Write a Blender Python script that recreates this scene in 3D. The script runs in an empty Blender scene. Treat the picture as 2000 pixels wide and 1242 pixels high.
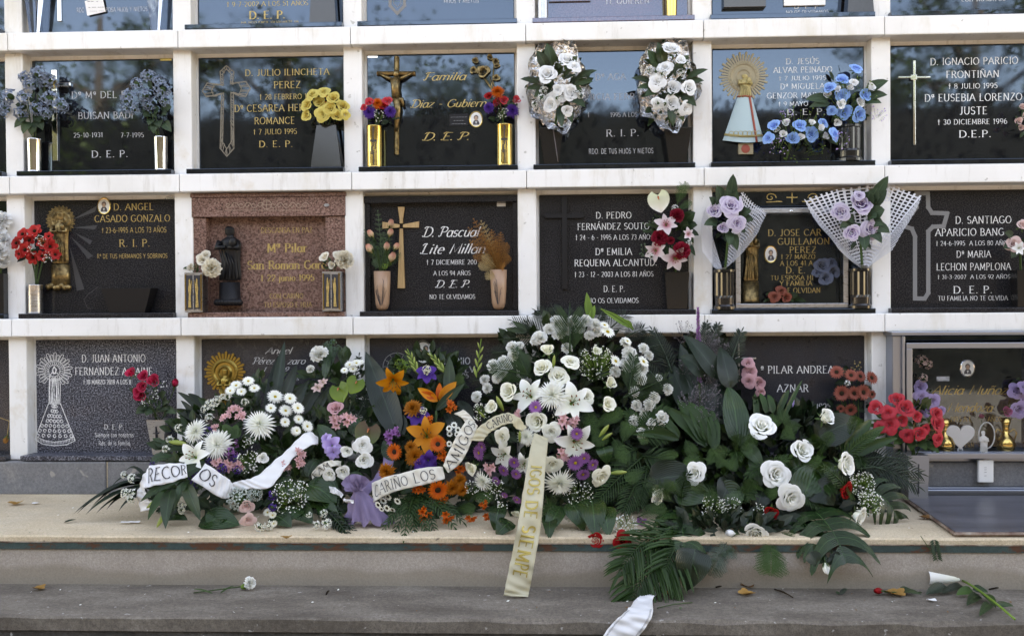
import bpy, bmesh, math, random
import numpy as np
from mathutils import Vector, Matrix, Quaternion
random.seed(11)
rnd = random.random
def ru(a, b): return a + (b - a) * random.random()
sc = bpy.context.scene
col = sc.collection
# ------------------------------------------------------------------ camera, sky, sun, exposure
F = 1760.0                       # focal length in photograph pixels (photograph 2000 x 1242)
CAM = Vector((0.0, -4.0, 0.838))
yaw, pitch, roll = 0.0392, -0.0125, -0.0066
fw = Vector((-math.sin(yaw) * math.cos(pitch), math.cos(yaw) * math.cos(pitch), math.sin(pitch)))
r0 = Vector((math.cos(yaw), math.sin(yaw), 0)); u0 = r0.cross(fw)
rt = r0 * math.cos(roll) + u0 * math.sin(roll); up = -math.sin(roll) * r0 + math.cos(roll) * u0
cd = bpy.data.cameras.new('camera'); cam = bpy.data.objects.new('camera', cd); col.objects.link(cam)
cam.matrix_world = Matrix((( rt.x, up.x, -fw.x, CAM.x), (rt.y, up.y, -fw.y, CAM.y), (rt.z, up.z, -fw.z, CAM.z), (0, 0, 0, 1)))
cd.sensor_width = 36; cd.lens = 36 * F / 2000; cd.clip_start = .05; cd.clip_end = 2000
cd.dof.use_dof = True; cd.dof.focus_distance = 3.55; cd.dof.aperture_fstop = 4.0
sc.camera = cam
SUN_EL, SUN_AZ = math.radians(39), math.radians(16)      # the sun stands behind the niche wall: the front is in open shade
w = bpy.data.worlds.new('World'); sc.world = w; w.use_nodes = True
nt = w.node_tree; bg = nt.nodes['Background']
sky = nt.nodes.new('ShaderNodeTexSky'); sky.sky_type = 'NISHITA'; sky.sun_disc = False
sky.sun_elevation = SUN_EL; sky.sun_rotation = SUN_AZ; sky.dust_density = 0.25; sky.air_density = 1.0; sky.ozone_density = 1.5
nt.links.new(sky.outputs[0], bg.inputs[0]); bg.inputs[1].default_value = 0.15
ld = bpy.data.lights.new('sun', 'SUN'); ld.energy = 5.0; ld.angle = math.radians(.5); ld.color = (1, .95, .88)
sun = bpy.data.objects.new('sun', ld); col.objects.link(sun)
sdir = Vector((math.sin(SUN_AZ) * math.cos(SUN_EL), math.cos(SUN_AZ) * math.cos(SUN_EL), math.sin(SUN_EL)))   # towards the sun
sun.rotation_euler = sdir.to_track_quat('Z', 'Y').to_euler()
vs = sc.view_settings; vs.view_transform = 'Standard'; vs.look = 'None'; vs.gamma = 1; vs.use_curve_mapping = False
vs.exposure = 3.08
vs.use_white_balance = True; vs.white_balance_temperature = 11800; vs.white_balance_tint = 22
sc.cycles.use_denoising = True; sc.cycles.max_bounces = 8; sc.cycles.diffuse_bounces = 4; sc.cycles.transparent_max_bounces = 12
sc.cycles.caustics_reflective = False; sc.cycles.caustics_refractive = False

# ------------------------------------------------------------------ helpers
def W(px, py, Y=0.0):
    """photograph pixel -> the world point on the vertical plane y = Y"""
    d = fw + rt * ((px - 1000) / F) + up * ((621 - py) / F)
    t = (Y - CAM.y) / d.y
    return CAM + d * t
def WZ(px, py, Z):
    d = fw + rt * ((px - 1000) / F) + up * ((621 - py) / F)
    return CAM + d * ((Z - CAM.z) / d.z)
def S(px, Y=0.0): return px * (Y - CAM.y) / F            # pixels -> metres at depth Y

class MB:
    def __init__(s): s.v = []; s.f = []; s.m = []; s.uv = []
    def add(s, vs, fs, mi=0, uvs=None):
        n = len(s.v); s.v += [tuple(p) for p in vs]
        s.uv += (uvs if uvs else [(0.5, 0.5)] * len(vs))
        for f in fs: s.f.append(tuple(i + n for i in f)); s.m.append(mi)
    def box(s, x0, x1, y0, y1, z0, z1, mi=0, bev=0.0):
        if bev <= 0:
            s.add([(x, y, z) for z in (z0, z1) for y in (y0, y1) for x in (x0, x1)],
                  [(0, 2, 3, 1), (4, 5, 7, 6), (0, 1, 5, 4), (2, 6, 7, 3), (0, 4, 6, 2), (1, 3, 7, 5)], mi)
            return
        b = bev; bm = bmesh.new()
        bmesh.ops.create_cube(bm, size=1)
        for v in bm.verts: v.co = Vector(((x0 + x1) / 2 + v.co.x * (x1 - x0), (y0 + y1) / 2 + v.co.y * (y1 - y0), (z0 + z1) / 2 + v.co.z * (z1 - z0)))
        bmesh.ops.bevel(bm, geom=bm.edges[:], offset=b, segments=2, profile=.5, affect='EDGES')
        bm.verts.index_update()
        s.add([v.co.copy() for v in bm.verts], [tuple(v.index for v in f.verts) for f in bm.faces], mi); bm.free()
    def tube(s, pts, r, n=6, mi=0, cap=True):
        pts = [Vector(p) for p in pts]; m = len(pts)
        rs = r if isinstance(r, (list, tuple)) else [r] * m
        vs = []; prev = None
        for i, p in enumerate(pts):
            t = (pts[min(i + 1, m - 1)] - pts[max(i - 1, 0)])
            t = t.normalized() if t.length > 1e-9 else Vector((0, 0, 1))
            a = prev - t * prev.dot(t) if prev else (Vector((1, 0, 0)) if abs(t.x) < .8 else Vector((0, 1, 0))).cross(t)
            a.normalize(); prev = a; b = t.cross(a)
            for k in range(n):
                an = 2 * math.pi * k / n
                vs.append(p + (a * math.cos(an) + b * math.sin(an)) * rs[i])
        fs = [(i * n + k, i * n + (k + 1) % n, (i + 1) * n + (k + 1) % n, (i + 1) * n + k) for i in range(m - 1) for k in range(n)]
        if cap: fs += [tuple(range(n))[::-1], tuple((m - 1) * n + k for k in range(n))]
        s.add(vs, fs, mi, [(0.5, i / max(1, m - 1)) for i in range(m) for k in range(n)])
    def lathe(s, prof, c=(0, 0, 0), n=20, mi=0, sx=1, sy=1, rot0=0.0, axis=None):
        """prof [(r, z)...] round a vertical axis through c"""
        vs = []; m = len(prof); q = axis
        for r, z in prof:
            for k in range(n):
                an = rot0 + 2 * math.pi * k / n
                p = Vector((r * math.cos(an) * sx, r * math.sin(an) * sy, z))
                if q: p = q @ p
                vs.append(p + Vector(c))
        fs = [(i * n + k, i * n + (k + 1) % n, (i + 1) * n + (k + 1) % n, (i + 1) * n + k) for i in range(m - 1) for k in range(n)]
        if prof[0][0] > 1e-6: fs.append(tuple(range(n))[::-1])
        if prof[-1][0] > 1e-6: fs.append(tuple((m - 1) * n + k for k in range(n)))
        s.add(vs, fs, mi)
    def ball(s, c, r, mi=0, n=6, sx=1, sy=1, sz=1):
        pr = [(max(1e-7, math.sin(math.pi * i / n)) * r, -math.cos(math.pi * i / n) * r * sz) for i in range(n + 1)]
        s.lathe(pr, c, n + 2, mi, sx, sy)
    def prism(s, pts, y0, y1, mi=0):
        """polygon of (x, z) points, front at y0, back at y1"""
        n = len(pts)
        s.add([(x, y0, z) for x, z in pts] + [(x, y1, z) for x, z in pts],
              [tuple(range(n)), tuple(range(2 * n - 1, n - 1, -1))] + [(i, i + n, (i + 1) % n + n, (i + 1) % n) for i in range(n)], mi)
    def grid(s, rows, mi=0, uvs=None):
        n = len(rows[0]); m = len(rows)
        vs = [p for r in rows for p in r]
        fs = [(i * n + k, i * n + k + 1, (i + 1) * n + k + 1, (i + 1) * n + k) for i in range(m - 1) for k in range(n - 1)]
        s.add(vs, fs, mi, uvs or [(k / (n - 1), i / (m - 1)) for i in range(m) for k in range(n)])
    def mesh(s, name, mats, smooth=False):
        me = bpy.data.meshes.new(name); me.from_pydata(s.v, [], s.f)
        for m in (mats if isinstance(mats, (list, tuple)) else [mats]): me.materials.append(m)
        me.polygons.foreach_set('material_index', s.m)
        ul = me.uv_layers.new(name='UVMap')
        li = np.empty(len(me.loops), dtype=np.int32); me.loops.foreach_get('vertex_index', li)
        ul.data.foreach_set('uv', np.array(s.uv, dtype=np.float32)[li].ravel())
        if smooth: me.polygons.foreach_set('use_smooth', [True] * len(me.polygons))
        me.update(); return me

WL = {}                                                   # world location of every parent
def empty(name, loc, label, cat, group=None):
    o = bpy.data.objects.new(name, None); col.objects.link(o); o.location = loc; o.empty_display_size = .05
    WL[o.name] = Vector(loc); o['label'] = label; o['category'] = cat
    if group: o['group'] = group
    return o
def put(name, me, parent=None, loc=(0, 0, 0), rot=None, scale=1.0):
    o = bpy.data.objects.new(name, me); col.objects.link(o)
    l = Vector(loc)
    if parent: o.parent = parent; l = l - WL[parent.name]
    o.location = l; WL[o.name] = Vector(loc)
    if rot is not None: o.rotation_mode = 'QUATERNION'; o.rotation_quaternion = rot
    o.scale = (scale,) * 3 if not isinstance(scale, (tuple, list)) else scale
    return o
def part(name, mb, mats, parent=None, smooth=False, at=None):
    """mesh given in world coordinates, origin moved to the parent's origin (or to `at`)"""
    o0 = Vector(at) if at is not None else (WL[parent.name] if parent else Vector((0, 0, 0)))
    mb.v = [(p[0] - o0.x, p[1] - o0.y, p[2] - o0.z) for p in mb.v]
    return put(name, mb.mesh(name, mats, smooth), parent, o0)
def tag(o, label, cat, group=None, kind=None):
    o['label'] = label; o['category'] = cat
    if group: o['group'] = group
    if kind: o['kind'] = kind
    return o

# ------------------------------------------------------------------ materials
def mat(name, base=(.5, .5, .5), rough=.5, metal=0, spec=.5, ior=None, **k):
    m = bpy.data.materials.new(name); m.use_nodes = True; b = m.node_tree.nodes['Principled BSDF']
    b.inputs['Base Color'].default_value = (*base, 1); b.inputs['Roughness'].default_value = rough
    b.inputs['Metallic'].default_value = metal; b.inputs['Specular IOR Level'].default_value = spec
    if ior: b.inputs['IOR'].default_value = ior
    for a, v in k.items(): b.inputs[a.replace('_', ' ')].default_value = v
    return m
def nodes(m): return m.node_tree.nodes, m.node_tree.links, m.node_tree.nodes['Principled BSDF']
def tex(m, kind, scale, detail=4, rough=.6, coord='Object', stretch=None):
    N, L, b = nodes(m)
    tc = N.new('ShaderNodeTexCoord'); t = N.new(kind); t.inputs['Scale'].default_value = scale
    if 'Detail' in t.inputs: t.inputs['Detail'].default_value = detail; t.inputs['Roughness'].default_value = rough
    src = tc.outputs[coord] if coord != 'World' else N.new('ShaderNodeNewGeometry').outputs['Position']
    if stretch:
        mp = N.new('ShaderNodeMapping'); mp.inputs['Scale'].default_value = stretch; L.new(src, mp.inputs[0]); src = mp.outputs[0]
    L.new(src, t.inputs['Vector']); return t
def ramp(m, src, stops):
    N, L, b = nodes(m); r = N.new('ShaderNodeValToRGB'); L.new(src, r.inputs[0])
    e = r.color_ramp.elements
    while len(e) < len(stops): e.new(.5)
    for el, (p, c) in zip(e, stops): el.position = p; el.color = (*c, 1) if len(c) == 3 else c
    return r.outputs[0]
def mixc(m, fac, a, b_, mode='MIX'):
    N, L, b = nodes(m); x = N.new('ShaderNodeMix'); x.data_type = 'RGBA'; x.blend_type = mode
    for i, v in ((0, fac), (6, a), (7, b_)):
        if hasattr(v, 'is_linked') or hasattr(v, 'links'): L.new(v, x.inputs[i])
        elif i == 0: x.inputs[0].default_value = v
        else: x.inputs[i].default_value = (*v, 1)
    return x.outputs[2]
def bump(m, src, strength=.2, dist=.002):
    N, L, b = nodes(m); bp = N.new('ShaderNodeBump'); bp.inputs['Strength'].default_value = strength; bp.inputs['Distance'].default_value = dist
    L.new(src, bp.inputs['Height']); L.new(bp.outputs[0], b.inputs['Normal'])
def setc(m, out, inp='Base Color'):
    N, L, b = nodes(m); L.new(out, b.inputs[inp])

def stone_white():
    m = mat('white_cast_stone', rough=.55, spec=.35)
    a = tex(m, 'ShaderNodeTexNoise', 2.3, 6, .62, 'World'); g = tex(m, 'ShaderNodeTexNoise', 60, 3, .6, 'World')
    st = tex(m, 'ShaderNodeTexNoise', 5, 5, .65, 'World', (1.0, 1.0, .35)); sp = tex(m, 'ShaderNodeTexNoise', 38, 2, .5, 'World')
    c = ramp(m, a.outputs[0], [(.3, (.70, .69, .66)), (.52, (.78, .775, .755)), (.75, (.82, .82, .81))])
    d = ramp(m, st.outputs[0], [(.56, (0, 0, 0)), (.72, (.55, .55, .55))])
    c = mixc(m, d, c, (.56, .50, .39))
    gr = tex(m, 'ShaderNodeTexNoise', 11, 6, .7, 'World', (1.6, 1.0, .22)); c = mixc(m, ramp(m, gr.outputs[0], [(.55, (0, 0, 0)), (.70, (.5,) * 3)]), c, (.42, .385, .33))
    br = tex(m, 'ShaderNodeTexNoise', 3.1, 5, .7, 'World'); c = mixc(m, ramp(m, br.outputs[0], [(.60, (0, 0, 0)), (.74, (.55,) * 3)]), c, (.56, .45, .31))
    e = ramp(m, sp.outputs[0], [(.70, (0, 0, 0)), (.76, (.7, .7, .7))])
    c = mixc(m, e, c, (.36, .34, .30)); setc(m, c)
    bump(m, g.outputs[0], .12, .002); return m
def granite(name, lo, mid, hi, scale=170, rough=.12, ior=1.75, contrast=(.38, .5, .64)):
    m = mat(name, rough=rough, ior=ior)
    a = tex(m, 'ShaderNodeTexNoise', scale, 3, .75, 'World')
    c = ramp(m, a.outputs[0], [(contrast[0], lo), (contrast[1], mid), (contrast[2], hi)])
    l = tex(m, 'ShaderNodeTexNoise', 6, 3, .6, 'World')
    c = mixc(m, ramp(m, l.outputs[0], [(.35, (.25, .25, .25)), (.7, (0, 0, 0))]), c, lo); setc(m, c)
    r = tex(m, 'ShaderNodeTexNoise', 9, 5, .7, 'World')
    setc(m, ramp(m, r.outputs[0], [(.35, (rough * .6,) * 3), (.75, (rough * 1.9,) * 3)]), 'Roughness')
    return m
M = {}
M['stone'] = stone_white()
def _st(m, c): nodes(m)[2].inputs['Specular Tint'].default_value = (*c, 1); return m
M['black'] = granite('black_polished_granite', (.004, .004, .005), (.008, .008, .009), (.024, .024, .027), 220, .035, 1.8)
M['black2'] = granite('black_speckled_granite', (.007, .007, .009), (.018, .018, .020), (.060, .060, .064), 200, .13, 1.38)
M['charcoal'] = granite('charcoal_granite', (.012, .013, .017), (.035, .036, .042), (.11, .11, .12), 230, .2, 1.4)
M['grey'] = granite('grey_speckled_granite', (.008, .009, .014), (.05, .053, .068), (.27, .28, .32), 150, .35, 1.33, (.41, .50, .62))
M['red'] = granite('red_brown_granite', (.07, .040, .034), (.215, .115, .092), (.34, .21, .175), 120, .18, 1.4)
M['redp'] = granite('purple_brown_granite', (.05, .02, .02), (.10, .04, .038), (.16, .07, .06), 140, .07, 1.9)
for k_ in ('black', 'redp'): _st(M[k_], (.50, .73, 1))  # blue put into the reflection colour so the mirrored sky looks bluer
M['backing'] = mat('niche_backing_grey', (.10, .095, .09), .9)  # plain dark grey of the wall body behind the plaques
M['gold'] = mat('gold_paint', (.50, .34, .12), .42, .35)
M['goldm'] = mat('polished_brass', (.62, .42, .14), .18, 1)
M['bronze'] = mat('bronze', (.23, .155, .07), .38, .85)
_t = tex(M['bronze'], 'ShaderNodeTexNoise', 60, 4, .6, 'World'); setc(M['bronze'], ramp(M['bronze'], _t.outputs[0], [(.35, (.10, .07, .035)), (.65, (.34, .23, .10))]))
M['brassold'] = mat('aged_brass', (.32, .22, .06), .32, .9)
M['chrome'] = mat('chrome', (.80, .80, .80), .08, 1)
M['steel'] = mat('brushed_steel', (.40, .415, .44), .3, 1)
_t = tex(M['steel'], 'ShaderNodeTexNoise', 25, 4, .6, 'World', (1, 1, 12)); setc(M['steel'], ramp(M['steel'], _t.outputs[0], [(.3, (.22,) * 3), (.7, (.42,) * 3)]), 'Roughness')
M['casesteel'] = mat('satin_case_steel', (.31, .345, .41), .34, 1)
M['dull'] = mat('dull_zinc', (.30, .30, .31), .42, .6)
M['wt'] = mat('white_lettering', (.78, .78, .77), .6)
M['gt'] = mat('pale_grey_lettering', (.50, .51, .53), .6)
for k_ in ('wt', 'gt', 'gold'):
    _t = tex(M[k_], 'ShaderNodeTexNoise', 90, 4, .7, 'World'); _c = tuple(M[k_].node_tree.nodes['Principled BSDF'].inputs['Base Color'].default_value)[:3]
    setc(M[k_], ramp(M[k_], _t.outputs[0], [(.34, tuple(x * .45 for x in _c)), (.52, _c)]))
M['dkt'] = mat('black_print', (.03, .03, .035), .7)
M['engr'] = mat('frosted_engraving', (.20, .20, .20), .8)
M['engr2'] = mat('brown_engraving', (.20, .17, .13), .8)
M['blackp'] = mat('black_lacquer', (.010, .010, .011), .16, 0, .5, 1.6)
M['blackm'] = mat('black_patina', (.007, .007, .008), .45, 0, .25)
M['wood'] = mat('light_wood', (.46, .29, .13), .5)
_t = tex(M['wood'], 'ShaderNodeTexNoise', 30, 4, .6, 'World', (6, 1, .5)); setc(M['wood'], ramp(M['wood'], _t.outputs[0], [(.3, (.36, .21, .09)), (.7, (.52, .34, .16))]))
M['tan'] = mat('tan_ceramic', (.36, .215, .14), .38)
M['porcelain'] = mat('white_porcelain', (.75, .75, .73), .15)
M['skin'] = mat('portrait_skin_print', (.42, .27, .19), .4)
M['suit'] = mat('portrait_dark_print', (.05, .05, .06), .4)
M['paper'] = mat('white_paper', (.75, .74, .72), .8)
M['glass'] = mat('clear_glass', (1, 1, 1), .02, 0, .5, 1.45, Transmission_Weight=1.0)
M['pane'] = mat('thin_window_glass', (1, 1, 1), .0)
N_, L_, b_ = nodes(M['pane'])
_tr = N_.new('ShaderNodeBsdfTransparent'); _gl = N_.new('ShaderNodeBsdfGlossy'); _gl.inputs['Roughness'].default_value = .01
_mx = N_.new('ShaderNodeMixShader'); _fr = N_.new('ShaderNodeFresnel'); _fr.inputs[0].default_value = 1.18
L_.new(_fr.outputs[0], _mx.inputs[0]); L_.new(_tr.outputs[0], _mx.inputs[1]); L_.new(_gl.outputs[0], _mx.inputs[2]); L_.new(_mx.outputs[0], N_['Material Output'].inputs[0])

def petal(name, base, tip, rough=.55, trans=.28, var=.12, mid=None, veins=0):
    """petal or leaf: colour runs from the base to the tip of each blade; every object a little different; light shines through"""
    m = bpy.data.materials.new(name); m.use_nodes = True; N, L, b = nodes(m)
    uv = N.new('ShaderNodeUVMap'); sx = N.new('ShaderNodeSeparateXYZ'); L.new(uv.outputs[0], sx.inputs[0])
    stops = [(0.0, base), (1.0, tip)] if mid is None else [(0.0, base), (.45, mid), (1.0, tip)]
    c = ramp(m, sx.outputs[1], stops)
    oi = N.new('ShaderNodeObjectInfo'); hs = N.new('ShaderNodeHueSaturation')
    mr = N.new('ShaderNodeMapRange'); mr.inputs[3].default_value = 1 - var; mr.inputs[4].default_value = 1 + var
    L.new(oi.outputs['Random'], mr.inputs[0]); L.new(mr.outputs[0], hs.inputs['Value']); L.new(c, hs.inputs['Color'])
    n = tex(m, 'ShaderNodeTexNoise', 9, 3, .6, 'World')
    c2 = mixc(m, ramp(m, n.outputs[0], [(.3, (.14,) * 3), (.7, (0, 0, 0))]), hs.outputs[0], (base[0] * .55, base[1] * .55, base[2] * .5))
    L.new(c2, b.inputs['Base Color']); b.inputs['Roughness'].default_value = rough; b.inputs['Specular IOR Level'].default_value = .38 if veins else .22
    if veins:
        yn = tex(m, 'ShaderNodeTexNoise', 4.5, 5, .65, 'World'); c2 = mixc(m, ramp(m, yn.outputs[0], [(.54, (0, 0, 0)), (.72, (.55,) * 3)]), c2, (tip[0] * 2.6 + .006, tip[1] * 1.5, tip[2] * .8)); L.new(c2, b.inputs['Base Color'])
        ab = N.new('ShaderNodeMath'); ab.operation = 'SUBTRACT'; L.new(sx.outputs[0], ab.inputs[0]); ab.inputs[1].default_value = .5; a2 = N.new('ShaderNodeMath'); a2.operation = 'ABSOLUTE'; L.new(ab.outputs[0], a2.inputs[0])
        rib = ramp(m, a2.outputs[0], [(.0, (.55,) * 3), (.035, (0, 0, 0))]); c2 = mixc(m, rib, c2, tuple(min(1, x * 2.6 + .02) for x in tip)); L.new(c2, b.inputs['Base Color'])
        si = N.new('ShaderNodeMath'); si.operation = 'MULTIPLY_ADD'; L.new(a2.outputs[0], si.inputs[0]); si.inputs[1].default_value = veins; ad = N.new('ShaderNodeMath'); ad.operation = 'MULTIPLY'; L.new(sx.outputs[1], ad.inputs[0]); ad.inputs[1].default_value = -veins * .35; L.new(ad.outputs[0], si.inputs[2])
        sn = N.new('ShaderNodeMath'); sn.operation = 'SINE'; L.new(si.outputs[0], sn.inputs[0]); bump(m, sn.outputs[0], .35, .0012)
    t = N.new('ShaderNodeBsdfTranslucent'); mx = N.new('ShaderNodeMixShader'); mx.inputs[0].default_value = trans
    L.new(c2, t.inputs[0]); L.new(b.outputs[0], mx.inputs[1]); L.new(t.outputs[0], mx.inputs[2]); L.new(mx.outputs[0], N['Material Output'].inputs[0])
    return m
P = {
 'white': petal('white_petal', (.80, .82, .66), (.91, .91, .89), trans=.18, var=.05), 'cream': petal('cream_petal', (.80, .78, .50), (.91, .90, .80), trans=.18, var=.05),
 'silk': petal('white_silk_petal', (.74, .75, .72), (.86, .87, .87), trans=.2, var=.05), 'ivory': petal('ivory_silk', (.66, .56, .36), (.80, .76, .66)),
 'pink': petal('pink_petal', (.70, .40, .36), (.72, .40, .44)), 'palepink': petal('pale_pink_petal', (.74, .50, .44), (.76, .56, .54)),
 'hot': petal('crimson_silk', (.40, .015, .04), (.62, .03, .09)), 'red': petal('red_petal', (.26, .004, .006), (.48, .012, .014)),
 'redsilk': petal('scarlet_silk', (.30, .01, .01), (.60, .035, .03)), 'redpink': petal('red_and_pink_silk', (.66, .34, .56), (.64, .03, .04), mid=(.66, .07, .08)),
 'purple': petal('purple_petal', (.25, .07, .27), (.40, .17, .42)), 'violet': petal('violet_petal', (.05, .015, .17), (.11, .04, .30)),
 'lilac': petal('lilac_silk', (.34, .22, .52), (.56, .44, .74)), 'purplewhite': petal('purple_edged_white_silk', (.14, .03, .27), (.72, .66, .74), mid=(.22, .08, .38)),
 'greyblue': petal('faded_blue_silk', (.20, .25, .34), (.28, .37, .50)), 'bluegrey2': petal('washed_blue_silk', (.40, .44, .50), (.12, .16, .26)),
 'blue': petal('sky_blue_silk', (.12, .30, .66), (.25, .50, .88)), 'yellow': petal('yellow_silk', (.62, .34, .04), (.70, .60, .18)),
 'orange': petal('orange_petal', (.58, .16, .01), (.74, .27, .02)), 'orangered': petal('orange_red_petal', (.50, .06, .008), (.72, .15, .015)),
 'rust': petal('rust_orange_petal', (.34, .10, .01), (.54, .18, .02)), 'salmon': petal('faded_brick_silk', (.22, .045, .03), (.46, .13, .09)),
 'peach': petal('peach_bud', (.62, .55, .26), (.66, .30, .24), mid=(.70, .52, .34)), 'wine': petal('wine_carnation', (.20, .008, .02), (.36, .02, .045)),
 'whitepink': petal('white_pink_throat', (.58, .08, .14), (.80, .74, .74), mid=(.78, .64, .66)), 'dried': petal('dried_brown', (.20, .085, .02), (.36, .15, .04), .8),
 'straw': petal('dried_straw', (.36, .24, .10), (.46, .33, .16), .8), 'magenta': petal('magenta_silk', (.42, .05, .20), (.62, .14, .32)),
 'antw': petal('white_anthurium', (.62, .66, .42), (.78, .70, .64), .25, .2), 'antg': petal('green_anthurium', (0.08, 0.144, 0.016), (0.16, 0.24, 0.032), .22, .2),
 'antd': petal('bronze_green_anthurium', (.10, .055, .03), (.07, .13, .03), .22, .2), 'greenbud': petal('green_bud', (.20, .30, .05), (.42, .48, .16), .45),
 'hyd': petal('pale_hydrangea', (.52, .60, .54), (.68, .74, .70)),
 'leaf': petal('dark_green_leaf', (0.009672, 0.0274, 0.00806), (0.01612, 0.04514, 0.01128), .32, .14, .3, None, 90), 'deep': petal('blackish_green_leaf', (0.0039, 0.01248, 0.00468), (0.00702, 0.02106, 0.0078), .28, .10, .3, None, 110),
 'palm': petal('palm_green', (0.01469, 0.03856, 0.01102), (0.0257, 0.06885, 0.01652), .38, .16, .25), 'mon': petal('monstera_green', (0.008438, 0.02906, 0.008438), (0.01594, 0.04875, 0.01219), .24, .12, .25, None, 60),
 'fern': petal('fern_green', (0.02059, 0.05429, 0.0131), (0.04212, 0.09828, 0.02059), .5, .22, .25), 'lime': petal('light_green_stem', (.085, .17, .025), (.16, .28, .05), .45, .2, .25),
 'silkleaf': petal('silk_leaf_green', (0.016, 0.04, 0.0176), (0.024, 0.0544, 0.0224), .6, .12, .25, None, 40), 'euca': petal('eucalyptus_green', (.05, .10, .07), (.09, .15, .10), .6, .15, .2),
 'stem': petal('stem_green', (.03, .06, .018), (.04, .085, .022), .5, 0, .2), 'twig': petal('grey_brown_sprig', (.10, .09, .09), (.17, .15, .17), .8, 0, .2),
 'yolk': petal('yellow_centre', (.45, .30, .02), (.60, .42, .04)), 'dcent': petal('dark_centre', (.02, .012, .008), (.05, .03, .012), .8), 'anther': petal('rust_anther', (.22, .06, .01), (.30, .09, .01)),
 'dry': petal('dry_plane_leaf', (.28, .13, .03), (.44, .23, .07), .7, .2, .25), 'brown': petal('brown_leaf', (.12, .05, .02), (.2, .09, .03), .7, .1, .25),
 'spadix': petal('red_spadix', (.50, .10, .06), (.56, .20, .08)),
}
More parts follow.
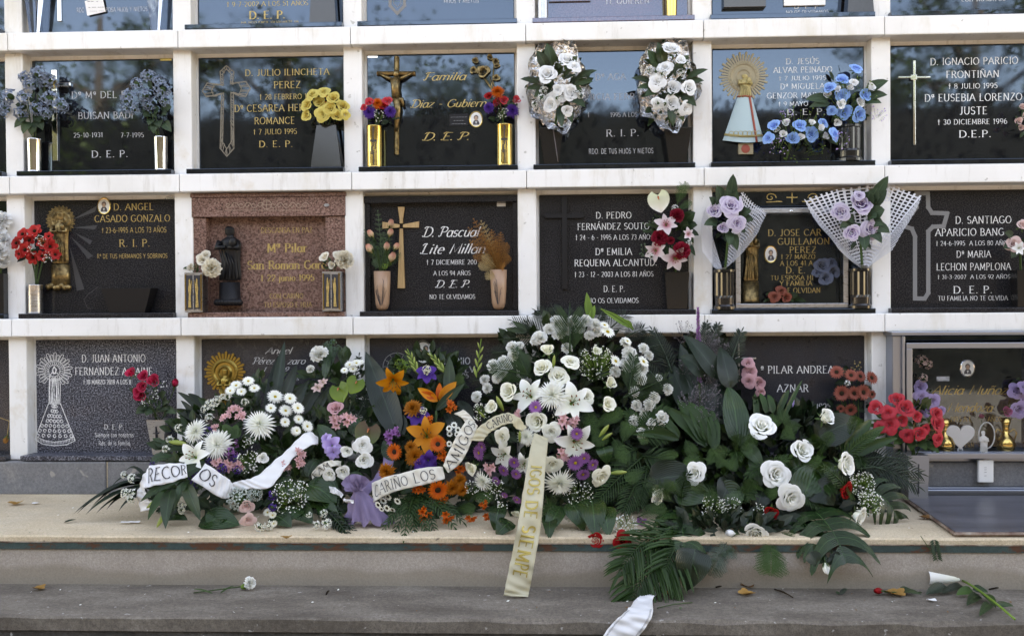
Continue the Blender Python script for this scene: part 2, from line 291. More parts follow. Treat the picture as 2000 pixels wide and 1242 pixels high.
# ------------------------------------------------------------------ lettering: a small stroke alphabet with pen contrast and serifs
# cap height 10, x-height 6.4; strokes: 'l' = polyline points, 'a' = elliptic arc cx cy rx ry a0 a1 (degrees)
G = {
'A': (8.6, 'l 0 0 4.3 10 8.6 0', 'l 1.6 3.6 7 3.6'), 'B': (7.4, 'l 1.2 0 1.2 10', 'a 3.4 7.5 2.7 2.5 90 -90', 'a 3.6 2.6 3.4 2.6 90 -90', 'l 1.2 10 3.4 10', 'l 1.2 5.1 3.6 5.1', 'l 1.2 0 3.6 0'),
'C': (8.6, 'a 4.8 5 4.3 5 45 315'), 'D': (8.8, 'l 1.2 0 1.2 10', 'a 3.6 5 4.6 5 90 -90', 'l 1.2 10 3.6 10', 'l 1.2 0 3.6 0'), 'E': (7, 'l 1.2 0 1.2 10', 'l 1.2 10 6.4 10', 'l 1.2 5.2 5.4 5.2', 'l 1.2 0 6.6 0'),
'F': (6.6, 'l 1.2 0 1.2 10', 'l 1.2 10 6.4 10', 'l 1.2 5.2 5.2 5.2'), 'G': (9.2, 'a 4.8 5 4.3 5 45 330', 'l 8.4 4.4 8.4 1', 'l 5.8 4.4 8.8 4.4'), 'H': (9, 'l 1.2 0 1.2 10', 'l 7.8 0 7.8 10', 'l 1.2 5.2 7.8 5.2'),
'I': (2.8, 'l 1.4 0 1.4 10'), 'J': (5, 'l 3.6 10 3.6 2.4', 'a 1.8 2.4 1.8 2.6 0 -130'), 'K': (8, 'l 1.2 0 1.2 10', 'l 7.2 10 1.4 4.4', 'l 3.2 6 7.6 0'), 'L': (6.8, 'l 1.2 0 1.2 10', 'l 1.2 0 6.4 0'),
'M': (10.6, 'l 1.2 0 1.6 10 5.3 1.6 9 10 9.4 0'), 'N': (9, 'l 1.2 0 1.2 10 7.8 0 7.8 10'), 'O': (9.4, 'a 4.7 5 4.3 5 0 360'), 'P': (7, 'l 1.2 0 1.2 10', 'a 3.4 7.4 3 2.6 90 -90', 'l 1.2 10 3.4 10', 'l 1.2 4.8 3.4 4.8'),
'Q': (9.4, 'a 4.7 5 4.3 5 0 360', 'l 5.4 2.4 8.6 -1.4'), 'R': (8, 'l 1.2 0 1.2 10', 'a 3.4 7.5 3 2.5 90 -90', 'l 1.2 10 3.4 10', 'l 1.2 5 3.4 5', 'l 3.8 5 7.4 0'),
'S': (6.6, 'a 3.3 7.5 2.6 2.5 30 270', 'a 3.3 2.5 2.8 2.5 90 -150'), 'T': (8, 'l 4 0 4 10', 'l .4 10 7.6 10'), 'U': (8.8, 'l 1.2 10 1.2 3.4', 'a 4.4 3.4 3.2 3.4 180 360', 'l 7.6 3.4 7.6 10'),
'V': (8.6, 'l 0 10 4.3 0 8.6 10'), 'W': (12, 'l 0 10 3 0 6 9 9 0 12 10'), 'X': (8, 'l .4 0 7.6 10', 'l .4 10 7.6 0'), 'Y': (8, 'l .2 10 4 5 7.8 10', 'l 4 5 4 0'), 'Z': (7.6, 'l .8 10 7 10 .6 0 7.2 0'),
'0': (7, 'a 3.5 5 2.9 5 0 360'), '1': (4.4, 'l 1 8.4 2.6 10 2.6 0'), '2': (6.8, 'a 3.4 7.2 2.6 2.8 160 -35', 'l 5.5 5.6 .8 0 6.2 0'), '3': (6.6, 'a 3.1 7.6 2.4 2.4 150 -90', 'a 3.1 2.6 2.8 2.6 90 -150'),
'4': (7, 'l 5 0 5 10 .6 3 6.8 3'), '5': (6.6, 'l 5.8 10 1.6 10 1.2 5.6', 'a 3.1 3.1 2.8 3.1 125 -150'), '6': (6.8, 'a 3.4 3.1 2.8 3.1 0 360', 'a 5.2 4 4.6 6 180 105'), '7': (6.6, 'l .6 10 6 10 2.4 0'),
'8': (6.8, 'a 3.4 7.6 2.4 2.4 0 360', 'a 3.4 2.6 2.9 2.6 0 360'), '9': (6.8, 'a 3.4 6.9 2.8 3.1 0 360', 'a 1.6 6 4.6 6 0 -75'),
'/': (2.4, 'l .2 0 2 10'), '_': (7, 'l .2 4.5 6.8 4.5'), '.': (2.6, 'l 1.2 0 1.2 1'), ',': (2.6, 'l 1.4 1 .8 -1.4'), '-': (4.4, 'l .6 4 3.8 4'), '†': (5.4, 'l 2.7 -.6 2.7 10', 'l .4 7 5 7'), 'ª': (4.4, 'a 2 8 1.4 1.6 0 360', 'l 3.5 9.8 3.5 6.4', 'l .6 5 4 5'), 'º': (4, 'a 2 8 1.5 1.8 0 360'),
'a': (6.4, 'a 2.9 3.1 2.5 3.2 0 360', 'l 5.4 6.4 5.4 .8 6.4 0'), 'b': (6.6, 'l 1.1 10 1.1 0', 'a 3.5 3.1 2.5 3.2 0 360'), 'c': (5.6, 'a 3.1 3.2 2.6 3.2 50 310'), 'd': (6.8, 'a 3 3.1 2.5 3.2 0 360', 'l 5.6 10 5.6 0'),
'e': (5.8, 'l .6 3.4 5.4 3.4', 'a 3 3.2 2.5 3.2 0 310'), 'f': (4.2, 'a 3.6 8 1.8 2 60 180', 'l 1.8 8 1.8 0', 'l .3 6.2 3.8 6.2'), 'g': (6.4, 'a 2.9 3.2 2.4 3.1 0 360', 'l 5.4 6.4 5.4 -1', 'a 3 -1 2.4 2 0 -150'),
'h': (6.8, 'l 1.1 10 1.1 0', 'a 3.4 3.9 2.3 2.5 180 0', 'l 5.7 3.9 5.7 0'), 'i': (2.8, 'l 1.3 6.4 1.3 0', 'l 1.3 8.6 1.3 9.5'), 'j': (2.8, 'l 1.5 6.4 1.5 -1.6', 'a .2 -1.6 1.3 1.4 0 -110', 'l 1.5 8.6 1.5 9.5'), 'k': (6, 'l 1.1 10 1.1 0', 'l 5.4 6.4 1.2 2.8', 'l 2.6 4 5.6 0'),
'l': (2.8, 'l 1.3 10 1.3 0'), 'm': (10, 'l 1.1 6.4 1.1 0', 'a 3 4.1 1.9 2.3 180 0', 'l 4.9 4.1 4.9 0', 'a 6.9 4.1 2 2.3 180 0', 'l 8.9 4.1 8.9 0'), 'n': (6.8, 'l 1.1 6.4 1.1 0', 'a 3.4 3.9 2.3 2.5 180 0', 'l 5.7 3.9 5.7 0'),
'o': (6.2, 'a 3.1 3.2 2.6 3.2 0 360'), 'p': (6.6, 'l 1.1 6.4 1.1 -3', 'a 3.5 3.2 2.5 3.2 0 360'), 'q': (6.6, 'a 3 3.2 2.5 3.2 0 360', 'l 5.5 6.4 5.5 -3'), 'r': (4.8, 'l 1.1 6.4 1.1 0', 'a 3.6 3.9 2.5 2.5 180 60'),
's': (5, 'a 2.5 4.8 1.8 1.6 30 270', 'a 2.5 1.6 2 1.6 90 -150'), 't': (4.2, 'l 1.8 8.6 1.8 1.4', 'a 3 1.4 1.2 1.4 180 300', 'l .3 6.2 3.8 6.2'), 'u': (6.6, 'l 1.1 6.4 1.1 2.6', 'a 3.2 2.6 2.1 2.6 180 360', 'l 5.4 6.4 5.4 0'),
'v': (6, 'l .3 6.4 3 0 5.7 6.4'), 'x': (6, 'l .5 0 5.4 6.4', 'l .5 6.4 5.4 0'), 'y': (6, 'l .3 6.4 3 .4', 'l 5.7 6.4 2 -3'), 'z': (5.6, 'l .6 6.4 5 6.4 .5 0 5.2 0'),
}
ACC = {'Ñ': ('N', '~'), 'ñ': ('n', '~'), 'Á': ('A', "'"), 'É': ('E', "'"), 'Í': ('I', "'"), 'Ú': ('U', "'"), 'Ó': ('O', "'"), 'é': ('e', "'"), 'í': ('i', "'")}
def glyph(ch):
    ac = None
    if ch in ACC: ch, ac = ACC[ch]
    g = G.get(ch)
    if not g: return 4.0, []
    st = []
    for s in g[1:]:
        k = s.split(); v = [float(x) for x in k[1:]]
        if k[0] == 'l': st.append(('l', [(v[i], v[i + 1]) for i in range(0, len(v), 2)]))
        else:
            n = max(6, int(abs(v[5] - v[4]) / 22))
            st.append(('a', [(v[0] + v[2] * math.cos(math.radians(v[4] + (v[5] - v[4]) * i / n)), v[1] + v[3] * math.sin(math.radians(v[4] + (v[5] - v[4]) * i / n))) for i in range(n + 1)]))
    if ac:
        t = 11.4 if ch.isupper() else 8.4; c = g[0] / 2
        st.append(('a', [(c - 2, t), (c - .8, t + .9), (c + .8, t), (c + 2, t + .9)] if ac == '~' else [(c, t - .2), (c + 1.4, t + 1.6)]))
    return g[0], st
STY = {'serif': dict(thick=1.35, thin=.62, ser=1.15, slant=0, gap=1.5), 'thin': dict(thick=1.0, thin=.55, ser=1.0, slant=0, gap=1.6), 'sans': dict(thick=1.25, thin=1.15, ser=0, slant=0, gap=1.6),
       'bold': dict(thick=2.0, thin=.9, ser=1.5, slant=0, gap=1.7), 'script': dict(thick=1.35, thin=.5, ser=0, slant=.42, gap=.35), 'gothic': dict(thick=2.1, thin=.5, ser=1.3, slant=0, gap=.9)}
def text_quads(txt, style='serif'):
    """-> total width and a list of (layer, 4 corner points) in letter units"""
    s = STY[style]; x = 0; out = []; lay = 0
    for ch in txt:
        if ch == ' ': x += 5.2; continue
        wd, st = glyph(ch)
        for kind, pts in st:
            if style == 'script' and ch.isupper() and kind == 'l' and abs(pts[0][0] - pts[-1][0]) < .1:      # flourished stems
                (ax, ay), (bx, by) = pts[0], pts[-1]; lo, hi = (ay, by) if ay < by else (by, ay)
                if hi - lo > 8: pts = [(ax - 2.2, lo + 1.2), (ax - 1.1, lo), (ax, lo + 1.2), (ax, hi - 1.4), (ax + .9, hi + .3), (ax - 1.6, hi + .2), (ax - 2.6, hi - 1.4)]
            lay += 1
            L, R = [], []
            n = len(pts)
            for i, (px, py) in enumerate(pts):
                a = pts[max(0, i - 1)]; b = pts[min(n - 1, i + 1)]
                dx, dy = b[0] - a[0], b[1] - a[1]; l = math.hypot(dx, dy) or 1
                hw = .5 * (s['thin'] + (s['thick'] - s['thin']) * abs(dy) / l)
                nx, ny = -dy / l * hw, dx / l * hw
                L.append((px + nx, py + ny)); R.append((px - nx, py - ny))
            if kind == 'l' and n > 2 and style != 'script':           # sharp corners: each leg is a bar of its own
                for i in range(n - 1):
                    (ax, ay), (bx, by) = pts[i], pts[i + 1]; dx, dy = bx - ax, by - ay; l = math.hypot(dx, dy)
                    hw = .5 * (s['thin'] + (s['thick'] - s['thin']) * abs(dy) / l); nx, ny = -dy / l * hw, dx / l * hw
                    lay += 1
                    out.append((lay, [(x + ax + nx, ay + ny), (x + ax - nx, ay - ny), (x + bx - nx, by - ny), (x + bx + nx, by + ny)]))
            else:
                for i in range(n - 1):
                    out.append((lay, [(x + L[i][0], L[i][1]), (x + R[i][0], R[i][1]), (x + R[i + 1][0], R[i + 1][1]), (x + L[i + 1][0], L[i + 1][1])]))
            if s['ser'] and kind == 'l':
                for i, j in ((0, 1), (n - 1, n - 2)):
                    (ex, ey), (fx, fy) = pts[i], pts[j]
                    if abs(ey - fy) > 3 and (abs(ey) < .01 or abs(ey - 10) < .01 or abs(ey - 6.4) < .01):
                        lay += 1; q = s['ser']; sg = .25 if ey < 1 else -.25
                        out.append((lay, [(x + ex - q, ey - sg), (x + ex + q, ey - sg), (x + ex + q, ey + sg), (x + ex - q, ey + sg)]))
        x += wd + s['gap']
    sl = s['slant']
    out = [(l, [(a + b * sl, b) for a, b in q]) for l, q in out]
    return max(.1, x - s['gap']), out
def text_mesh(mb, txt, place, style='serif', fit=None, h=1.0, mi=0):
    """place(x, y, layer) -> world point; fit = width wanted in the same unit as h"""
    wd, qs = text_quads(txt, style); k = h / 10.0
    kx = (fit / wd) if fit else k
    for lay, q in qs:
        mb.add([place(a * kx, b * k, lay) for a, b in q], [(0, 1, 2, 3)], mi)
def line(mb, txt, x0, x1, yb, hp, Y, style='serif', mi=0):
    """one line of lettering on the vertical plane y = Y, x0..x1 / baseline yb / cap height hp in photograph pixels"""
    a = W(x0, yb, Y); b = W(x1, yb - (x1 - x0) * .0, Y)
    text_mesh(mb, txt, lambda x, y, l: (a.x + x, Y - .0006 - .00003 * (l % 9), a.z + y), style, b.x - a.x, S(hp, Y), mi)

# ------------------------------------------------------------------ the setting: ground, platform, step
X0, DX = -2.4334, .7818
ZL = [2.091, 1.4444, .7978, .1512]; HZ = .0813       # tops of the three ledges and of the base course; ledge height
PE = -.73                                            # front edge of the platform
def concrete(name, stops, scale=3, fine=90, stretch=None, rough=.85, bs=.35, extra=None):
    m = mat(name, rough=rough, spec=.25)
    a = tex(m, 'ShaderNodeTexNoise', scale, 8, .68, 'World', stretch); g = tex(m, 'ShaderNodeTexNoise', fine, 4, .7, 'World')
    c = ramp(m, a.outputs[0], stops)
    c = mixc(m, ramp(m, g.outputs[0], [(.38, (.40,) * 3), (.62, (0, 0, 0))]), c, tuple(x * .5 for x in stops[0][1]))
    f2 = tex(m, 'ShaderNodeTexNoise', fine * 4.2, 2, .6, 'World'); c = mixc(m, ramp(m, f2.outputs[0], [(.36, (.38,) * 3), (.58, (0, 0, 0))]), c, tuple(x * .42 for x in stops[0][1]))
    if extra: c = extra(m, c)
    setc(m, c); bump(m, g.outputs[0], bs, .004); return m
def spots(sc_, th, colr, fac=.8):
    def f(m, c):
        t = tex(m, 'ShaderNodeTexNoise', sc_, 2, .5, 'World')
        return mixc(m, ramp(m, t.outputs[0], [(th, (0, 0, 0)), (th + .03, (fac,) * 3)]), c, colr)
    return f
def grime(m, c):
    c = spots(46, .70, (.16, .12, .09))(m, c); t = tex(m, 'ShaderNodeTexNoise', 1.5, 7, .72, 'World', (.6, 1.6, 1)); c = mixc(m, ramp(m, t.outputs[0], [(.47, (0, 0, 0)), (.68, (.6,) * 3)]), c, (.34, .285, .225)); u = tex(m, 'ShaderNodeTexNoise', 9, 6, .75, 'World', (.4, 2.0, 1))
    return mixc(m, ramp(m, u.outputs[0], [(.60, (0, 0, 0)), (.70, (.5,) * 3)]), c, (.25, .21, .17))
M['slabc'] = concrete('platform_concrete', [(.3, (.54, .415, .28)), (.5, (.70, .56, .39)), (.72, (.79, .665, .50))], 2.2, 110, extra=grime)
def damp(m, c):
    # a tide mark of old water on the riser: wavy brown-grey lower zone, its own shape
    N, L, b = nodes(m); g = N.new('ShaderNodeNewGeometry'); sx = N.new('ShaderNodeSeparateXYZ'); L.new(g.outputs['Position'], sx.inputs[0])
    n = tex(m, 'ShaderNodeTexNoise', 1.7, 4, .55, 'World', (1, 1, .2))
    ma = N.new('ShaderNodeMath'); ma.operation = 'MULTIPLY_ADD'; L.new(n.outputs[0], ma.inputs[0]); ma.inputs[1].default_value = .16; ma.inputs[2].default_value = -.205
    s2 = N.new('ShaderNodeMath'); s2.operation = 'SUBTRACT'; L.new(ma.outputs[0], s2.inputs[0]); L.new(sx.outputs[2], s2.inputs[1])
    mr = N.new('ShaderNodeMapRange'); mr.inputs[1].default_value = -.012; mr.inputs[2].default_value = .012; L.new(s2.outputs[0], mr.inputs[0])
    k = N.new('ShaderNodeMath'); k.operation = 'MULTIPLY'; L.new(mr.outputs[0], k.inputs[0]); k.inputs[1].default_value = .62
    return mixc(m, k.outputs[0], c, (.24, .20, .15))
M['riser'] = concrete('riser_concrete', [(.3, (.36, .305, .255)), (.5, (.46, .40, .345)), (.72, (.54, .48, .42))], 2.6, 150, (1, 1, .6), extra=damp)
M['tread'] = concrete('worn_step_concrete', [(.30, (.11, .09, .072)), (.5, (.19, .16, .13)), (.72, (.30, .26, .215))], 3.4, 70, (1, 2.2, 1), .9, .6, extra=spots(42, .71, (.45, .43, .40), .7))
M['step2'] = concrete('rough_step_riser', [(.30, (.055, .05, .045)), (.5, (.095, .087, .079)), (.75, (.18, .168, .155))], 4.5, 60, None, .9, .8, extra=spots(24, .70, (.5, .49, .47), .8))
M['base'] = concrete('grey_base_stone', [(.3, (.16, .16, .165)), (.55, (.23, .23, .235)), (.75, (.36, .34, .31))], 3, 80, None, .75, .3, extra=spots(14, .66, (.42, .39, .34), .55))
M['ground'] = concrete('sandy_path', [(.3, (.19, .175, .15)), (.5, (.25, .23, .20)), (.7, (.30, .28, .25))], .6, 40)
def rust(m, c):
    t = tex(m, 'ShaderNodeTexNoise', 7, 6, .7, 'World', (1, 1, 2.2))
    return mixc(m, ramp(m, t.outputs[0], [(.54, (0, 0, 0)), (.60, (1, 1, 1))]), c, (.10, .042, .024))
M['green'] = concrete('green_painted_steel', [(.3, (.035, .065, .062)), (.6, (.055, .095, .09)), (.8, (.08, .12, .115))], 6, 60, None, .5, .2, extra=rust)
M['rusty'] = mat('rusty_lip', (.16, .075, .045), .8)
_t = tex(M['rusty'], 'ShaderNodeTexNoise', 14, 5, .7, 'World', (1, 1, 1)); setc(M['rusty'], ramp(M['rusty'], _t.outputs[0], [(.35, (.10, .045, .03)), (.52, (.24, .17, .13)), (.7, (.40, .36, .30))]))
def struct(name, mb, m, parent=None):
    o = part(name, mb, m, parent); o['kind'] = 'structure'; return o
b = MB(); b.add([(-400, -400, -.62), (400, -400, -.62), (400, 400, -.62), (-400, 400, -.62)], [(0, 1, 2, 3)]); struct('ground', b, M['ground'])
# platform: concrete slab with worn front edge, green steel band, lower riser
def wavy_slab(x0, x1, yb, yf, z0, z1, amp, n=160):
    """slab whose front arris is slightly chipped and uneven"""
    mb = MB(); rows = []
    xs = [x0 + (x1 - x0) * i / n for i in range(n + 1)]
    j = [ru(-1, 1) for _ in xs]; j2 = [ru(0, 1) ** 4 for _ in xs]
    top = [(x, yb, z1) for x in xs]; e1 = [(x, yf + .006 + amp * (.4 * q + 1.2 * p), z1 - .0005) for x, q, p in zip(xs, j, j2)]
    e2 = [(x, yf + amp * .4 * q, z1 - .006 - amp * (.3 * q + p)) for x, q, p in zip(xs, j, j2)]; bt = [(x, yf + amp * .2 * q, z0) for x, q in zip(xs, j)]
    mb.grid([top, e1, e2, bt]); return mb
pl = struct('platform', wavy_slab(-9, 9, .2, PE, -.022, 0, .004), M['slabc'])
b = MB(); b.box(-9, 9, PE + .004, PE + .05, -.052, -.0225); o = part('metal_band', b, M['green'], pl)
b = MB(); b.box(-9, 9, PE + .001, PE + .01, -.0265, -.0222); part('rusty_lip', b, M['rusty'], pl)
b = MB(); b.box(-9, 9, PE + .012, PE + .3, -.215, -.0525); part('riser', b, M['riser'], pl)
st = struct('step', wavy_slab(-9, 9, PE + .2, PE - .335, -.232, -.185, .009), M['tread'])
b = MB(); b.box(-9, 9, PE - .322, PE + .2, -.62, -.2); part('riser', b, M['step2'], st)
b = MB(); b.box(-9, 9, PE - .9, PE - .30, -.62, -.40); struct('lower_step', b, M['step2'])

# ------------------------------------------------------------------ the niche wall
wall = empty('niche_wall', (0, .15, 0), 'white stone burial niche wall with ledges and pillars framing dark plaques', 'wall')
b = MB(); b.box(-9, 9, .145, 2.4, 0, 4.0); part('backing', b, M['backing'], wall)
b = MB(); b.box(-9, 9, .03, .15, ZL[0] + .59, 4.0); part('upper_wall', b, M['stone'], wall)
KS = range(-3, 8)
for r in range(3):
    for k in KS:
        x0, x1 = X0 + k * DX, X0 + (k + 1) * DX
        b = MB(); j = ru(-.0012, .0012)
        b.box(x0 + .0012, x1 - .0012, j, .146, ZL[r] - HZ + ru(-.001, .001), ZL[r] + ru(-.0008, .0008), 0, .005); part('ledge_stone', b, M['stone'], wall)
for r in range(4):
    z0 = ZL[r]; z1 = z0 + .5655
    for k in KS:
        x = X0 + k * DX; b = MB(); b.box(x - .042, x + .042, .045 + ru(-.002, .002), .146, z0 - .001, z1 + .001, 0, .004); part('pillar', b, M['stone'], wall)
        # pale reveal round each opening
        b = MB(); xa, xb = x + .0421, x + DX - .0421
        b.box(xa, xb, .108, .146, z1 - .018, z1 + .001); b.box(xa, xa + .012, .108, .146, z0, z1 - .0181); b.box(xb - .012, xb, .108, .146, z0, z1 - .0181); part('reveal', b, M['stone'], wall)
bx = W(207, 930, 0).x - 8.4; i = 0
while bx < 9:
    wd = 1.05; b = MB(); b.box(bx + .003, bx + wd - .003, .004 + ru(-.003, .003), .146, -.002, ZL[3] - .004, 0, .006); part('base_block', b, M['base'], wall); bx += wd
b = MB(); b.box(-9, 9, .012, .145, 0, ZL[3] - .006); part('mortar', b, M['slabc'], wall)
# ------------------------------------------------------------------ flowers and leaves (templates face +Z, radius 1; one mesh for each kind and colour)
def blade(mb, path, wid, side, nrm, prof, fold=0.0, mi=0, nu=2, vary=0.0):
    """strip along path (Vectors); side/nrm per point; prof(v) -> half width factor; fold lifts the edges"""
    rows = []; n = len(path)
    for i, p in enumerate(path):
        v = i / (n - 1); hw = wid * prof(v); row = []
        for k in range(-nu, nu + 1):
            u = k / nu
            row.append(p + side[i] * (u * hw) + nrm[i] * (abs(u) * fold * hw + vary * math.sin(9 * v + 2.1 * k) * hw))
        rows.append(row)
    mb.grid(rows, mi)
def frames(path, face):
    n = len(path); T = [(path[min(i + 1, n - 1)] - path[max(i - 1, 0)]).normalized() for i in range(n)]
    S_ = []; N_ = []
    for t in T:
        s = t.cross(face)
        if s.length < 1e-4: s = t.cross(Vector((.3, .2, 1)))
        s.normalize(); S_.append(s); N_.append(s.cross(t).normalized())
    return S_, N_
def bez(a, b, c, n): return [a * (1 - t) ** 2 + c * (2 * t * (1 - t)) + b * t * t for t in [i / n for i in range(n + 1)]]
def lanc(v): return max(.02, math.sin(math.pi * min(1, v ** .75)) ** .8) if v < 1 else .02
def ovate(v): return max(.02, (math.sin(math.pi * v ** .62)) ** .75) if v < 1 else .02
def strap(v): return max(.03, min(1, v * 5 + .35) * (1 - max(0, v - .55) / .45) ** .7) if v < 1 else .02
def petal_r(v): return max(.05, (v ** .55) * (1 - max(0, v - .72) ** 2 * 8))
def petal_pt(mb, base_r, length, width, ang, tilt, curl, mi=0, nv=4, prof=None, nu=1, cup=.25, z0=0.0, twist=0):
    """one petal leaving the centre at angle ang, rising by tilt (rad above horizontal), curling by curl over its length"""
    d = Vector((math.cos(ang), math.sin(ang), 0)); sd = Vector((-math.sin(ang), math.cos(ang), 0)); z = Vector((0, 0, 1))
    p = d * base_r + z * z0; path = [p.copy()]; e = tilt; N = []; T = []
    for i in range(nv):
        t = d * math.cos(e) + z * math.sin(e); T.append(t); p = p + t * (length / nv); path.append(p.copy()); e += curl / nv
    T.append(T[-1]); nn = [(-d * math.sin(math.asin(max(-1, min(1, t.z)))) + z * math.sqrt(max(0, 1 - t.z ** 2))) for t in T]
    sds = [(sd * math.cos(twist) + n * math.sin(twist)) for n in nn]
    blade(mb, path, width, sds, nn, prof or petal_r, cup, mi, nu)
def t_rose(mb, opn=1.0, n=17):
    ga = 2.39996
    for i in range(n):
        f = i / (n - 1); r = .05 + .60 * f ** .85; a = i * ga + ru(-.15, .15); rows = []
        hw = 1.25 - .5 * f; top = .42 - .20 * f * f * opn; ph = ru(0, 6)
        for iv in range(6):
            v = iv / 5; row = []
            for iu in range(-3, 4):
                u = iu / 3; e = v * (1 - .14 * u * u * v)
                prof = math.sin(min(1, .25 + e * .85) * math.pi / 2)
                rad = r * (.30 + .75 * prof)
                if f < .55: rad *= 1 - .50 * (1 - f / .55) * e ** 2            # heart petals close over the centre
                lip = max(0, e - .70) / .30
                rad += (.10 + .30 * opn * f ** 1.3) * lip ** 1.3 + .02 * math.sin(4 * u + ph) * v
                z = -.42 + (top + .42) * e ** .9 - (.08 + .24 * opn * f) * lip ** 1.6 + .025 * math.sin(5 * u + ph) * v
                an = a + u * hw * (.5 + .5 * v ** .6)
                row.append((rad * math.cos(an), rad * math.sin(an), z))
            rows.append(row)
        mb.grid(rows, 0)
    for k in range(5): petal_pt(mb, .1, .7, .14, k * 1.257, -.25, -.2, 1, 2, lanc, 1, .1, -.44)
def t_bud(mb):
    for i in range(9):
        f = i / 8; a = i * 2.4; rows = []
        for iv in range(5):
            v = iv / 4; row = []
            for iu in range(-2, 3):
                u = iu / 2; rad = (.12 + .42 * f) * math.sin(.35 + 2.1 * v * (.9 + .1 * f)) + .12 * f * max(0, v - .7)
                row.append((rad * math.cos(a + u * 1.1), rad * math.sin(a + u * 1.1), -.7 + 1.55 * v * (1 - .1 * abs(u) * v) * (1 - .12 * f)))
            rows.append(row)
        mb.grid(rows, 0)
    for k in range(5): petal_pt(mb, .22, .8, .16, k * 1.257, .9, .5, 1, 3, lanc, 1, .1, -.75)
    mb.tube([(0, 0, -1.5), (0, 0, -.6)], [.06, .16], 5, 1)
def t_mum(mb, n=90, width=.11, droop=-.9, ln=1.0, ruff=.0, prof=strap):
    for i in range(n):
        f = (i + .5) / n; el = math.pi / 2 * (1 - f ** .62) ; a = i * 2.39996
        petal_pt(mb, .10 * math.cos(el), ln * (.62 + .38 * f) * ru(.9, 1.08), width * ru(.85, 1.2), a, el * .92 + ru(-.08, .08), droop * (.35 + .65 * f) * ru(.7, 1.2), 0, 3, prof, 1, .35, .06 + .1 * (1 - f), ru(-ruff, ruff))
    mb.ball((0, 0, -.12), .3, 1, 5)
def t_carn(mb, n=46):
    for i in range(n):
        f = (i + .5) / n; el = math.pi / 2 * (1 - f ** .62) + .05; a = i * 2.39996; rows = []
        L_ = ru(.82, 1.03); wv = ru(0, 6)
        d = Vector((math.cos(a) * math.cos(el), math.sin(a) * math.cos(el), math.sin(el))); sd = Vector((-math.sin(a), math.cos(a), 0)); nn = d.cross(sd)
        for iv in range(4):
            v = iv / 3; row = []
            for iu in range(-3, 4):
                u = iu / 3; w_ = .06 + .36 * v ** .7; z = .7 if iu % 2 and iv == 3 else 1.0
                row.append(d * (.05 + L_ * v * .92 * (z * .12 + .88)) + sd * (u * w_) + nn * (.13 * v * math.sin(wv + 4.5 * u) - .22 * v * v * f + .10 * v * u * u))
            rows.append(row)
        mb.grid(rows, 0)
    mb.lathe([(.05, -.9), (.2, -.6), (.26, -.1)], (0, 0, 0), 6, 1)
def t_daisy(mb, n=18, w_=.14, cr=.26, layers=1, droop=-.25):
    for l in range(layers):
        for i in range(n):
            petal_pt(mb, cr * .7, (1 - cr * .7) * (1 - .2 * l) * ru(.92, 1.04), w_, 2 * math.pi * (i + .5 * l) / n + ru(-.06, .06), .12 + .28 * l + ru(-.07, .07), droop, 0, 3, strap, 1, .18, .02 + .03 * l)
    mb.lathe([(cr, -.02), (cr * .92, .08), (cr * .5, .14), (.001, .13)], (0, 0, 0), 9, 1)
    mb.tube([(0, 0, -.9), (0, 0, 0)], [.05, .09], 5, 2)
def t_lily(mb, w_=.30, tilt=.85, curl=-1.35, stam=True, n=6):
    for i in range(n):
        petal_pt(mb, .05, 1.2 * (1 if i % 2 else .94), w_ * (1.1 if i % 2 else .82), 2 * math.pi * i / n + ru(-.08, .08), tilt + ru(-.08, .08), curl + ru(-.2, .2), 0, 7, lanc, 2, .22, -.25 if i % 2 else -.27)
    if stam:
        for i in range(6):
            a = 1.05 * i + .5; p = Vector((math.cos(a) * .24, math.sin(a) * .24, .42))
            mb.tube([(0, 0, -.2), p * .6, p], .014, 4, 1); mb.ball(p, .05, 2, 4, 1.5, .7, .7)
        mb.tube([(0, 0, -.2), (.02, 0, .5)], .022, 4, 1)
    mb.tube([(0, 0, -.9), (0, 0, -.2)], [.05, .09], 5, 1)
def t_alstro(mb):
    for j in range(4):
        c = Vector((math.cos(j * 1.7) * .45, math.sin(j * 1.7) * .45, ru(-.15, .2))) if j else Vector((0, 0, .25)); sub = MB(); t_lily(sub, .30, 1.05, -.95, False)
        q = (c + Vector((0, 0, .9))).to_track_quat('Z', 'Y'); sub.v = [tuple(c + q @ (Vector(p) * .56)) for p in sub.v]
        mb.add(sub.v, sub.f, 0, sub.uv)
        mb.m[-len(sub.f):] = sub.m
def t_floret(mb, n=26, npet=4, r=.26):
    """mophead: many small flowers over a dome"""
    for i in range(n):
        f = (i + .5) / n; el = math.pi / 2 * (1 - f ** .6) - .12; a = i * 2.39996
        d = Vector((math.cos(a) * math.cos(el), math.sin(a) * math.cos(el), math.sin(el))); q = (d + Vector((ru(-.3, .3), ru(-.3, .3), ru(0, .3)))).to_track_quat('Z', 'Y')
        sub = MB(); ph = ru(0, 6)
        for k in range(npet): petal_pt(sub, .02, r * ru(.9, 1.15), r * .34, ph + 2 * math.pi * k / npet, .25, -.3, 0, 2, lanc, 1, .2)
        sub.ball((0, 0, .03), .04, 1, 3)
        sub.v = [tuple(d * ru(.72, .95) + q @ Vector(p)) for p in sub.v]; mb.add(sub.v, sub.f, 0, sub.uv); mb.m[-len(sub.f):] = sub.m
    mb.ball((0, 0, 0), .5, 1, 5)
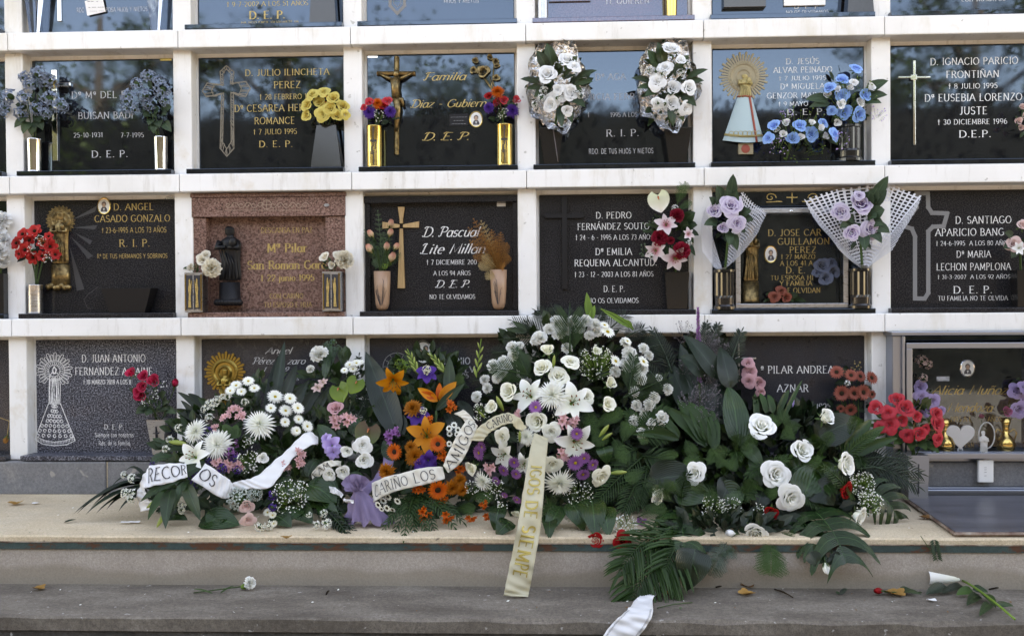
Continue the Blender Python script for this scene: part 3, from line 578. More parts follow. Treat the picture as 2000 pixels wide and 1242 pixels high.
def t_budlong(mb):
    pr = [(.001, -1), (.10, -.85), (.2, -.4), (.24, .0), (.2, .5), (.1, .85), (.001, 1)]
    vs = []; n = 6
    for r, z in pr:
        for k in range(n): vs.append((r * math.cos(2 * math.pi * k / n), r * math.sin(2 * math.pi * k / n), z))
    mb.add(vs, [(i * n + k, i * n + (k + 1) % n, (i + 1) * n + (k + 1) % n, (i + 1) * n + k) for i in range(6) for k in range(n)], 0, [(.5, i / 6) for i in range(7) for k in range(n)])
def t_heart(mb):
    """anthurium: heart-shaped spathe with a spadix"""
    rows = []
    for iv in range(9):
        v = iv / 8; row = []
        for iu in range(-4, 5):
            u = iu / 4; hw = 1.02 * math.sin(math.pi * min(.985, .1 + .9 * v ** .8)) ** .65
            y = -.65 + 1.75 * v - (.42 * abs(u) ** 1.5 * (1 - v) ** 2)
            row.append((u * hw * .95, -y * .92 + .0, .14 * abs(u) ** 1.5 - .28 * v * v + .05 * math.sin(8 * v) * abs(u)))
        rows.append(row)
    mb.grid(rows, 0)
    mb.tube([(0, .42, .03), (.02, .25, .28), (.06, -.1, .62)], [.085, .08, .04], 6, 1)
def t_poppy(mb):
    for l in range(2):
        for i in range(6): petal_pt(mb, .06, .95 - .2 * l, .40, i * 1.047 + .5 * l, .45 + .3 * l, -.55, 0, 4, petal_r, 2, .15, -.1, ru(-.2, .2))
    mb.ball((0, 0, .1), .2, 1, 5)
def t_spike(mb): pass
TEMPL = {'rose': (t_rose, ('*', 'stem'), {}), 'tight': (lambda mb: t_rose(mb, .45, 13), ('*', 'stem'), {}), 'bud': (t_bud, ('*', 'stem'), {}),
 'mum': (t_mum, ('*', '*'), {}), 'spider': (lambda mb: t_mum(mb, 105, .062, -.75, 1.1, .3, lanc), ('*', '*'), {}), 'pompon': (lambda mb: t_mum(mb, 70, .13, -.5, 1.0, .2, strap), ('*', '*'), {}),
 'carn': (t_carn, ('*', 'stem'), {}), 'daisy': (t_daisy, ('*', 'yolk', 'stem'), {}), 'ddaisy': (lambda mb: t_daisy(mb, 20, .13, .2, 2), ('*', 'yolk', 'stem'), {}), 'gerb': (lambda mb: t_daisy(mb, 26, .10, .3, 2, -.2), ('*', 'dcent', 'stem'), {}),
 'eye': (lambda mb: t_daisy(mb, 11, .22, .4, 1, -.15), ('*', 'dcent', 'stem'), {}), 'lily': (t_lily, ('*', 'lime', 'anther'), {}), 'star': (lambda mb: t_lily(mb, .34, .5, -.5), ('*', 'lime', 'anther'), {}), 'iris': (lambda mb: t_lily(mb, .42, .95, -1.9, False), ('*', 'lime', 'anther'), {}),
 'alstro': (t_alstro, ('*', 'lime', 'anther'), {}), 'floret': (t_floret, ('*', 'stem'), {}), 'starcl': (lambda mb: t_floret(mb, 8, 5, .5), ('*', 'stem'), {}), 'wax': (lambda mb: t_floret(mb, 9, 5, .40), ('*', 'stem'), {}), 'lbud': (t_budlong, ('*',), {}),
 'heart': (t_heart, ('*', 'spadix'), {}), 'poppy': (t_poppy, ('*', 'dcent'), {})}
CACHE = {}
FNAME = {'rose': 'rose', 'tight': 'rose', 'bud': 'rosebud', 'mum': 'chrysanthemum', 'spider': 'spider_chrysanthemum', 'pompon': 'chrysanthemum', 'carn': 'carnation', 'daisy': 'daisy', 'ddaisy': 'daisy', 'gerb': 'gerbera', 'eye': 'daisy', 'lily': 'lily', 'star': 'lily',
 'iris': 'iris', 'alstro': 'alstroemeria', 'floret': 'hydrangea', 'starcl': 'flower_cluster', 'wax': 'small_flower', 'lbud': 'bud', 'heart': 'anthurium', 'poppy': 'anemone'}
def fmesh(kind, colr):
    v = random.randrange(4 if kind in ('rose', 'tight') else 2); key = (kind, colr, v)
    if key not in CACHE:
        stt = random.getstate(); random.seed(hash(kind) % 1 + 17 * v + len(kind)); mb = MB(); fn, ms, _ = TEMPL[kind]
        if kind == 'rose': t_rose(mb, (1.0, .8, 1.15, .6)[v], (17, 15, 19, 14)[v])
        elif kind == 'tight': t_rose(mb, (.45, .3, .6, .2)[v], (13, 11, 14, 10)[v])
        else: fn(mb)
        random.setstate(stt)
        CACHE[key] = mb.mesh(FNAME[kind] + '_' + colr, [P[colr] if q == '*' else P[q] for q in ms], True)
    return CACHE[key]
def aim(d, spin=None): return Vector(d).normalized().to_track_quat('Z', 'Y') @ Quaternion((0, 0, 1), ru(0, 6.28) if spin is None else spin)
def flower(parent, kind, colr, px, py, Y, rp, d=None, spin=None, name=None):
    """flower of radius rp pixels centred on a photograph pixel, standing at depth Y, facing d"""
    c = W(px, py, Y)
    if d is None: d = (ru(-.35, .35), -1, ru(0, .55))
    return put(name or FNAME[kind], fmesh(kind, colr), parent, c, aim(d, spin), S(rp, Y))

def leafmb(a, b, wid, sag=None, face=None, prof=lanc, fold=.25, n=8, mi=0, mb=None, vary=0.0):
    a, b = Vector(a), Vector(b); mb = mb or MB()
    c = (a + b) / 2 + (Vector(sag) if sag is not None else Vector((0, 0, .1)) * (b - a).length)
    path = bez(a, b, c, n); sd, nn = frames(path, Vector(face if face is not None else (0, -1, .45)))
    blade(mb, path, wid, sd, nn, prof, fold, mi, 2, vary if vary else ru(-.12, .12)); return mb
def leaf(parent, a, b, wid, m='leaf', sag=None, face=None, prof=lanc, fold=.25, name='leaf', n=8, vary=0.0):
    return part(name, leafmb(a, b, wid, sag, face, prof, fold, n, 0, None, vary), P[m], parent, True, a)
def frond(parent, a, b, ll, m='palm', sag=None, face=None, n=22, lw=.0032, sweep=.75, droop=.25, name='palm_frond', start=.12, taper=.55):
    """pinnate palm leaf from a to b, leaflets ll long"""
    a, b = Vector(a), Vector(b); mb = MB()
    c = (a + b) / 2 + (Vector(sag) if sag is not None else Vector((0, 0, .12)) * (b - a).length)
    path = bez(a, b, c, n); sd, nn = frames(path, Vector(face if face is not None else (0, -1, .45)))
    mb.tube(path, [.004 * (1 - .75 * i / n) + .0006 for i in range(n + 1)], 4)
    for i in range(int(n * start), n + 1):
        v = i / n; t = (path[min(i + 1, n)] - path[max(i - 1, 0)]).normalized()
        l = ll * (1 - taper * max(0, v - .3) / .7) * (.6 + .4 * min(1, v * 4)) * ru(.88, 1.08)
        for s in ((-1, 1) if i < n else (0,)):
            d = (t * (sweep + .35 * v) + sd[i] * s + nn[i] * ru(-.12, .22)).normalized()
            e = path[i] + d * l + Vector((0, 0, -droop * l * ru(.4, 1.2)))
            leafmb(path[i], e, lw * ru(.85, 1.15), d * (l * .04) + nn[i] * (.06 * l) + Vector((0, 0, droop * l * .35)), nn[i] + sd[i] * (s * .35), strap, .5, 4, 0, mb)
    return part(name, mb, P[m], parent, True, a)
def fern(parent, a, b, wd, m='fern', sag=None, face=None, n=14, name='fern_frond', jag=7):
    a, b = Vector(a), Vector(b); mb = MB()
    c = (a + b) / 2 + (Vector(sag) if sag is not None else Vector((0, 0, .1)) * (b - a).length)
    path = bez(a, b, c, n); sd, nn = frames(path, Vector(face if face is not None else (0, -1, .45)))
    mb.tube(path, [.0022 * (1 - .7 * i / n) for i in range(n + 1)], 4)
    for i in range(2, n + 1):
        v = i / n; l = wd * math.sin(math.pi * (1 - v) ** .75 * .93 + .1) * ru(.9, 1.1); t = (path[min(i + 1, n)] - path[max(i - 1, 0)]).normalized()
        for s in (-1, 1):
            d = (t * .55 + sd[i] * s + nn[i] * ru(-.1, .15)).normalized(); q = d.cross(nn[i]).normalized()
            J_ = max(4, min(11, int(l / .0045)))
            mb.add([path[i] - t * .0006, path[i] + t * .0006, path[i] + d * l], [(0, 1, 2)], 0, [(.5, v)] * 3)
            for j in range(J_):
                w_ = (j + .5) / J_; p = path[i] + d * (l * w_); ln = l * .26 * (1 - .7 * w_) + .003
                for s2 in (-1, 1):
                    e = p + (d * .75 + q * s2).normalized() * ln + nn[i] * (ru(-.15, .1) * ln); k = d * max(ln * .30, l / J_ * .42)
                    mb.add([p, p + k + (e - p) * .45 , e, p - k * .3 + (e - p) * .45], [(0, 1, 2, 3)], 0, [(.5, v)] * 4)
    return part(name, mb, P[m], parent, True, a)
def monstera(parent, a, b, wd, m='mon', sag=None, face=None, lobes=4, name='monstera_leaf', curlz=.0):
    """split leaf: lobes joined along the midrib"""
    a, b = Vector(a), Vector(b); mb = MB(); n = 24
    c = (a + b) / 2 + (Vector(sag) if sag is not None else Vector((0, 0, .1)) * (b - a).length)
    path = bez(a, b, c, n); sd, nn = frames(path, Vector(face if face is not None else (0, -1, .45)))
    mb.tube(path, [.003 * (1 - .7 * i / n) for i in range(n + 1)], 4)
    for s in (-1, 1):
        for k in range(lobes):
            v0, v1 = (k + .04) / lobes, (k + .96) / lobes; rows = []
            L_ = wd * (math.sin(math.pi * (.22 + .68 * (v0 + v1) / 2)) ** .7)
            for j in range(8):
                w_ = j / 7; row = []
                pinch = 1.03 if w_ < .38 else (1 - .20 * math.sin(math.pi * (w_ - .38) / .62) if w_ < .8 else (1 - .20 * math.sin(math.pi * .42 / .62)) * (1 - ((w_ - .8) / .2) ** 2 * .6))
                for i in range(4):
                    vv = (v0 + v1) / 2 + (v1 - v0) * (i / 3 - .5) * pinch * (1 if k < lobes - 1 or w_ < .2 else 1 - .8 * w_)
                    x = min(n - 1e-6, max(0, vv * n)); q = int(x); f = x - q; p = path[q].lerp(path[q + 1], f); t = (path[q + 1] - path[q]).normalized()
                    d = (sd[q] * s + t * (.15 + .75 * (v0 - .25) + .35 * w_)).normalized()
                    row.append(p + d * (L_ * w_) + nn[q] * (.16 * L_ * math.sin(w_ * 2.4) - (.28 + curlz) * L_ * w_ * w_) + Vector((0, 0, -.16 * L_ * w_ * w_)))
                rows.append(row)
            mb.grid(rows, 0, [(i / 3, j / 7) for j in range(8) for i in range(4)])
    return part(name, mb, P[m], parent, True, a)
def gyps(parent, px, py, Y, rp, n=70, colr='white', dens=.0026, name='gypsophila_spray', stemcol='lime'):
    """baby's breath: one spray of fine branching stems with tiny blooms"""
    c = W(px, py, Y); R_ = S(rp, Y); mb = MB(); root = c + Vector((0, R_ * .6, -R_ * .9))
    for i in range(n):
        d = Vector((ru(-1, 1), ru(-.7, .5), ru(-1, 1)))
        if d.length > 1: d.normalize()
        p = c + d * R_; r = dens * ru(.6, 1.25)
        mb.tube([root.lerp(p, .45) + Vector((0, 0, .1 * R_)), p], .0004, 3, 1, False)
        for k in range(3):
            q = p + Vector((ru(-1, 1), ru(-1, 1), ru(-1, 1))) * (r * .55)
            mb.add([q + Vector((r * .6, 0, 0)), q + Vector((0, r * .6, 0)), q + Vector((-r * .6, 0, 0)), q + Vector((0, -r * .6, 0)), q + Vector((0, 0, r * .6)), q - Vector((0, 0, r * .6))],
                   [(0, 1, 4), (1, 2, 4), (2, 3, 4), (3, 0, 4), (1, 0, 5), (2, 1, 5), (3, 2, 5), (0, 3, 5)], 0, [(.5, .9)] * 6)
    o = part(name, mb, [P[colr], P[stemcol]], parent, False, c); return o
def greens(parent, blobs, n, m='deep', size=.05, name='filler_foliage', kinds=1.0):
    """uncountable small leaves filling an arrangement; blobs = (px, py, rx, ry, Y)"""
    mb = MB(); tot = sum(q[2] * q[3] for q in blobs)
    for (cx, cy, rx, ry, Y) in blobs:
        for i in range(int(n * rx * ry / tot)):
            a = ru(0, 6.28); r = math.sqrt(rnd()) ; x = cx + rx * r * math.cos(a); y = cy + ry * r * math.sin(a)
            p = W(x, y, Y + ru(-.03, .12) + .08 * r)
            if p.z < .006 and p.y > PE: p.z = .006 + rnd() * .02
            d = Vector((math.cos(a) * r + ru(-.7, .7), ru(-.9, .3), -math.sin(a) * r + ru(-.4, .8))).normalized(); l = size * ru(.6, 1.5)
            e = p + d * l
            if e.z < .004 and e.y > PE: e.z = .004 + rnd() * .01
            leafmb(p, e, l * ru(.16, .30) * kinds, Vector((0, 0, .12 * l)), (ru(-.5, .5), -1, ru(0, .9)), lanc, .25, 3, 0, mb)
    o = part(name, mb, P[m], parent, True); o['kind'] = 'stuff'; return o
def stemlet(parent, a, b, r=.002, m='stem', name='stem', sag=(0, 0, 0)):
    a, b = Vector(a), Vector(b); mb = MB(); mb.tube(bez(a, b, (a + b) / 2 + Vector(sag), 6), [r] * 7, 5); return part(name, mb, P[m], parent, True, a)
def ribbon(parent, secs, m, name='ribbon', txt=None, th=.0006, n=22):
    """band through cross-sections [(x1, y1, x2, y2, Y1, Y2)] in photograph pixels; txt = [(words, s0, s1, t0, t1, style, material, upright)]"""
    A = [W(q[0], q[1], q[4]) for q in secs]; B = [W(q[2], q[3], q[5]) for q in secs]; k = len(secs)
    def cr(P_, s):
        s = max(0, min(k - 1.0001, s)); i = int(s); f = s - i
        p0, p1, p2, p3 = P_[max(0, i - 1)], P_[i], P_[min(k - 1, i + 1)], P_[min(k - 1, i + 2)]
        return p1 + .5 * f * (p2 - p0 + f * (2 * p0 - 5 * p1 + 4 * p2 - p3 + f * (3 * (p1 - p2) + p3 - p0)))
    ph = ru(0, 6)
    def crease(s, t): return .0026 * math.sin(5.1 * s + 4.0 * t + ph) + .0022 * math.sin(11.3 * s - 5.0 * t + 2 * ph) + .0012 * (t - .5) * math.sin(3.3 * s + ph)
    def at(s, t, off=0.0):
        a, b2 = cr(A, s), cr(B, s); p = a.lerp(b2, t); off = off + crease(s, t)
        if off:
            e = .02; tn = (cr(A, s + e).lerp(cr(B, s + e), t) - cr(A, s - e).lerp(cr(B, s - e), t)); nn = tn.cross(b2 - a)
            if nn.length > 0:
                nn.normalize()
                if nn.y > 0: nn = -nn
                p = p + nn * off
        return p
    mb = MB(); m_ = n * (k - 1); rows = [[at(i / n, j / 8) for j in range(9)] for i in range(m_ + 1)]
    mb.grid(rows)
    o = part(name, mb, m, parent, True, A[0]); md = o.modifiers.new('thickness', 'SOLIDIFY'); md.thickness = th; md.offset = 0
    for (words, s0, s1, t0, t1, style, lm, flip) in (txt or []):
        wd, qs = text_quads(words, style); tb = MB()
        for lay, q in qs:
            pts = []
            for x, y in q:
                u, v = x / wd, y / 10
                pts.append(at(s0 + (s1 - s0) * u, t1 + (t0 - t1) * v, .0030 + .00003 * (lay % 9)))
            tb.add(pts, [(0, 1, 2, 3)])
        part('lettering', tb, lm, o, False, A[0])
    return o
# ------------------------------------------------------------------ plaques
YS = .10                                                  # front of the slabs
def plaque(k, r, label, m, sill=True, sillm=None, lines=(), lm='wt', slab=True, bev=.002):
    x0, x1 = X0 + k * DX + .0421, X0 + (k + 1) * DX - .0421; z0, z1 = ZL[r], ZL[r] + .5655
    p = empty('niche_plaque', ((x0 + x1) / 2, YS, z0), label, 'grave plaque', 'plaques closing the niches')
    if slab:
        b = MB(); b.box(x0 + .0125, x1 - .0125, YS, YS + .03, z0 + .002, z1 - .020, 0, bev); part('slab', b, M[m], p)
    if sill:
        b = MB(); b.box(x0 - .012, x1 + .004, .004, YS - .0005, z0 + .0012, z0 + .023, 0, .0025); part('sill', b, M[sillm or m], p)
    if lines: letters(p, lines, lm)
    return p
def letters(p, lines, lm, Y=YS, name='lettering'):
    for t in lines: b = MB(); line(b, t[0], t[1], t[2], t[3], t[4], Y, t[5] if len(t) > 5 else 'serif'); part(name, b, M[lm], p)
def pt(px, py, Y=YS): q = W(px, py, Y); return q.x, q.z
def bars(p, name, segs, m, Y, th, bev=.0015):
    """flat bars: (px0, py0, px1, py1) boxes of thickness th standing on the plane Y"""
    b = MB()
    for i, (a0, c0, a1, c1) in enumerate(segs):
        q0 = W(min(a0, a1), max(c0, c1), Y); q1 = W(max(a0, a1), min(c0, c1), Y)
        b.box(q0.x, q1.x, Y - th - .0004 * i, Y - .0002, q0.z, q1.z, 0, bev)
    return part(name, b, M[m], p)
def outline(b, poly, wpx, Y, closed=True, mi=0, lay=0):
    """engraved line along a polygon of photograph pixels"""
    n = len(poly); pts = [Vector((*pt(x, y, Y),)) for x, y in poly]; hw = S(wpx, Y) / 2
    for i in range(n if closed else n - 1):
        a, c = pts[i], pts[(i + 1) % n]; d = (c - a); l = d.length
        if l < 1e-6: continue
        d /= l; q = Vector((-d.y, d.x)) * hw; e = d * hw * .8; yy = Y - .0005 - .00004 * ((i + lay) % 7)
        b.add([(v.x, yy, v.y) for v in (a - e + q, a - e - q, c + e - q, c + e + q)], [(0, 1, 2, 3)], mi)
def oval(p, px, py, rx, ry, kind='man', Y=YS, rim='goldm'):
    """enamel portrait medallion: rim, plate, and a printed bust"""
    c = W(px, py, Y); a, h = S(rx, Y), S(ry, Y); n = 28
    def ell(k, y): return [(c.x + a * k * math.cos(2 * math.pi * i / n), y, c.z + h * k * math.sin(2 * math.pi * i / n)) for i in range(n)]
    b = MB(); R_ = [ell(1.0, Y - .0005), ell(1.0, Y - .004), ell(.93, Y - .0055), ell(.86, Y - .005)]
    for q in range(3): b.add(R_[q] + R_[q + 1], [(i, (i + 1) % n, n + (i + 1) % n, n + i) for i in range(n)])
    o = part('portrait_medallion', b, M[rim], p, True)
    b = MB(); b.add(ell(.87, Y - .0048), [tuple(range(n))]); part('enamel_plate', b, M['porcelain'], o)
    heads = [(0, .16, .30)] if kind != 'couple' else [(-.36, .02, .25), (.28, .26, .26)]
    for (hx, hz, hr) in heads:
        b = MB(); yy = Y - .0052
        b.add([(c.x + a * (hx + hr * 1.15 * math.cos(2 * math.pi * i / 14)), yy, c.z + h * (hz + .06 + hr * 1.0 * math.sin(2 * math.pi * i / 14))) for i in range(14)], [tuple(range(14))], 1)
        b.add([(c.x + a * (hx + hr * .85 * math.cos(2 * math.pi * i / 14)), yy - .0002, c.z + h * (hz - .04 + hr * .92 * math.sin(2 * math.pi * i / 14))) for i in range(14)], [tuple(range(14))], 0)
        b.add([(c.x + a * (hx + q[0]), yy - .0001, c.z + h * q[1]) for q in ((-.5, -.66), (.5, -.66), (.46, -.34), (.22, hz - hr * .75), (-.22, hz - hr * .75), (-.46, -.34))], [tuple(range(6))], 1)
        if kind == 'man': b.add([(c.x + a * (hx + q[0]), yy - .0003, c.z + h * q[1]) for q in ((-.12, -.26), (0, -.6), (.12, -.26))], [(0, 1, 2)], 2)
        part('portrait', b, [M['skin'], M['suit'], M['porcelain']], o)
    return o
def halo(p, px, py, r0, r1, m, n=40, Y=YS, th=.006, name='halo', disc=True, long=1.0):
    """rayed halo: ring, disc and alternating rays"""
    c = W(px, py, Y); a, q = S(r0, Y), S(r1, Y); b = MB()
    if disc:
        pr = [(.001, .35), (.35, .5), (.42, 1), (.55, .45), (.72, .5), (.80, 1.0), (.92, .9), (1.0, .6), (1.0, 0)]
        k = 36; rings = [[(c.x + a * f * math.cos(2 * math.pi * i / k), Y - .0006 - th * h, c.z + a * f * math.sin(2 * math.pi * i / k)) for i in range(k)] for f, h in pr]
        for j in range(len(pr) - 1): b.add(rings[j] + rings[j + 1], [(i, (i + 1) % k, k + (i + 1) % k, k + i) for i in range(k)])
        for i in range(24):
            an = 2 * math.pi * i / 24; b.ball((c.x + a * .86 * math.cos(an), Y - th, c.z + a * .86 * math.sin(an)), a * .05, 0, 4)
    for i in range(n):
        an = 2 * math.pi * i / n + .02; L_ = q if i % 2 == 0 else a + (q - a) * .72; wd = math.pi * a / n * 1.25
        d = Vector((math.cos(an), math.sin(an))); s = Vector((-d.y, d.x)); o0 = Vector((c.x, c.z))
        pts = [o0 + d * a * .97 - s * wd * .55, o0 + d * a * .97 + s * wd * .55, o0 + d * L_ * .96 + s * wd * .8, o0 + d * L_ * 1.0, o0 + d * L_ * .96 - s * wd * .8]
        b.prism([(v.x, v.y) for v in pts], Y - th * .7, Y - .0005)
    return part(name, b, M[m], p)
def figure(b, cx, zb, h, Y, wd, dep=None, folds=9, child=True, mi=0):
    """robed standing figure with a child on her arm, as a half-round relief; cx, zb in metres"""
    dep = dep or wd * .5
    prof = [(.0, .42), (.02, .47), (.10, .46), (.22, .41), (.38, .38), (.52, .40), (.60, .43), (.68, .45), (.74, .40), (.79, .24), (.81, .15), (.835, .15), (.86, .19), (.90, .215), (.94, .20), (.955, .22), (.97, .20), (1.0, .10), (1.0, .001)]
    n = 26; rows = []
    for v, r in prof:
        row = []
        for k in range(n + 1):
            an = math.pi + math.pi * k / n; q = (1 + (.10 * math.sin(an * folds + 4 * v) * (1 - v) ** .5 if v < .7 else 0))
            sway = .06 * math.sin(v * 3.2) * wd
            row.append((cx + sway + wd * r * q * math.cos(an), Y + dep * 1.5 * r * q * math.sin(an) * .9, zb + h * v))
        rows.append(row)
    b.grid(rows, mi)
    for s in (-1, 1): b.tube([(cx + s * wd * .38, Y - dep * .35, zb + h * .72), (cx + s * wd * .46, Y - dep * .62, zb + h * .60), (cx + s * wd * .05, Y - dep * .85, zb + h * .61)], [wd * .13, wd * .12, wd * .07], 7, mi)
    if child:
        b.ball((cx + wd * .26, Y - dep * .75, zb + h * .70), wd * .17, mi, 6, 1, 1, 1.5); b.ball((cx + wd * .24, Y - dep * .85, zb + h * .79), wd * .10, mi, 6)
    for k in range(5):
        b.tube([(cx - wd * .36 + wd * .12 * k, Y - dep * .62, zb + h * (.58 - .03 * k)), (cx + wd * (-.2 + .12 * k), Y - dep * .72, zb + h * .30), (cx + wd * (-.3 + .16 * k), Y - dep * .66, zb + h * .03)], wd * .03, 5, mi)
def makertag(p, px, py, wpx, hpx, m='chrome'):
    q0, q1 = W(px - wpx / 2, py + hpx / 2, YS), W(px + wpx / 2, py - hpx / 2, YS); b = MB(); b.box(q0.x, q1.x, YS - .002, YS - .0003, q0.z, q1.z, 0, .0008); part('maker_tag', b, M[m], p)
R1 = 'second row of niches from the top'
# --- top row: only the feet of the plaques are in the picture
p = plaque(0, 0, 'dark plaque at top left with a paper note taped over its small lettering', 'black', False, None, [("RDO.", 150, 167, 25, 8.5, 'sans'), ("POSA HIJOS Y NIETOS", 207, 288, 24, 8.5, 'sans')], 'gt')
bars(p, 'cross', [(114, -60, 120, 43), (100, -30, 134, -24)], 'chrome', YS, .008)
b = MB(); q = [W(166, 3, .09), W(201, -3, .09), W(207, 24, .092), W(171, 32, .092)]; b.add([Vector(v) + Vector((0, -.003, 0)) for v in q], [(0, 1, 2, 3)]); nb = part('paper_note', b, M['paper'], p); nb['label'] = 'white paper note taped on askew'
b = MB(); line(b, "__", 171, 183, 7, 7, .086, 'sans'); line(b, "_", 188, 192, 7, 6, .086, 'sans'); line(b, "_ __ ___", 173, 203, 19, 8, .086, 'sans'); line(b, "____ ___", 176, 203, 25, 5, .086, 'sans'); part('print', b, M['dkt'], nb)
p = plaque(1, 0, 'polished black plaque in top row with a gold date line and gothic initials', 'black', True, None, [("† 9-7-2002 A LOS 51 AÑOS", 443, 602, 14, 9), ("D. E. P.", 487, 557, 38, 15, 'gothic'), ("HA SIDO FACIL OLVIDARTE IM", 471, 583, 47, 4, 'sans')], 'gold')
p = plaque(2, 0, 'polished black plaque in top row with the foot of an outlined cross', 'black', True, None, [("HIJOS Y NIETOS", 867, 935, 7, 7, 'sans')], 'gt')
b = MB(); outline(b, [(762, -80), (762, 12), (776, 27), (790, 12), (790, -80)], 6, YS, False); outline(b, [(769, -80), (769, 8), (776, 15), (783, 8), (783, -80)], 1.2, YS, False, 0, 3); part('engraved_cross', b, M['engr'], p)
p = plaque(3, 0, 'purplish brown granite plaque in top row between steel and brass vases', 'redp', True, None, [("TE QUIEREN", 1181, 1268, 9, 11)], 'gt')
bars(p, 'raised_frame', [(1072, -40, 1153, 6)], 'redp', YS, .012)
p = plaque(4, 0, 'polished black plaque in top row mirroring plain blue sky, small white initials', 'black', True, None, [("D. E. P.", 1551, 1603, 18, 8), ("NO OS OLVIDAMOS", 1535, 1618, 27, 5, 'sans')], 'wt')
bars(p, 'bracket', [(1411, -30, 1493, 20)], 'blackp', YS, .03, .003)
b = MB(); q0 = W(1530, 14, YS); q1 = W(1611, -40, YS); b.box(q0.x, q1.x, YS - .012, YS - .0003, q0.z, q1.z, 0, .002); part('marble_panel', b, M['porcelain'], p)
p = plaque(5, 0, 'polished plaque at top right mirroring leafy branches, grey lower-case words', 'black', True, None, [("con nosotros", 1878, 1963, 4, 8)], 'gt')
# --- second row
p = plaque(0, 1, 'black plaque with chrome cross between two faded blue silk bouquets', 'black', True, None,
  [("Dª Mª DEL P", 140, 246, 193, 13), ("BUISAN BADI", 153, 260, 233, 13), ("25-10-1931", 144, 201, 269, 9), ("7-7-1995", 236, 281, 269, 9), ("D. E. P.", 179, 250, 308, 13)], 'gt')
bars(p, 'cross', [(105, 138, 113, 315), (80, 163, 104.6, 170), (113.4, 163, 140, 170)], 'chrome', YS, .012); makertag(p, 324, 117, 22, 5, 'goldm')
c = W(109, 167, YS); b = MB(); b.lathe([(.016, 0), (.02, .002), (.016, .004)], (0, 0, 0), 18); b.v = [(c.x + v[0], YS - .012 - v[2], c.z + v[1]) for v in b.v]; part('cross_ring', b, M['goldm'], p)
p = plaque(1, 1, 'black plaque with large outlined cross and gold capitals, yellow roses at its right', 'black', True, None,
  [("D. JULIO ILINCHETA", 479, 643, 149, 12), ("PEREZ", 535, 587, 173, 13), ("† 28 FEBRERO 19", 507, 606, 195, 10), ("Dª CESAREA HER", 458, 594, 219, 13), ("ROMANCE", 497, 576, 243, 13), ("† 7 JULIO 1995", 495, 580, 263, 10), ("D. E. P.", 506, 572, 288, 12)], 'gold')
b = MB()
XO = [(442, 129), (457, 141), (454, 163), (480, 160), (489, 173), (480, 189), (456, 181), (457, 290), (443, 306), (430, 290), (433, 183), (403, 190), (395, 178), (405, 163), (432, 166), (430, 140)]
outline(b, XO, 2, YS); XI = [(443 + (x - 443) * .62, 178 + (y - 178) * .88 + (1 if y > 200 else 0)) for x, y in XO]; outline(b, XI, 1.6, YS, True, 0, 3)
for i in range(len(XO)):
    a, c2 = XO[i], XO[(i + 1) % len(XO)]; d2, e2 = XI[i], XI[(i + 1) % len(XO)]
    nn = max(2, int(math.hypot(c2[0] - a[0], c2[1] - a[1]) / 5))
    for j in range(nn):
        f = (j + rnd() * .6) / nn; outline(b, [(a[0] + (c2[0] - a[0]) * f, a[1] + (c2[1] - a[1]) * f), (d2[0] + (e2[0] - d2[0]) * f + ru(-2, 2), d2[1] + (e2[1] - d2[1]) * f + ru(-2, 2))], 1.3, YS, False, 0, j)
part('engraved_cross', b, M['engr2'], p)
p = plaque(2, 1, 'glossy black family plaque with bronze crucifix, bronze rose and gold script', 'black', True, None,
  [("Familia", 828, 908, 158, 15, 'script'), ("Diaz - Gubiern", 803, 948, 211, 15, 'script'), ("D. E. P.", 826, 916, 275, 15, 'script')], 'gold')
b = MB(); q = [W(775, 112, YS), W(775, 303, YS), W(737, 145, YS), W(812, 145, YS)]
yy = YS - .006
b.tube([(q[0].x, yy, q[0].z), (q[1].x, yy, q[1].z)], [.0115, .0115], 7); b.tube([(q[2].x, yy, q[2].z), (q[3].x, yy, q[3].z)], .0105, 7)
cr_ = part('crucifix', b, M['bronze'], p); b = MB()
s1 = S(1, YS); cx, cz = q[0].x - 1.5 * s1, W(775, 160, YS).z
b.ball((cx + .004, yy - .022, cz + 12 * s1), .0145, 0, 7, 1, 1, 1.25)
b.tube([(cx, yy - .018, cz + 3 * s1), (cx, yy - .022, cz - 15 * s1), (cx + .004, yy - .018, cz - 35 * s1)], [.024, .019, .021], 8)
for s in (-1, 1): b.tube([(cx + s * .02, yy - .018, cz + 2 * s1), (cx + s * .045, yy - .018, cz + 7 * s1), (cx + s * 34 * s1, yy - .012, cz + 16 * s1)], [.009, .007, .005], 6)
b.tube([(cx + .003, yy - .018, cz - 33 * s1), (cx + .012, yy - .024, cz - 58 * s1), (cx + .003, yy - .014, cz - 90 * s1), (cx, yy - .01, cz - 98 * s1)], [.019, .014, .010, .008], 8)
b.tube([(cx - .012, yy - .02, cz - 36 * s1), (cx + .03, yy - .02, cz - 38 * s1), (cx + .034, yy - .016, cz - 52 * s1)], [.014, .012, .006], 6)
part('corpus', b, M['bronze'], cr_, True)
b = MB()
for (x, y, r) in ((944, 140, 15), (928, 118, 7), (925, 137, 8), (957, 112, 7), (968, 120, 8), (970, 128, 7), (969, 152, 8)):
    sub = MB(); t_rose(sub, .9, 12); c = W(x, y, YS - .012); k = S(r, YS); qq = aim((ru(-.3, .3), -1, .2)); b.add([c + qq @ (Vector(v) * k) for v in sub.v], sub.f)
b.tube([W(944, 150, YS - .01), W(972, 190, YS - .008), W(985, 232, YS - .006)], [.005, .004, .003], 6); b.tube([W(965, 125, YS - .01), W(962, 160, YS - .008), W(975, 195, YS - .008)], .003, 5); b.tube([W(957, 150, YS - .01), W(964, 185, YS - .008)], .003, 5)
part('bronze_rose', b, M['bronze'], p, True)
bars(p, 'small_nameplate', [(878, 223, 915, 247)], 'blackm', YS, .003); b = MB()
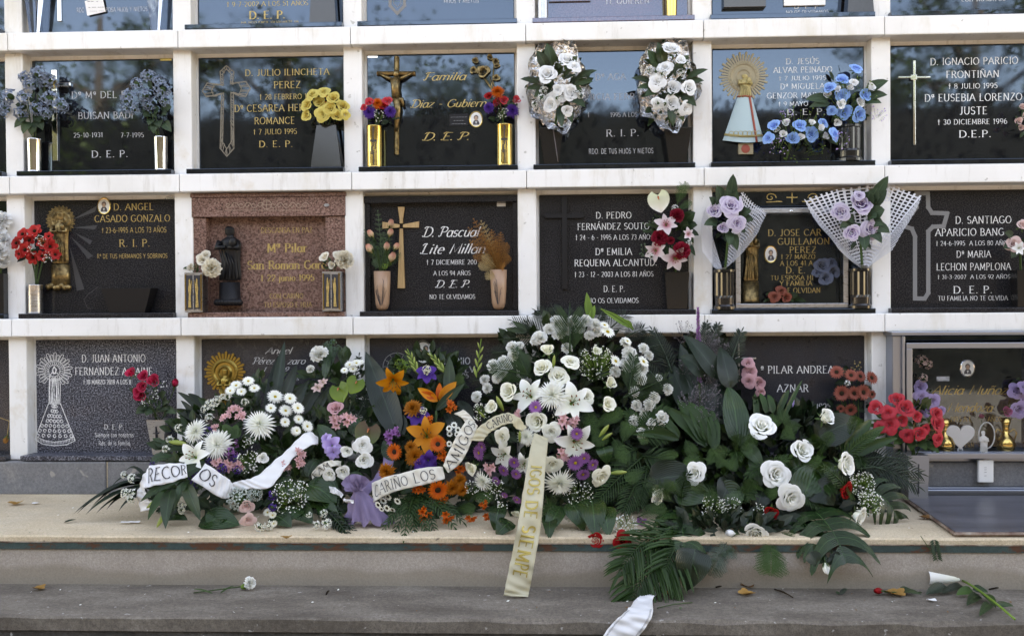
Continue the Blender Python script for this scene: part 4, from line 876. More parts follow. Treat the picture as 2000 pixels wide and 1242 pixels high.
for i, (t, xa, xb) in enumerate((("______", 880, 912), ("____", 886, 906), ("_____", 882, 910))): line(b, t, xa, xb, 231 + 6.5 * i, 3.2, YS - .0032, 'sans')
part('nameplate_print', b, M['gt'], p); oval(p, 930, 234, 13, 16); makertag(p, 728, 111, 20, 6)
p = plaque(3, 1, 'polished plaque behind two white bouquets wrapped in silver foil', 'black', True, None,
  [("Dª AGA", 1163, 1222, 157, 12), ("RCIA FERR", 1153, 1240, 196, 12), ("†", 1147, 1152, 229, 8.5), ("1995 A LOS 9", 1192, 1254, 229, 8.5), ("R. I. P.", 1184, 1248, 267, 13), ("RDO. DE TUS HIJOS Y NIETOS", 1150, 1276, 301, 9.5, 'sans')], 'gt')
p = plaque(4, 1, 'black plaque with painted Virgin in a blue mantle under a rayed halo', 'black', True, None,
  [("D. JESÚS", 1535, 1600, 126, 10.5), ("ALVAR PEINADO", 1511, 1625, 143, 10.5), ("† 7 JULIO 1995", 1521, 1613, 158, 8), ("Dª MIGUELA", 1524, 1610, 175, 10.5), ("GENZOR MARQ", 1498, 1607, 193, 10.5), ("† 9 MAYO", 1520, 1578, 208, 8.5), ("D. E. P.", 1537, 1612, 225, 11)], 'wt')
M['halo'] = mat('painted_gold_halo', (.30, .25, .16), .5, .2); M['mantle'] = mat('painted_mantle', (.25, .42, .46), .55); M['mantle_gold'] = mat('painted_gold_trim', (.42, .33, .14), .5, .2); M['mantle_red'] = mat('painted_red_lining', (.34, .06, .035), .55)
_t = tex(M['mantle'], 'ShaderNodeTexVoronoi', 75, coord='World'); setc(M['mantle'], ramp(M['mantle'], _t.outputs[0], [(.16, (.44, .32, .12)), (.26, (.18, .36, .43)), (.55, (.36, .50, .52))]))
halo(p, 1452, 150, 30, 48, 'halo', 44, YS, .006)
b = MB(); a = [W(x, y, YS) for x, y in ((1440, 190), (1468, 190), (1492, 277), (1411, 275))]; rows = []
for i in range(9):
    v = i / 8; l, r_ = a[0].lerp(a[3], v), a[1].lerp(a[2], v)
    rows.append([Vector((l.x + (r_.x - l.x) * k / 10, YS - .004 - .028 * math.sin(math.pi * k / 10) ** .7 * (.5 + .5 * v) - .003 * math.sin(k * 3.1) * v, l.z + (r_.z - l.z) * k / 10 - .012 * math.sin(math.pi * k / 10) * v)) for k in range(11)])
b.grid(rows, 0)
for v, m_ in ((.99, 1), (.93, 1), (.03, 2)):
    i = min(8, int(v * 8)); b.tube([q2 + Vector((0, -.001, .004 if v > .95 else 0)) for q2 in rows[i]], .0035, 5, m_)
for k in range(7):
    cxx = -.5 + k / 6; b.tube([rows[7][5] + Vector((cxx * .12 + .012 * math.sin(t), -.002, .012 + .012 * math.cos(t))) - Vector((0, .004 * (1 - abs(cxx)), 0)) for t in [j * .7 for j in range(10)]], .0014, 4, 1)
b.tube([rows[i][8] + Vector((0, -.001, 0)) for i in range(9)], .006, 5, 2)
mn = part('mantle', b, [M['mantle'], M['mantle_gold'], M['mantle_red']], p, True)
b = MB(); q = W(1454, 193, YS); figure(b, q.x, q.z, S(46, YS), YS - .004, S(26, YS), .022); part('figure', b, M['mantle_gold'], p, True)
bars(p, 'pedestal', [(1441, 281, 1470, 303)], 'halo', YS, .014)
c = W(1455, 292, YS); b = MB(); b.lathe([(.0, .002), (.012, .002), (.02, 0)], (0, 0, 0), 12); b.v = [(c.x + v[0], YS - .0142 - v[2], c.z + v[1]) for v in b.v]; part('pedestal_boss', b, M['mantle_red'], p)
p = plaque(5, 1, 'black plaque at right with thin chrome cross and seven lines of white capitals', 'black', True, None,
  [("D. IGNACIO PARICIO", 1817, 1988, 128, 13), ("FRONTIÑAN", 1848, 1951, 153, 13), ("† 8 JULIO 1995", 1852, 1948, 174, 9.5), ("Dª EUSEBIA LORENZO", 1806, 1996, 199, 13.5), ("JUSTE", 1874, 1928, 224, 14), ("† 30 DICIEMBRE 1996", 1831, 1967, 244, 9.5), ("D.E.P.", 1873, 1936, 269, 13)], 'wt')
bars(p, 'cross', [(1782, 120, 1786.5, 284), (1753, 150.5, 1781.7, 154), (1786.8, 150.5, 1815, 154)], 'chrome', YS, .010, .001); bars(p, 'cross_boss', [(1778, 147, 1790, 157)], 'chrome', YS - .009, .006, .001)
# --- third row
plaque(-1, 2, 'dark plaque cut by the left picture edge in the third row', 'black'); plaque(-1, 1, 'dark plaque cut by the left picture edge in the second row', 'black'); plaque(-1, 3, 'dark plaque cut by the left picture edge in the bottom row', 'charcoal'); plaque(-1, 0, 'dark plaque cut by the top left picture corner', 'black')
p = plaque(0, 2, 'black plaque with bronze Virgin, engraved rays, portrait and gold capitals', 'black2', True, 'black2',
  [("D. ANGEL", 222, 300, 411, 13), ("CASADO GONZALO", 185, 332, 434, 13), ("† 23-6-1995 A LOS 73 AÑOS", 199, 325, 455, 10, 'sans'), ("R. I. P.", 233, 293, 482, 14), ("Rº DE TUS HERMANOS Y SOBRINOS", 190, 327, 505, 8.5, 'sans')], 'gold')
b = MB()
for (x0_, y0_, x1_, y1_, x2_, y2_) in ((140, 430, 190, 402, 186, 414), (140, 445, 190, 440, 186, 448), (138, 462, 182, 500, 172, 506), (136, 480, 165, 565, 150, 568), (146, 455, 180, 470, 176, 478)):
    b.add([(*pt(x, y), ) for x, y in ()] or [(pt(x, y)[0], YS - .0006, pt(x, y)[1]) for x, y in ((x0_, y0_), (x1_, y1_), (x2_, y2_))], [(0, 1, 2)])
outline(b, [(192, 560), (172, 575), (164, 585), (170, 600), (178, 604)], 1, YS, False)
M['ray'] = mat('ground_granite_rays', (.035, .035, .037), .6); part('engraved_rays', b, M['ray'], p)
halo(p, 119, 431, 21, 30, 'bronze', 46, YS, .007); b = MB(); q = W(120, 515, YS); figure(b, q.x, q.z, S(104, YS), YS - .006, S(33, YS), .024); fg = part('bronze_virgin', b, M['bronze'], p, True)
b = MB(); q0, q1 = W(101, 562, YS), W(138, 516, YS); b.lathe([(.044, 0), (.042, q1.z - q0.z)], ((q0.x + q1.x) / 2, YS - .002, q0.z), 20, 0, 1, .6)
for k in range(7): b.ball((q0.x - .004 + k * .0155, YS - .018, q0.z + .004 + .006 * math.sin(k * 2)), .015, 0, 5)
part('pedestal', b, M['bronze'], p, True); oval(p, 204, 403, 13.5, 17); makertag(p, 333, 387, 18, 5)
p = plaque(1, 2, 'red granite plaque framed like a shrine with black Virgin statue and gothic lettering', 'red', True, 'red', slab=False)
x0, x1 = X0 + DX + .0421, X0 + 2 * DX - .0421; z0 = ZL[2]; z1 = z0 + .5655
b = MB(); b.box(x0 + .01, x1 - .01, YS + .004, YS + .03, z0 + .002, z1 - .02); part('slab', b, M['red'], p)
b = MB(); zz = W(500, 424, .06).z; b.box(x0 - .004, x1 + .004, .040, YS + .0035, zz, z1 - .022, 0, .003); hd = part('lintel', b, M['red'], p)
b = MB(); b.box(x0 - .008, x1 + .008, .034, YS + .003, z1 - .0215, z1 - .003, 0, .003); part('cornice', b, M['red'], p)
for xa, xb in ((x0 - .002, W(404, 500, .06).x), (W(637, 500, .06).x, x1 + .002)): b = MB(); b.box(xa, xb, .052, YS + .0035, z0 + .024, zz - .0006, 0, .003); part('pilaster', b, M['red'], p)
letters(p, [("DESCANSA EN PAZ", 510, 610, 455, 10), ("Mª Pilar", 522, 600, 493, 17, 'gothic'), ("San Roman Gara", 484, 638, 526, 16, 'gothic'), ("† 22 junio 1995", 509, 614, 549, 12, 'gothic'), ("CON CARIÑO", 527, 592, 583, 9.5), ("TU ESPOSO E HIJA", 516, 609, 600, 9.5)], 'gold', YS + .0035)
b = MB()
for i in range(-6, 7):
    if i == 0: continue
    cxp, s = 521 + i * 12.5, (1 if i > 0 else -1); outline(b, [(cxp + 7 * math.cos(t) * (1 - t / 9), 401 + s * (i % 2 * 2 - 1) * 6 * math.sin(t) * (1 - t / 9)) for t in [j * .6 for j in range(12)]], 1, .0398, False, 0, i)
outline(b, [(521 + 9 * math.cos(t), 400 + 9 * math.sin(t)) for t in [j * .4 for j in range(16)]], 1.1, .0398); outline(b, [(512, 400), (530, 400)], 1, .0398, False); outline(b, [(521, 391), (521, 409)], 1, .0398, False); outline(b, [(440, 411), (604, 411)], .8, .0398, False)
M['fade'] = mat('faint_engraving', (.34, .24, .18), .8); part('ornament', b, M['fade'], hd)
b = MB(); q = W(449, 548, YS - .02); figure(b, q.x, q.z, S(106, YS), YS - .02, S(46, YS), .045, 7); vs_ = part('black_virgin', b, M['blackm'], p, True); b = MB(); q = W(449, 594, YS - .02); b.lathe([(.058, 0), (.05, .01), (.046, .1)], (q.x, YS - .02, q.z), 18, 0, 1, .8)
for k in range(8): b.ball((q.x - .05 + .0145 * k, YS - .055 + .01 * abs(k - 3.5) / 3, q.z + .008), .017, 0, 5)
part('statue_base', b, M['blackm'], p, True); b = MB(); c = W(638, 401, .04); b.lathe([(.012, 0), (.0118, .003), (.009, .003)], (0, 0, 0), 6); b.v = [(c.x + v[0] * 1.1, .0385 - v[2], c.z + v[1] * .6) for v in b.v]; part('maker_tag', b, M['steel'], p)
p = plaque(2, 2, 'black speckled plaque with wooden cross and white script, tan vases at both sides', 'black2', True, 'black2',
  [("D. Pascual", 826, 934, 463, 19, 'script'), ("Lite Millan", 822, 946, 496, 19, 'script'), ("† 7 DICIEMBRE 200", 833, 931, 517, 9), ("A LOS 94 AÑOS", 847, 919, 538, 8.5), ("D. E. P.", 851, 917, 562, 14, 'script'), ("NO TE OLVIDAMOS", 839, 928, 584, 8.5)], 'wt')
x0, x1 = X0 + 2 * DX + .0421, X0 + 3 * DX - .0421; b = MB(); b.box(x0 - .005, x1 + .005, .06, YS - .0005, z1 - .052, z1 - .022, 0, .002); b.box(x0 + .002, x0 + .024, .075, YS - .0006, z0 + .0235, z1 - .0525, 0, .002); b.box(x1 - .024, x1 - .002, .075, YS - .0006, z0 + .0235, z1 - .0525, 0, .002); part('border', b, M['black2'], p)
b = MB()
for poly in ([(778, 405), (791, 405), (787.5, 430), (787.5, 437), (781.5, 437), (781.5, 430)], [(781.5, 447), (787.5, 447), (791.5, 563), (777.5, 563)], [(748, 434), (781, 439), (781, 445), (748, 447)], [(819, 433), (819, 445), (788, 445), (788, 439)]):
    b.prism([pt(x, y) for x, y in poly][::-1], YS - .014, YS - .0005)
part('wooden_cross', b, M['wood'], p); makertag(p, 979, 400, 17, 7, 'paper')
p = plaque(3, 2, 'black speckled plaque with dark metal cross and two white serif names', 'black2', True, 'black2',
  [("D. PEDRO", 1164, 1233, 427, 12), ("FERNÁNDEZ SOUTO", 1128, 1268, 449, 12), ("† 24 - 6 - 1995 A LOS 73 AÑOS", 1124, 1275, 469, 9.5), ("Dª EMILIA", 1163, 1234, 498, 12.5), ("REQUENA ALCANTUD.", 1122, 1283, 520, 12.5), ("† 23 - 12 - 2003 A LOS 81 AÑOS", 1122, 1276, 541, 9.5), ("D. E. P.", 1179, 1220, 570, 11.5), ("NO OS OLVIDAMOS", 1149, 1247, 592, 9.5)], 'wt')
bars(p, 'cross', [(1098, 384, 1107, 565), (1064, 418, 1097.6, 427), (1107.4, 418, 1140, 427)], 'blackm', YS, .014)
p = plaque(4, 2, 'black plaque with silver framed glass case holding statue, portrait and silk roses', 'black', True, 'black')
x0, x1 = X0 + 4 * DX + .0421, X0 + 5 * DX - .0421; b = MB(); zz = W(1550, 404, .08).z; b.box(x0 + .003, x1 - .003, .072, YS - .0006, zz, z1 - .021, 0, .003); hd = part('header_panel', b, M['black'], p); b = MB()
for s in (-1, 1):
    outline(b, [(1547 + s * (42 - 11 * (1 - t / 9) * math.cos(t) - 0), 386 - 9 * (1 - t / 9) * math.sin(t)) for t in [j * .5 for j in range(16)]], 1.6, .0718, False); outline(b, [(1547 + s * 31, 393), (1547 + s * 20, 394), (1547 + s * 50, 395)], 1.4, .0718, False, 0, 3)
outline(b, [(1547, 377), (1547, 396)], 2, .0718, False); outline(b, [(1537, 386), (1557, 386)], 2, .0718, False, 0, 4); part('gold_scroll', b, M['gold'], hd)
letters(p, [("D. JOSE CAR", 1500, 1604, 461, 12), ("GUILLAMON", 1519, 1620, 478, 12), ("PEREZ", 1542, 1594, 494, 11.5), ("† 27 MARZO", 1525, 1592, 506, 8.5), ("A LOS 41 A", 1524, 1587, 519, 9), ("D. E.", 1535, 1573, 534, 12), ("TU ESPOSA HI", 1505, 1588, 547, 8.5), ("Y FAMILIA", 1523, 1586, 558, 9), ("E OLVIDAN", 1538, 1602, 572, 9.5)], 'gold')
oval(p, 1505, 497, 12.5, 17); b = MB(); q = W(1467, 548, .08); figure(b, q.x, q.z, S(108, .08), .085, S(30, .08), .022); b.lathe([(.042, 0), (.036, .01), (.036, .095)], (q.x, .085, W(1467, 590, .08).z), 16, 0, 1, .5); part('bronze_statue', b, M['bronze'], p, True)
def case_frame(p, x0p, y0p, x1p, y1p, wp, Yf, depth, m='steel', name='case_frame', bottom=None):
    b = MB(); a = W(x0p, y1p, Yf); c = W(x1p, y0p, Yf); w_ = S(wp, Yf)
    for i, (xa, xb, za, zb) in enumerate(((a.x, c.x, c.z - w_, c.z), (a.x, c.x, a.z, a.z + (bottom or w_)), (a.x, a.x + w_, a.z + (bottom or w_) + .0003, c.z - w_ - .0003), (c.x - w_, c.x, a.z + (bottom or w_) + .0003, c.z - w_ - .0003))): b.box(xa, xb, Yf, Yf + depth, za, zb, 0, .002)
    o = part(name, b, M[m], p); b = MB(); b.box(a.x + w_ * .6, c.x - w_ * .6, Yf + .004, Yf + .007, a.z + w_ * .6, c.z - w_ * .6); part('glass_pane', b, M['pane'], o); return o
cf = case_frame(p, 1437, 405, 1657, 603, 9.5, .045, .05); b = MB(); c = W(1545, 413, .045); b.lathe([(.006, 0), (.006, .003), (.003, .004)], (0, 0, 0), 12); b.v = [(c.x + v[0] * 1.3, .0445 - v[2], c.z + v[1]) for v in b.v]; part('lock', b, M['chrome'], cf)
p = plaque(5, 2, 'speckled black plaque at right with broad outlined cross and eight lines of lettering', 'black2', True, 'black2',
  [("D. SANTIAGO", 1866, 1975, 437, 13.5), ("APARICIO BANG", 1827, 1961, 461, 13.5), ("† 24-6-1995  A LOS 80 AÑOS", 1828, 1972, 480, 8.5), ("Dª MARIA", 1868, 1935, 503, 12.5), ("LECHON PAMPLONA", 1829, 1974, 528, 13), ("† 31-3-2007  A LOS 92 AÑOS", 1831, 1973, 545, 7.5), ("D. E. P.", 1862, 1938, 573, 13.5), ("TU FAMILIA NO TE OLVIDA", 1832, 1968, 587, 8.5)], 'wt')
b = MB(); XC = [(1790, 378), (1812, 378), (1813, 405), (1820, 416), (1850, 417), (1843, 442), (1822, 443), (1813, 452), (1813, 572), (1806, 583), (1787, 583), (1787, 462), (1781, 447), (1768, 443), (1768, 420), (1782, 416), (1790, 405)]
outline(b, XC, 8, YS); part('engraved_cross', b, M['engr'], p)
# --- bottom row
p = plaque(0, 3, 'grey speckled granite plaque with white engraved Virgin in a patterned bell mantle', 'grey', True, 'grey',
  [("D. JUAN ANTONIO", 160, 284, 707, 14.5), ("FERNANDEZ A", 147, 248, 732, 14.5), ("AINE", 265, 298, 732, 14.5), ("† 10 MARZO 2018 A LOS 8", 163, 256, 750, 8.5, 'bold'), ("D. E. P.", 204, 242, 838, 9.5), ("Siempre con nosotros", 186, 261, 853, 8.5, 'sans'), ("Rdo. de la familia", 193, 254, 869, 8.5, 'sans')], 'wt')
b = MB(); C0 = (106, 724)
for i in range(28):
    an = 2 * math.pi * i / 28 + .05
    if .32 * math.pi < (an % (2 * math.pi)) < .68 * math.pi: continue            # image y grows downwards: the body hides these
    L_ = 36 if i % 2 else 32; d = (math.cos(an), math.sin(an)); s = (-d[1], d[0]); w_ = 2.6
    outline(b, [(C0[0] + d[0] * 21 - s[0] * 1.6, C0[1] + d[1] * 21 - s[1] * 1.6), (C0[0] + d[0] * L_ * .95 - s[0] * w_, C0[1] + d[1] * L_ * .95 - s[1] * w_), (C0[0] + d[0] * L_, C0[1] + d[1] * L_), (C0[0] + d[0] * L_ * .95 + s[0] * w_, C0[1] + d[1] * L_ * .95 + s[1] * w_), (C0[0] + d[0] * 21 + s[0] * 1.6, C0[1] + d[1] * 21 + s[1] * 1.6)], 1.0, YS, False, 0, i)
for rr, w_ in ((20, 1.2), (17.5, .8), (11, .9)): outline(b, [(C0[0] + rr * math.cos(t), C0[1] + rr * math.sin(t)) for t in [j * .26 for j in range(24)]], w_, YS, True, 0, int(rr))
for j in range(24): outline(b, [(C0[0] + 12 * math.cos(j * .262), C0[1] + 12 * math.sin(j * .262)), (C0[0] + 16 * math.cos(j * .262 + .06), C0[1] + 16 * math.sin(j * .262 + .06))], 1.2, YS, False, 0, j)
for k in range(7): outline(b, [(98 + k * 2.6 + 1.5 * math.sin(k), 737 + abs(k - 3)), (97 + k * 3 + 2 * math.sin(k * 2), 760), (98 + k * 2.8, 785)], 1.8, YS, False, 0, k)
outline(b, [(97, 735), (101, 728), (112, 728), (117, 737), (118, 760), (117, 786), (96, 786), (96, 755)], 1.4, YS); outline(b, [(103, 722), (106, 716), (110, 722), (108, 729), (104, 729)], 2.4, YS)
outline(b, [(95, 788), (118, 788), (147, 860), (130, 868), (106, 870), (84, 867), (68, 858)], 1.6, YS); outline(b, [(70, 852), (88, 860), (106, 863), (128, 860), (145, 853)], 1.2, YS, False)
for v in range(7):
    hwp = 9 + 27 * v / 6.3; yy = 793 + v * 9.6
    for k in range(-3, 4):
        if abs(k) * 8.4 > hwp + 2: continue
        cx_ = 106.5 + k * hwp / 3.2; outline(b, [(cx_ + 3.1 * math.cos(t) * (1 - t / 14), yy + 3.9 * math.sin(t + (k < 0) * 3.1) * (1 - t / 14)) for t in [j * .7 for j in range(9)]], 1.5, YS, False, 0, k + v)
for k in range(26): outline(b, [(70 + k * 3, 855 + 7.5 * math.sin(math.pi * k / 25)), (70 + k * 3, 859 + 7.5 * math.sin(math.pi * k / 25))], 1.1, YS, False, 0, k)
part('engraved_virgin', b, M['wt'], p)
p = plaque(1, 3, 'black plaque with gold rayed halo behind the leftmost funeral flowers', 'charcoal', True, 'charcoal', [("Angel", 518, 568, 691, 13, 'script'), ("Pérez", 494, 534, 711, 13, 'script'), ("zaro", 561, 595, 711, 13, 'script'), ("†", 514, 519, 725, 8.5, 'script'), ("9 5", 555, 575, 725, 8.5, 'script'), ("anos", 557, 583, 743, 9, 'script')], 'gt')
halo(p, 440, 727, 27, 42, 'brassold', 34, YS, .01); b = MB(); q = W(441, 800, YS); figure(b, q.x, q.z, S(82, YS), YS - .008, S(26, YS), .025); part('brass_virgin', b, M['brassold'], p, True)
p = plaque(2, 3, 'charcoal plaque with oval portrait of a couple behind the orange flowers', 'charcoal', True, 'charcoal', [("NTONIO", 861, 918, 711, 12.5, 'bold'), ("JULV", 889, 927, 727, 11.5, 'bold'), ("A- 96", 884, 915, 738, 9, 'bold')], 'gt')
oval(p, 827, 688, 18, 24, 'couple', YS, 'chrome'); b = MB()
for rr in (27, 18, 9): outline(b, [(775 + rr * math.cos(t), 716 + rr * math.sin(t)) for t in [j * .262 for j in range(24)]], 1.3, YS)
for j in range(12): outline(b, [(775 + 8 * math.cos(j * .5236), 716 + 8 * math.sin(j * .5236)), (775 + 26 * math.cos(j * .5236), 716 + 26 * math.sin(j * .5236))], 1, YS, False, 0, j)
outline(b, [(780, 742), (776, 760), (790, 790)], 1.5, YS, False); outline(b, [(795, 735), (800, 770), (806, 800)], 1.5, YS, False); part('engraved_monstrance', b, M['engr'], p)
plaque(3, 3, 'dark plaque almost hidden behind the tall white wreath', 'charcoal', True, 'charcoal')
p = plaque(4, 3, 'dark grey speckled plaque with pale capitals behind the white rose arrangement', 'grey', True, 'grey', [("ª PILAR ANDREA", 1486, 1628, 729, 14, 'serif'), ("AZNAR", 1518, 1579, 765, 14, 'serif'), ("-6-1995", 1574, 1622, 798, 10, 'serif')], 'wt')
M['greyd'] = granite('dark_grey_granite', (.008, .008, .011), (.022, .023, .028), (.06, .063, .075), 260, .35, 1.33); [q_ for q_ in p.children if q_.name.startswith('slab')][0].data.materials[0] = M['greyd']
bars(p, 'cross', [(1441, 668, 1444, 745), (1435, 698, 1440.8, 701), (1444.2, 698, 1476, 701)], 'steel', YS, .008, .0008)
p = plaque(5, 3, 'gold script plaque inside the large steel glass case at lower right', 'black', False, None, [("Alicia Muñoz", 1819, 1965, 770, 17, 'script'), ("Mendoza", 1849, 1937, 804, 17, 'script'), ("1995 A L", 1856, 1898, 823, 9.5), ("AÑOS", 1929, 1956, 823, 9.5), ("ERN", 1884, 1902, 873, 8)], 'gold')
oval(p, 1889, 719, 14, 17, 'man', YS, 'chrome'); bars(p, 'small_label', [(1829, 735, 1854, 744)], 'gt', YS, .002)
for k in (6, -2):
    for r in range(4): plaque(k, r, 'plain black plaque beyond the ' + ('right' if k == 6 else 'left') + ' picture edge, ' + ('top', 'second', 'third', 'bottom')[r] + ' row', 'black')
# steel display case in front of the last niche
cs = empty('steel_display_case', W(1880, 960, -.02), 'polished steel display case with glass front at lower right', 'display case')
YC = -.045
b = MB(); a = W(1746, 966, YC); xr = X0 + 6 * DX - .03; zt = W(1900, 655, YC).z
zs = W(1900, 893, YC).z
b.box(a.x, a.x + .05, YC + .012, .098, .004, zt, 0, .002); part('side_panel', b, M['casesteel'], cs)
b = MB(); b.box(xr - .05, xr, YC + .012, .098, .004, zt, 0, .002); part('side_panel', b, M['casesteel'], cs)
b = MB(); b.box(a.x - .012, xr + .012, YC - .008, .098, zt + .0005, zt + .018, 0, .003); part('top_panel', b, M['casesteel'], cs)
b = MB(); b.box(a.x + .0502, xr - .0502, -.012, .097, zs + .012, zs + .02, 0, .002); part('shelf', b, M['casesteel'], cs)
b = MB(); b.box(a.x + .0502, xr - .0502, .02, .026, .045, zs + .0115, 0, .001); part('back_panel', b, M['casesteel'], cs)
b = MB(); b.box(a.x + .0502, xr - .0502, YC - .004, .0, .004, .036, 0, .003); b.box(a.x + .0502, xr - .0502, YC + .01, .019, .0362, .044, 0, .002); part('base_rail', b, M['casesteel'], cs)
dr = case_frame(cs, 1771, 668, 2110, 896, 11, YC - .006, .016, 'casesteel', 'door_frame')
b = MB(); q = W(1762, 668, YC); b.box(q.x, q.x + .012, YC - .002, YC + .011, zs, zt - .001, 0, .002); part('hinge_strip', b, M['casesteel'], cs)
# ------------------------------------------------------------------ vases on the sills
VG = 'vases beside the plaques'
def vase(label, px, ytop, ybot, wt, wb, Y, m, shape='cyl', zfix=None, deco=None, name='flower_vase', dep=1.0):
    """px centre, ytop / ybot rows, wt / wb widths at top and bottom, all in photograph pixels at depth Y"""
    a = W(px, ybot, Y); t = W(px, ytop, Y); h = t.z - a.z; z0 = zfix if zfix is not None else a.z; h = t.z - z0
    r1, r0_ = S(wt, Y) / 2, S(wb, Y) / 2; v = empty(name, (a.x, Y, z0), label, 'vase', VG)
    b = MB(); c = (a.x, Y, z0)
    if shape == 'cyl':
        b.lathe([(r0_, 0), (r0_, .003), (r0_ + (r1 - r0_) * .5, h * .5), (r1, h - .003), (r1 * 1.02, h), (r1 * .9, h), (r1 * .88, h - .02), (.001, h - .02)], c, 28); sm = True
    elif shape == 'square':
        k = math.sqrt(2); b.lathe([(r0_ * k * .96, 0), (r0_ * k, .002), (r1 * k, h - .002), (r1 * k, h), (r1 * k * .86, h), (r1 * k * .84, h - .02), (.001, h - .02)], c, 4, 0, 1, dep, math.pi / 4); sm = False
    elif shape == 'bullet':
        b.lathe([(.001, 0), (r0_ * .5, .002), (r0_ * .8, h * .06), (r0_, h * .18), (r0_ + (r1 - r0_) * .6, h * .55), (r1, h), (r1 * .88, h), (r1 * .85, h - .015), (.001, h - .015)], c, 26); sm = True
    elif shape == 'fluted':
        n = 32; pr = [(r0_ * 1.15, 0), (r0_ * 1.15, .012), (r0_, .02), (r0_ * 1.02, h * .28), (r1, h * .34), (r1, h * .92), (r1 * 1.06, h * .94), (r1 * 1.06, h), (r1 * .9, h), (r1 * .85, h - .015)]
        rows = [[(a.x + r * (1 - (.07 if i % 2 and .3 < z / h < .93 else 0)) * math.cos(2 * math.pi * i / n), Y + r * (1 - (.07 if i % 2 and .3 < z / h < .93 else 0)) * math.sin(2 * math.pi * i / n), z0 + z) for i in range(n + 1)] for r, z in pr]; b.grid(rows); sm = False
    elif shape == 'amphora':
        b.lathe([(r0_ * .9, 0), (r0_ * .55, h * .06), (r0_ * 1.0, h * .2), (r0_ * 1.12, h * .34), (r0_ * .8, h * .5), (r0_ * .36, h * .6), (r0_ * .4, h * .8), (r1, h), (r1 * .85, h), (r0_ * .3, h * .8)], c, 24); sm = True
    body = part('body', b, M[m], v, sm)
    if shape == 'amphora':
        for s in (-1, 1):
            b = MB(); b.tube([(a.x + s * r0_ * .38, Y, z0 + h * .62), (a.x + s * r0_ * .95, Y, z0 + h * .72), (a.x + s * r0_ * 1.3, Y, z0 + h * .6), (a.x + s * r0_ * 1.0, Y, z0 + h * .42)], .003, 6); part('handle', b, M[m], v, True)
    if shape == 'cyl': b = MB(); b.lathe([(r0_ * 1.04, 0), (r0_ * 1.04, .006), (r0_ * 1.01, .0062)], c, 28); part('base_ring', b, M[m], v, True)
    yf = Y - max(r1, r0_) * dep
    if deco == 'cross':      # pierced abstract cross
        b = MB()
        for i, (x, z, w_, hh) in enumerate(((0, .72, .10, .46), (0, .62, .66, .05), (-.12, .40, .14, .2), (.05, .22, .10, .34), (-.3, .25, .06, .25), (.2, .5, .07, .16), (-.2, .86, .05, .05), (.26, .34, .05, .05), (-.33, .1, .05, .05), (.1, .9, .06, .1))):
            an0 = -math.pi / 2 + x * 1.3; n = 4; w2 = w_ * 1.3 / 2
            rows = [[(a.x + (r1 + .0006 + .0001 * i) * math.cos(an0 - w2 + 2 * w2 * k / n), Y + (r1 + .0006 + .0001 * i) * math.sin(an0 - w2 + 2 * w2 * k / n), z0 + h * (z - hh / 2 + hh * q)) for k in range(n + 1)] for q in (0, 1)]; b.grid(rows)
        part('pierced_cross', b, M['dkt'], v)
    if deco == 'reeds':      # dark incised reeds
        for k in range(9):
            b = MB(); an = -math.pi / 2 + ru(-.75, .75); zz = ru(.3, .8); R_ = lambda z: (r0_ + (r1 - r0_) * min(1, z * 1.4)) * (1 if z > .2 else .95) + .0009
            an2 = -math.pi / 2 + (an + math.pi / 2) * .25
            pts = [(a.x + R_(z) * math.cos(q), Y + R_(z) * math.sin(q), z0 + h * z) for z, q in ((.14, an2), (.14 + (zz - .14) * .5, (an + an2) / 2), (zz, an), (zz + .05, an + .16 * (1 if k % 2 else -1)))]
            b.tube(pts, [.0006, .001, .0009, .0004], 4); part('reed', b, M['dkt'], v)
    if deco == 'angels':     # black front with two gilt angels
        b = MB(); b.box(a.x - r1 * .84, a.x + r1 * .84, yf - .0025, yf - .0003, z0 + h * .08, z0 + h * .93, 0, .001); part('front_plate', b, M['dkt'], v)
        for s in (-1, 1):
            b = MB(); cx_ = a.x + s * r1 * .4
            pts = [(-.22, .12), (.2, .12), (.14, .42), (.24, .58), (.32, .82), (.12, .68), (.1, .80), (.02, .86), (-.1, .82), (-.1, .70), (-.2, .60), (-.12, .42)]
            b.prism([(cx_ - s * x * r1 * .75, z0 + h * z) for x, z in (pts if s < 0 else pts[::-1])], yf - .005, yf - .0026); part('gilt_angel', b, M['gold'], v)
        for x in (-.86, 0, .86): b = MB(); b.box(a.x + r1 * (x - .06), a.x + r1 * (x + .06), yf - .004, yf - .0027, z0 + h * .05, z0 + h * .96); part('frame_bar', b, M['goldm' if x else 'steel'], v)
    if deco == 'smallcross':
        b = MB(); hy = yf - .0004; lean = (r1 - r0_) * dep
        b.box(a.x - .0018, a.x + .0018, hy - .002, hy + lean * .6, z0 + h * .2, z0 + h * .82); b.box(a.x - .012, a.x + .012, hy - .0024, hy + lean * .4, z0 + h * .62, z0 + h * .645); part('cross', b, M['dkt'], v)
    return v
z1s, z2s, z3s = ZL[1] + .0232, ZL[2] + .0232, ZL[3] + .0232
vase('chrome vase with blue silk flowers left of the chrome cross', 68, 272, 330, 27, 25, .05, 'chrome', 'cyl', z1s)
vase('chrome vase under the blue bouquet right of the white lettering', 315, 268, 327, 26, 24, .05, 'chrome', 'cyl', z1s)
vase('tapered black vase holding the yellow roses', 640, 246, 325, 38, 60, .045, 'blackp', 'square', z1s, None, dep=.5)
vase('pierced brass vase left of the crucifix', 732, 247, 324, 31, 31, .05, 'goldm', 'cyl', z1s, 'cross')
vase('pierced brass vase below the bronze rose', 986, 244, 320, 31, 31, .05, 'goldm', 'cyl', z1s, 'cross')
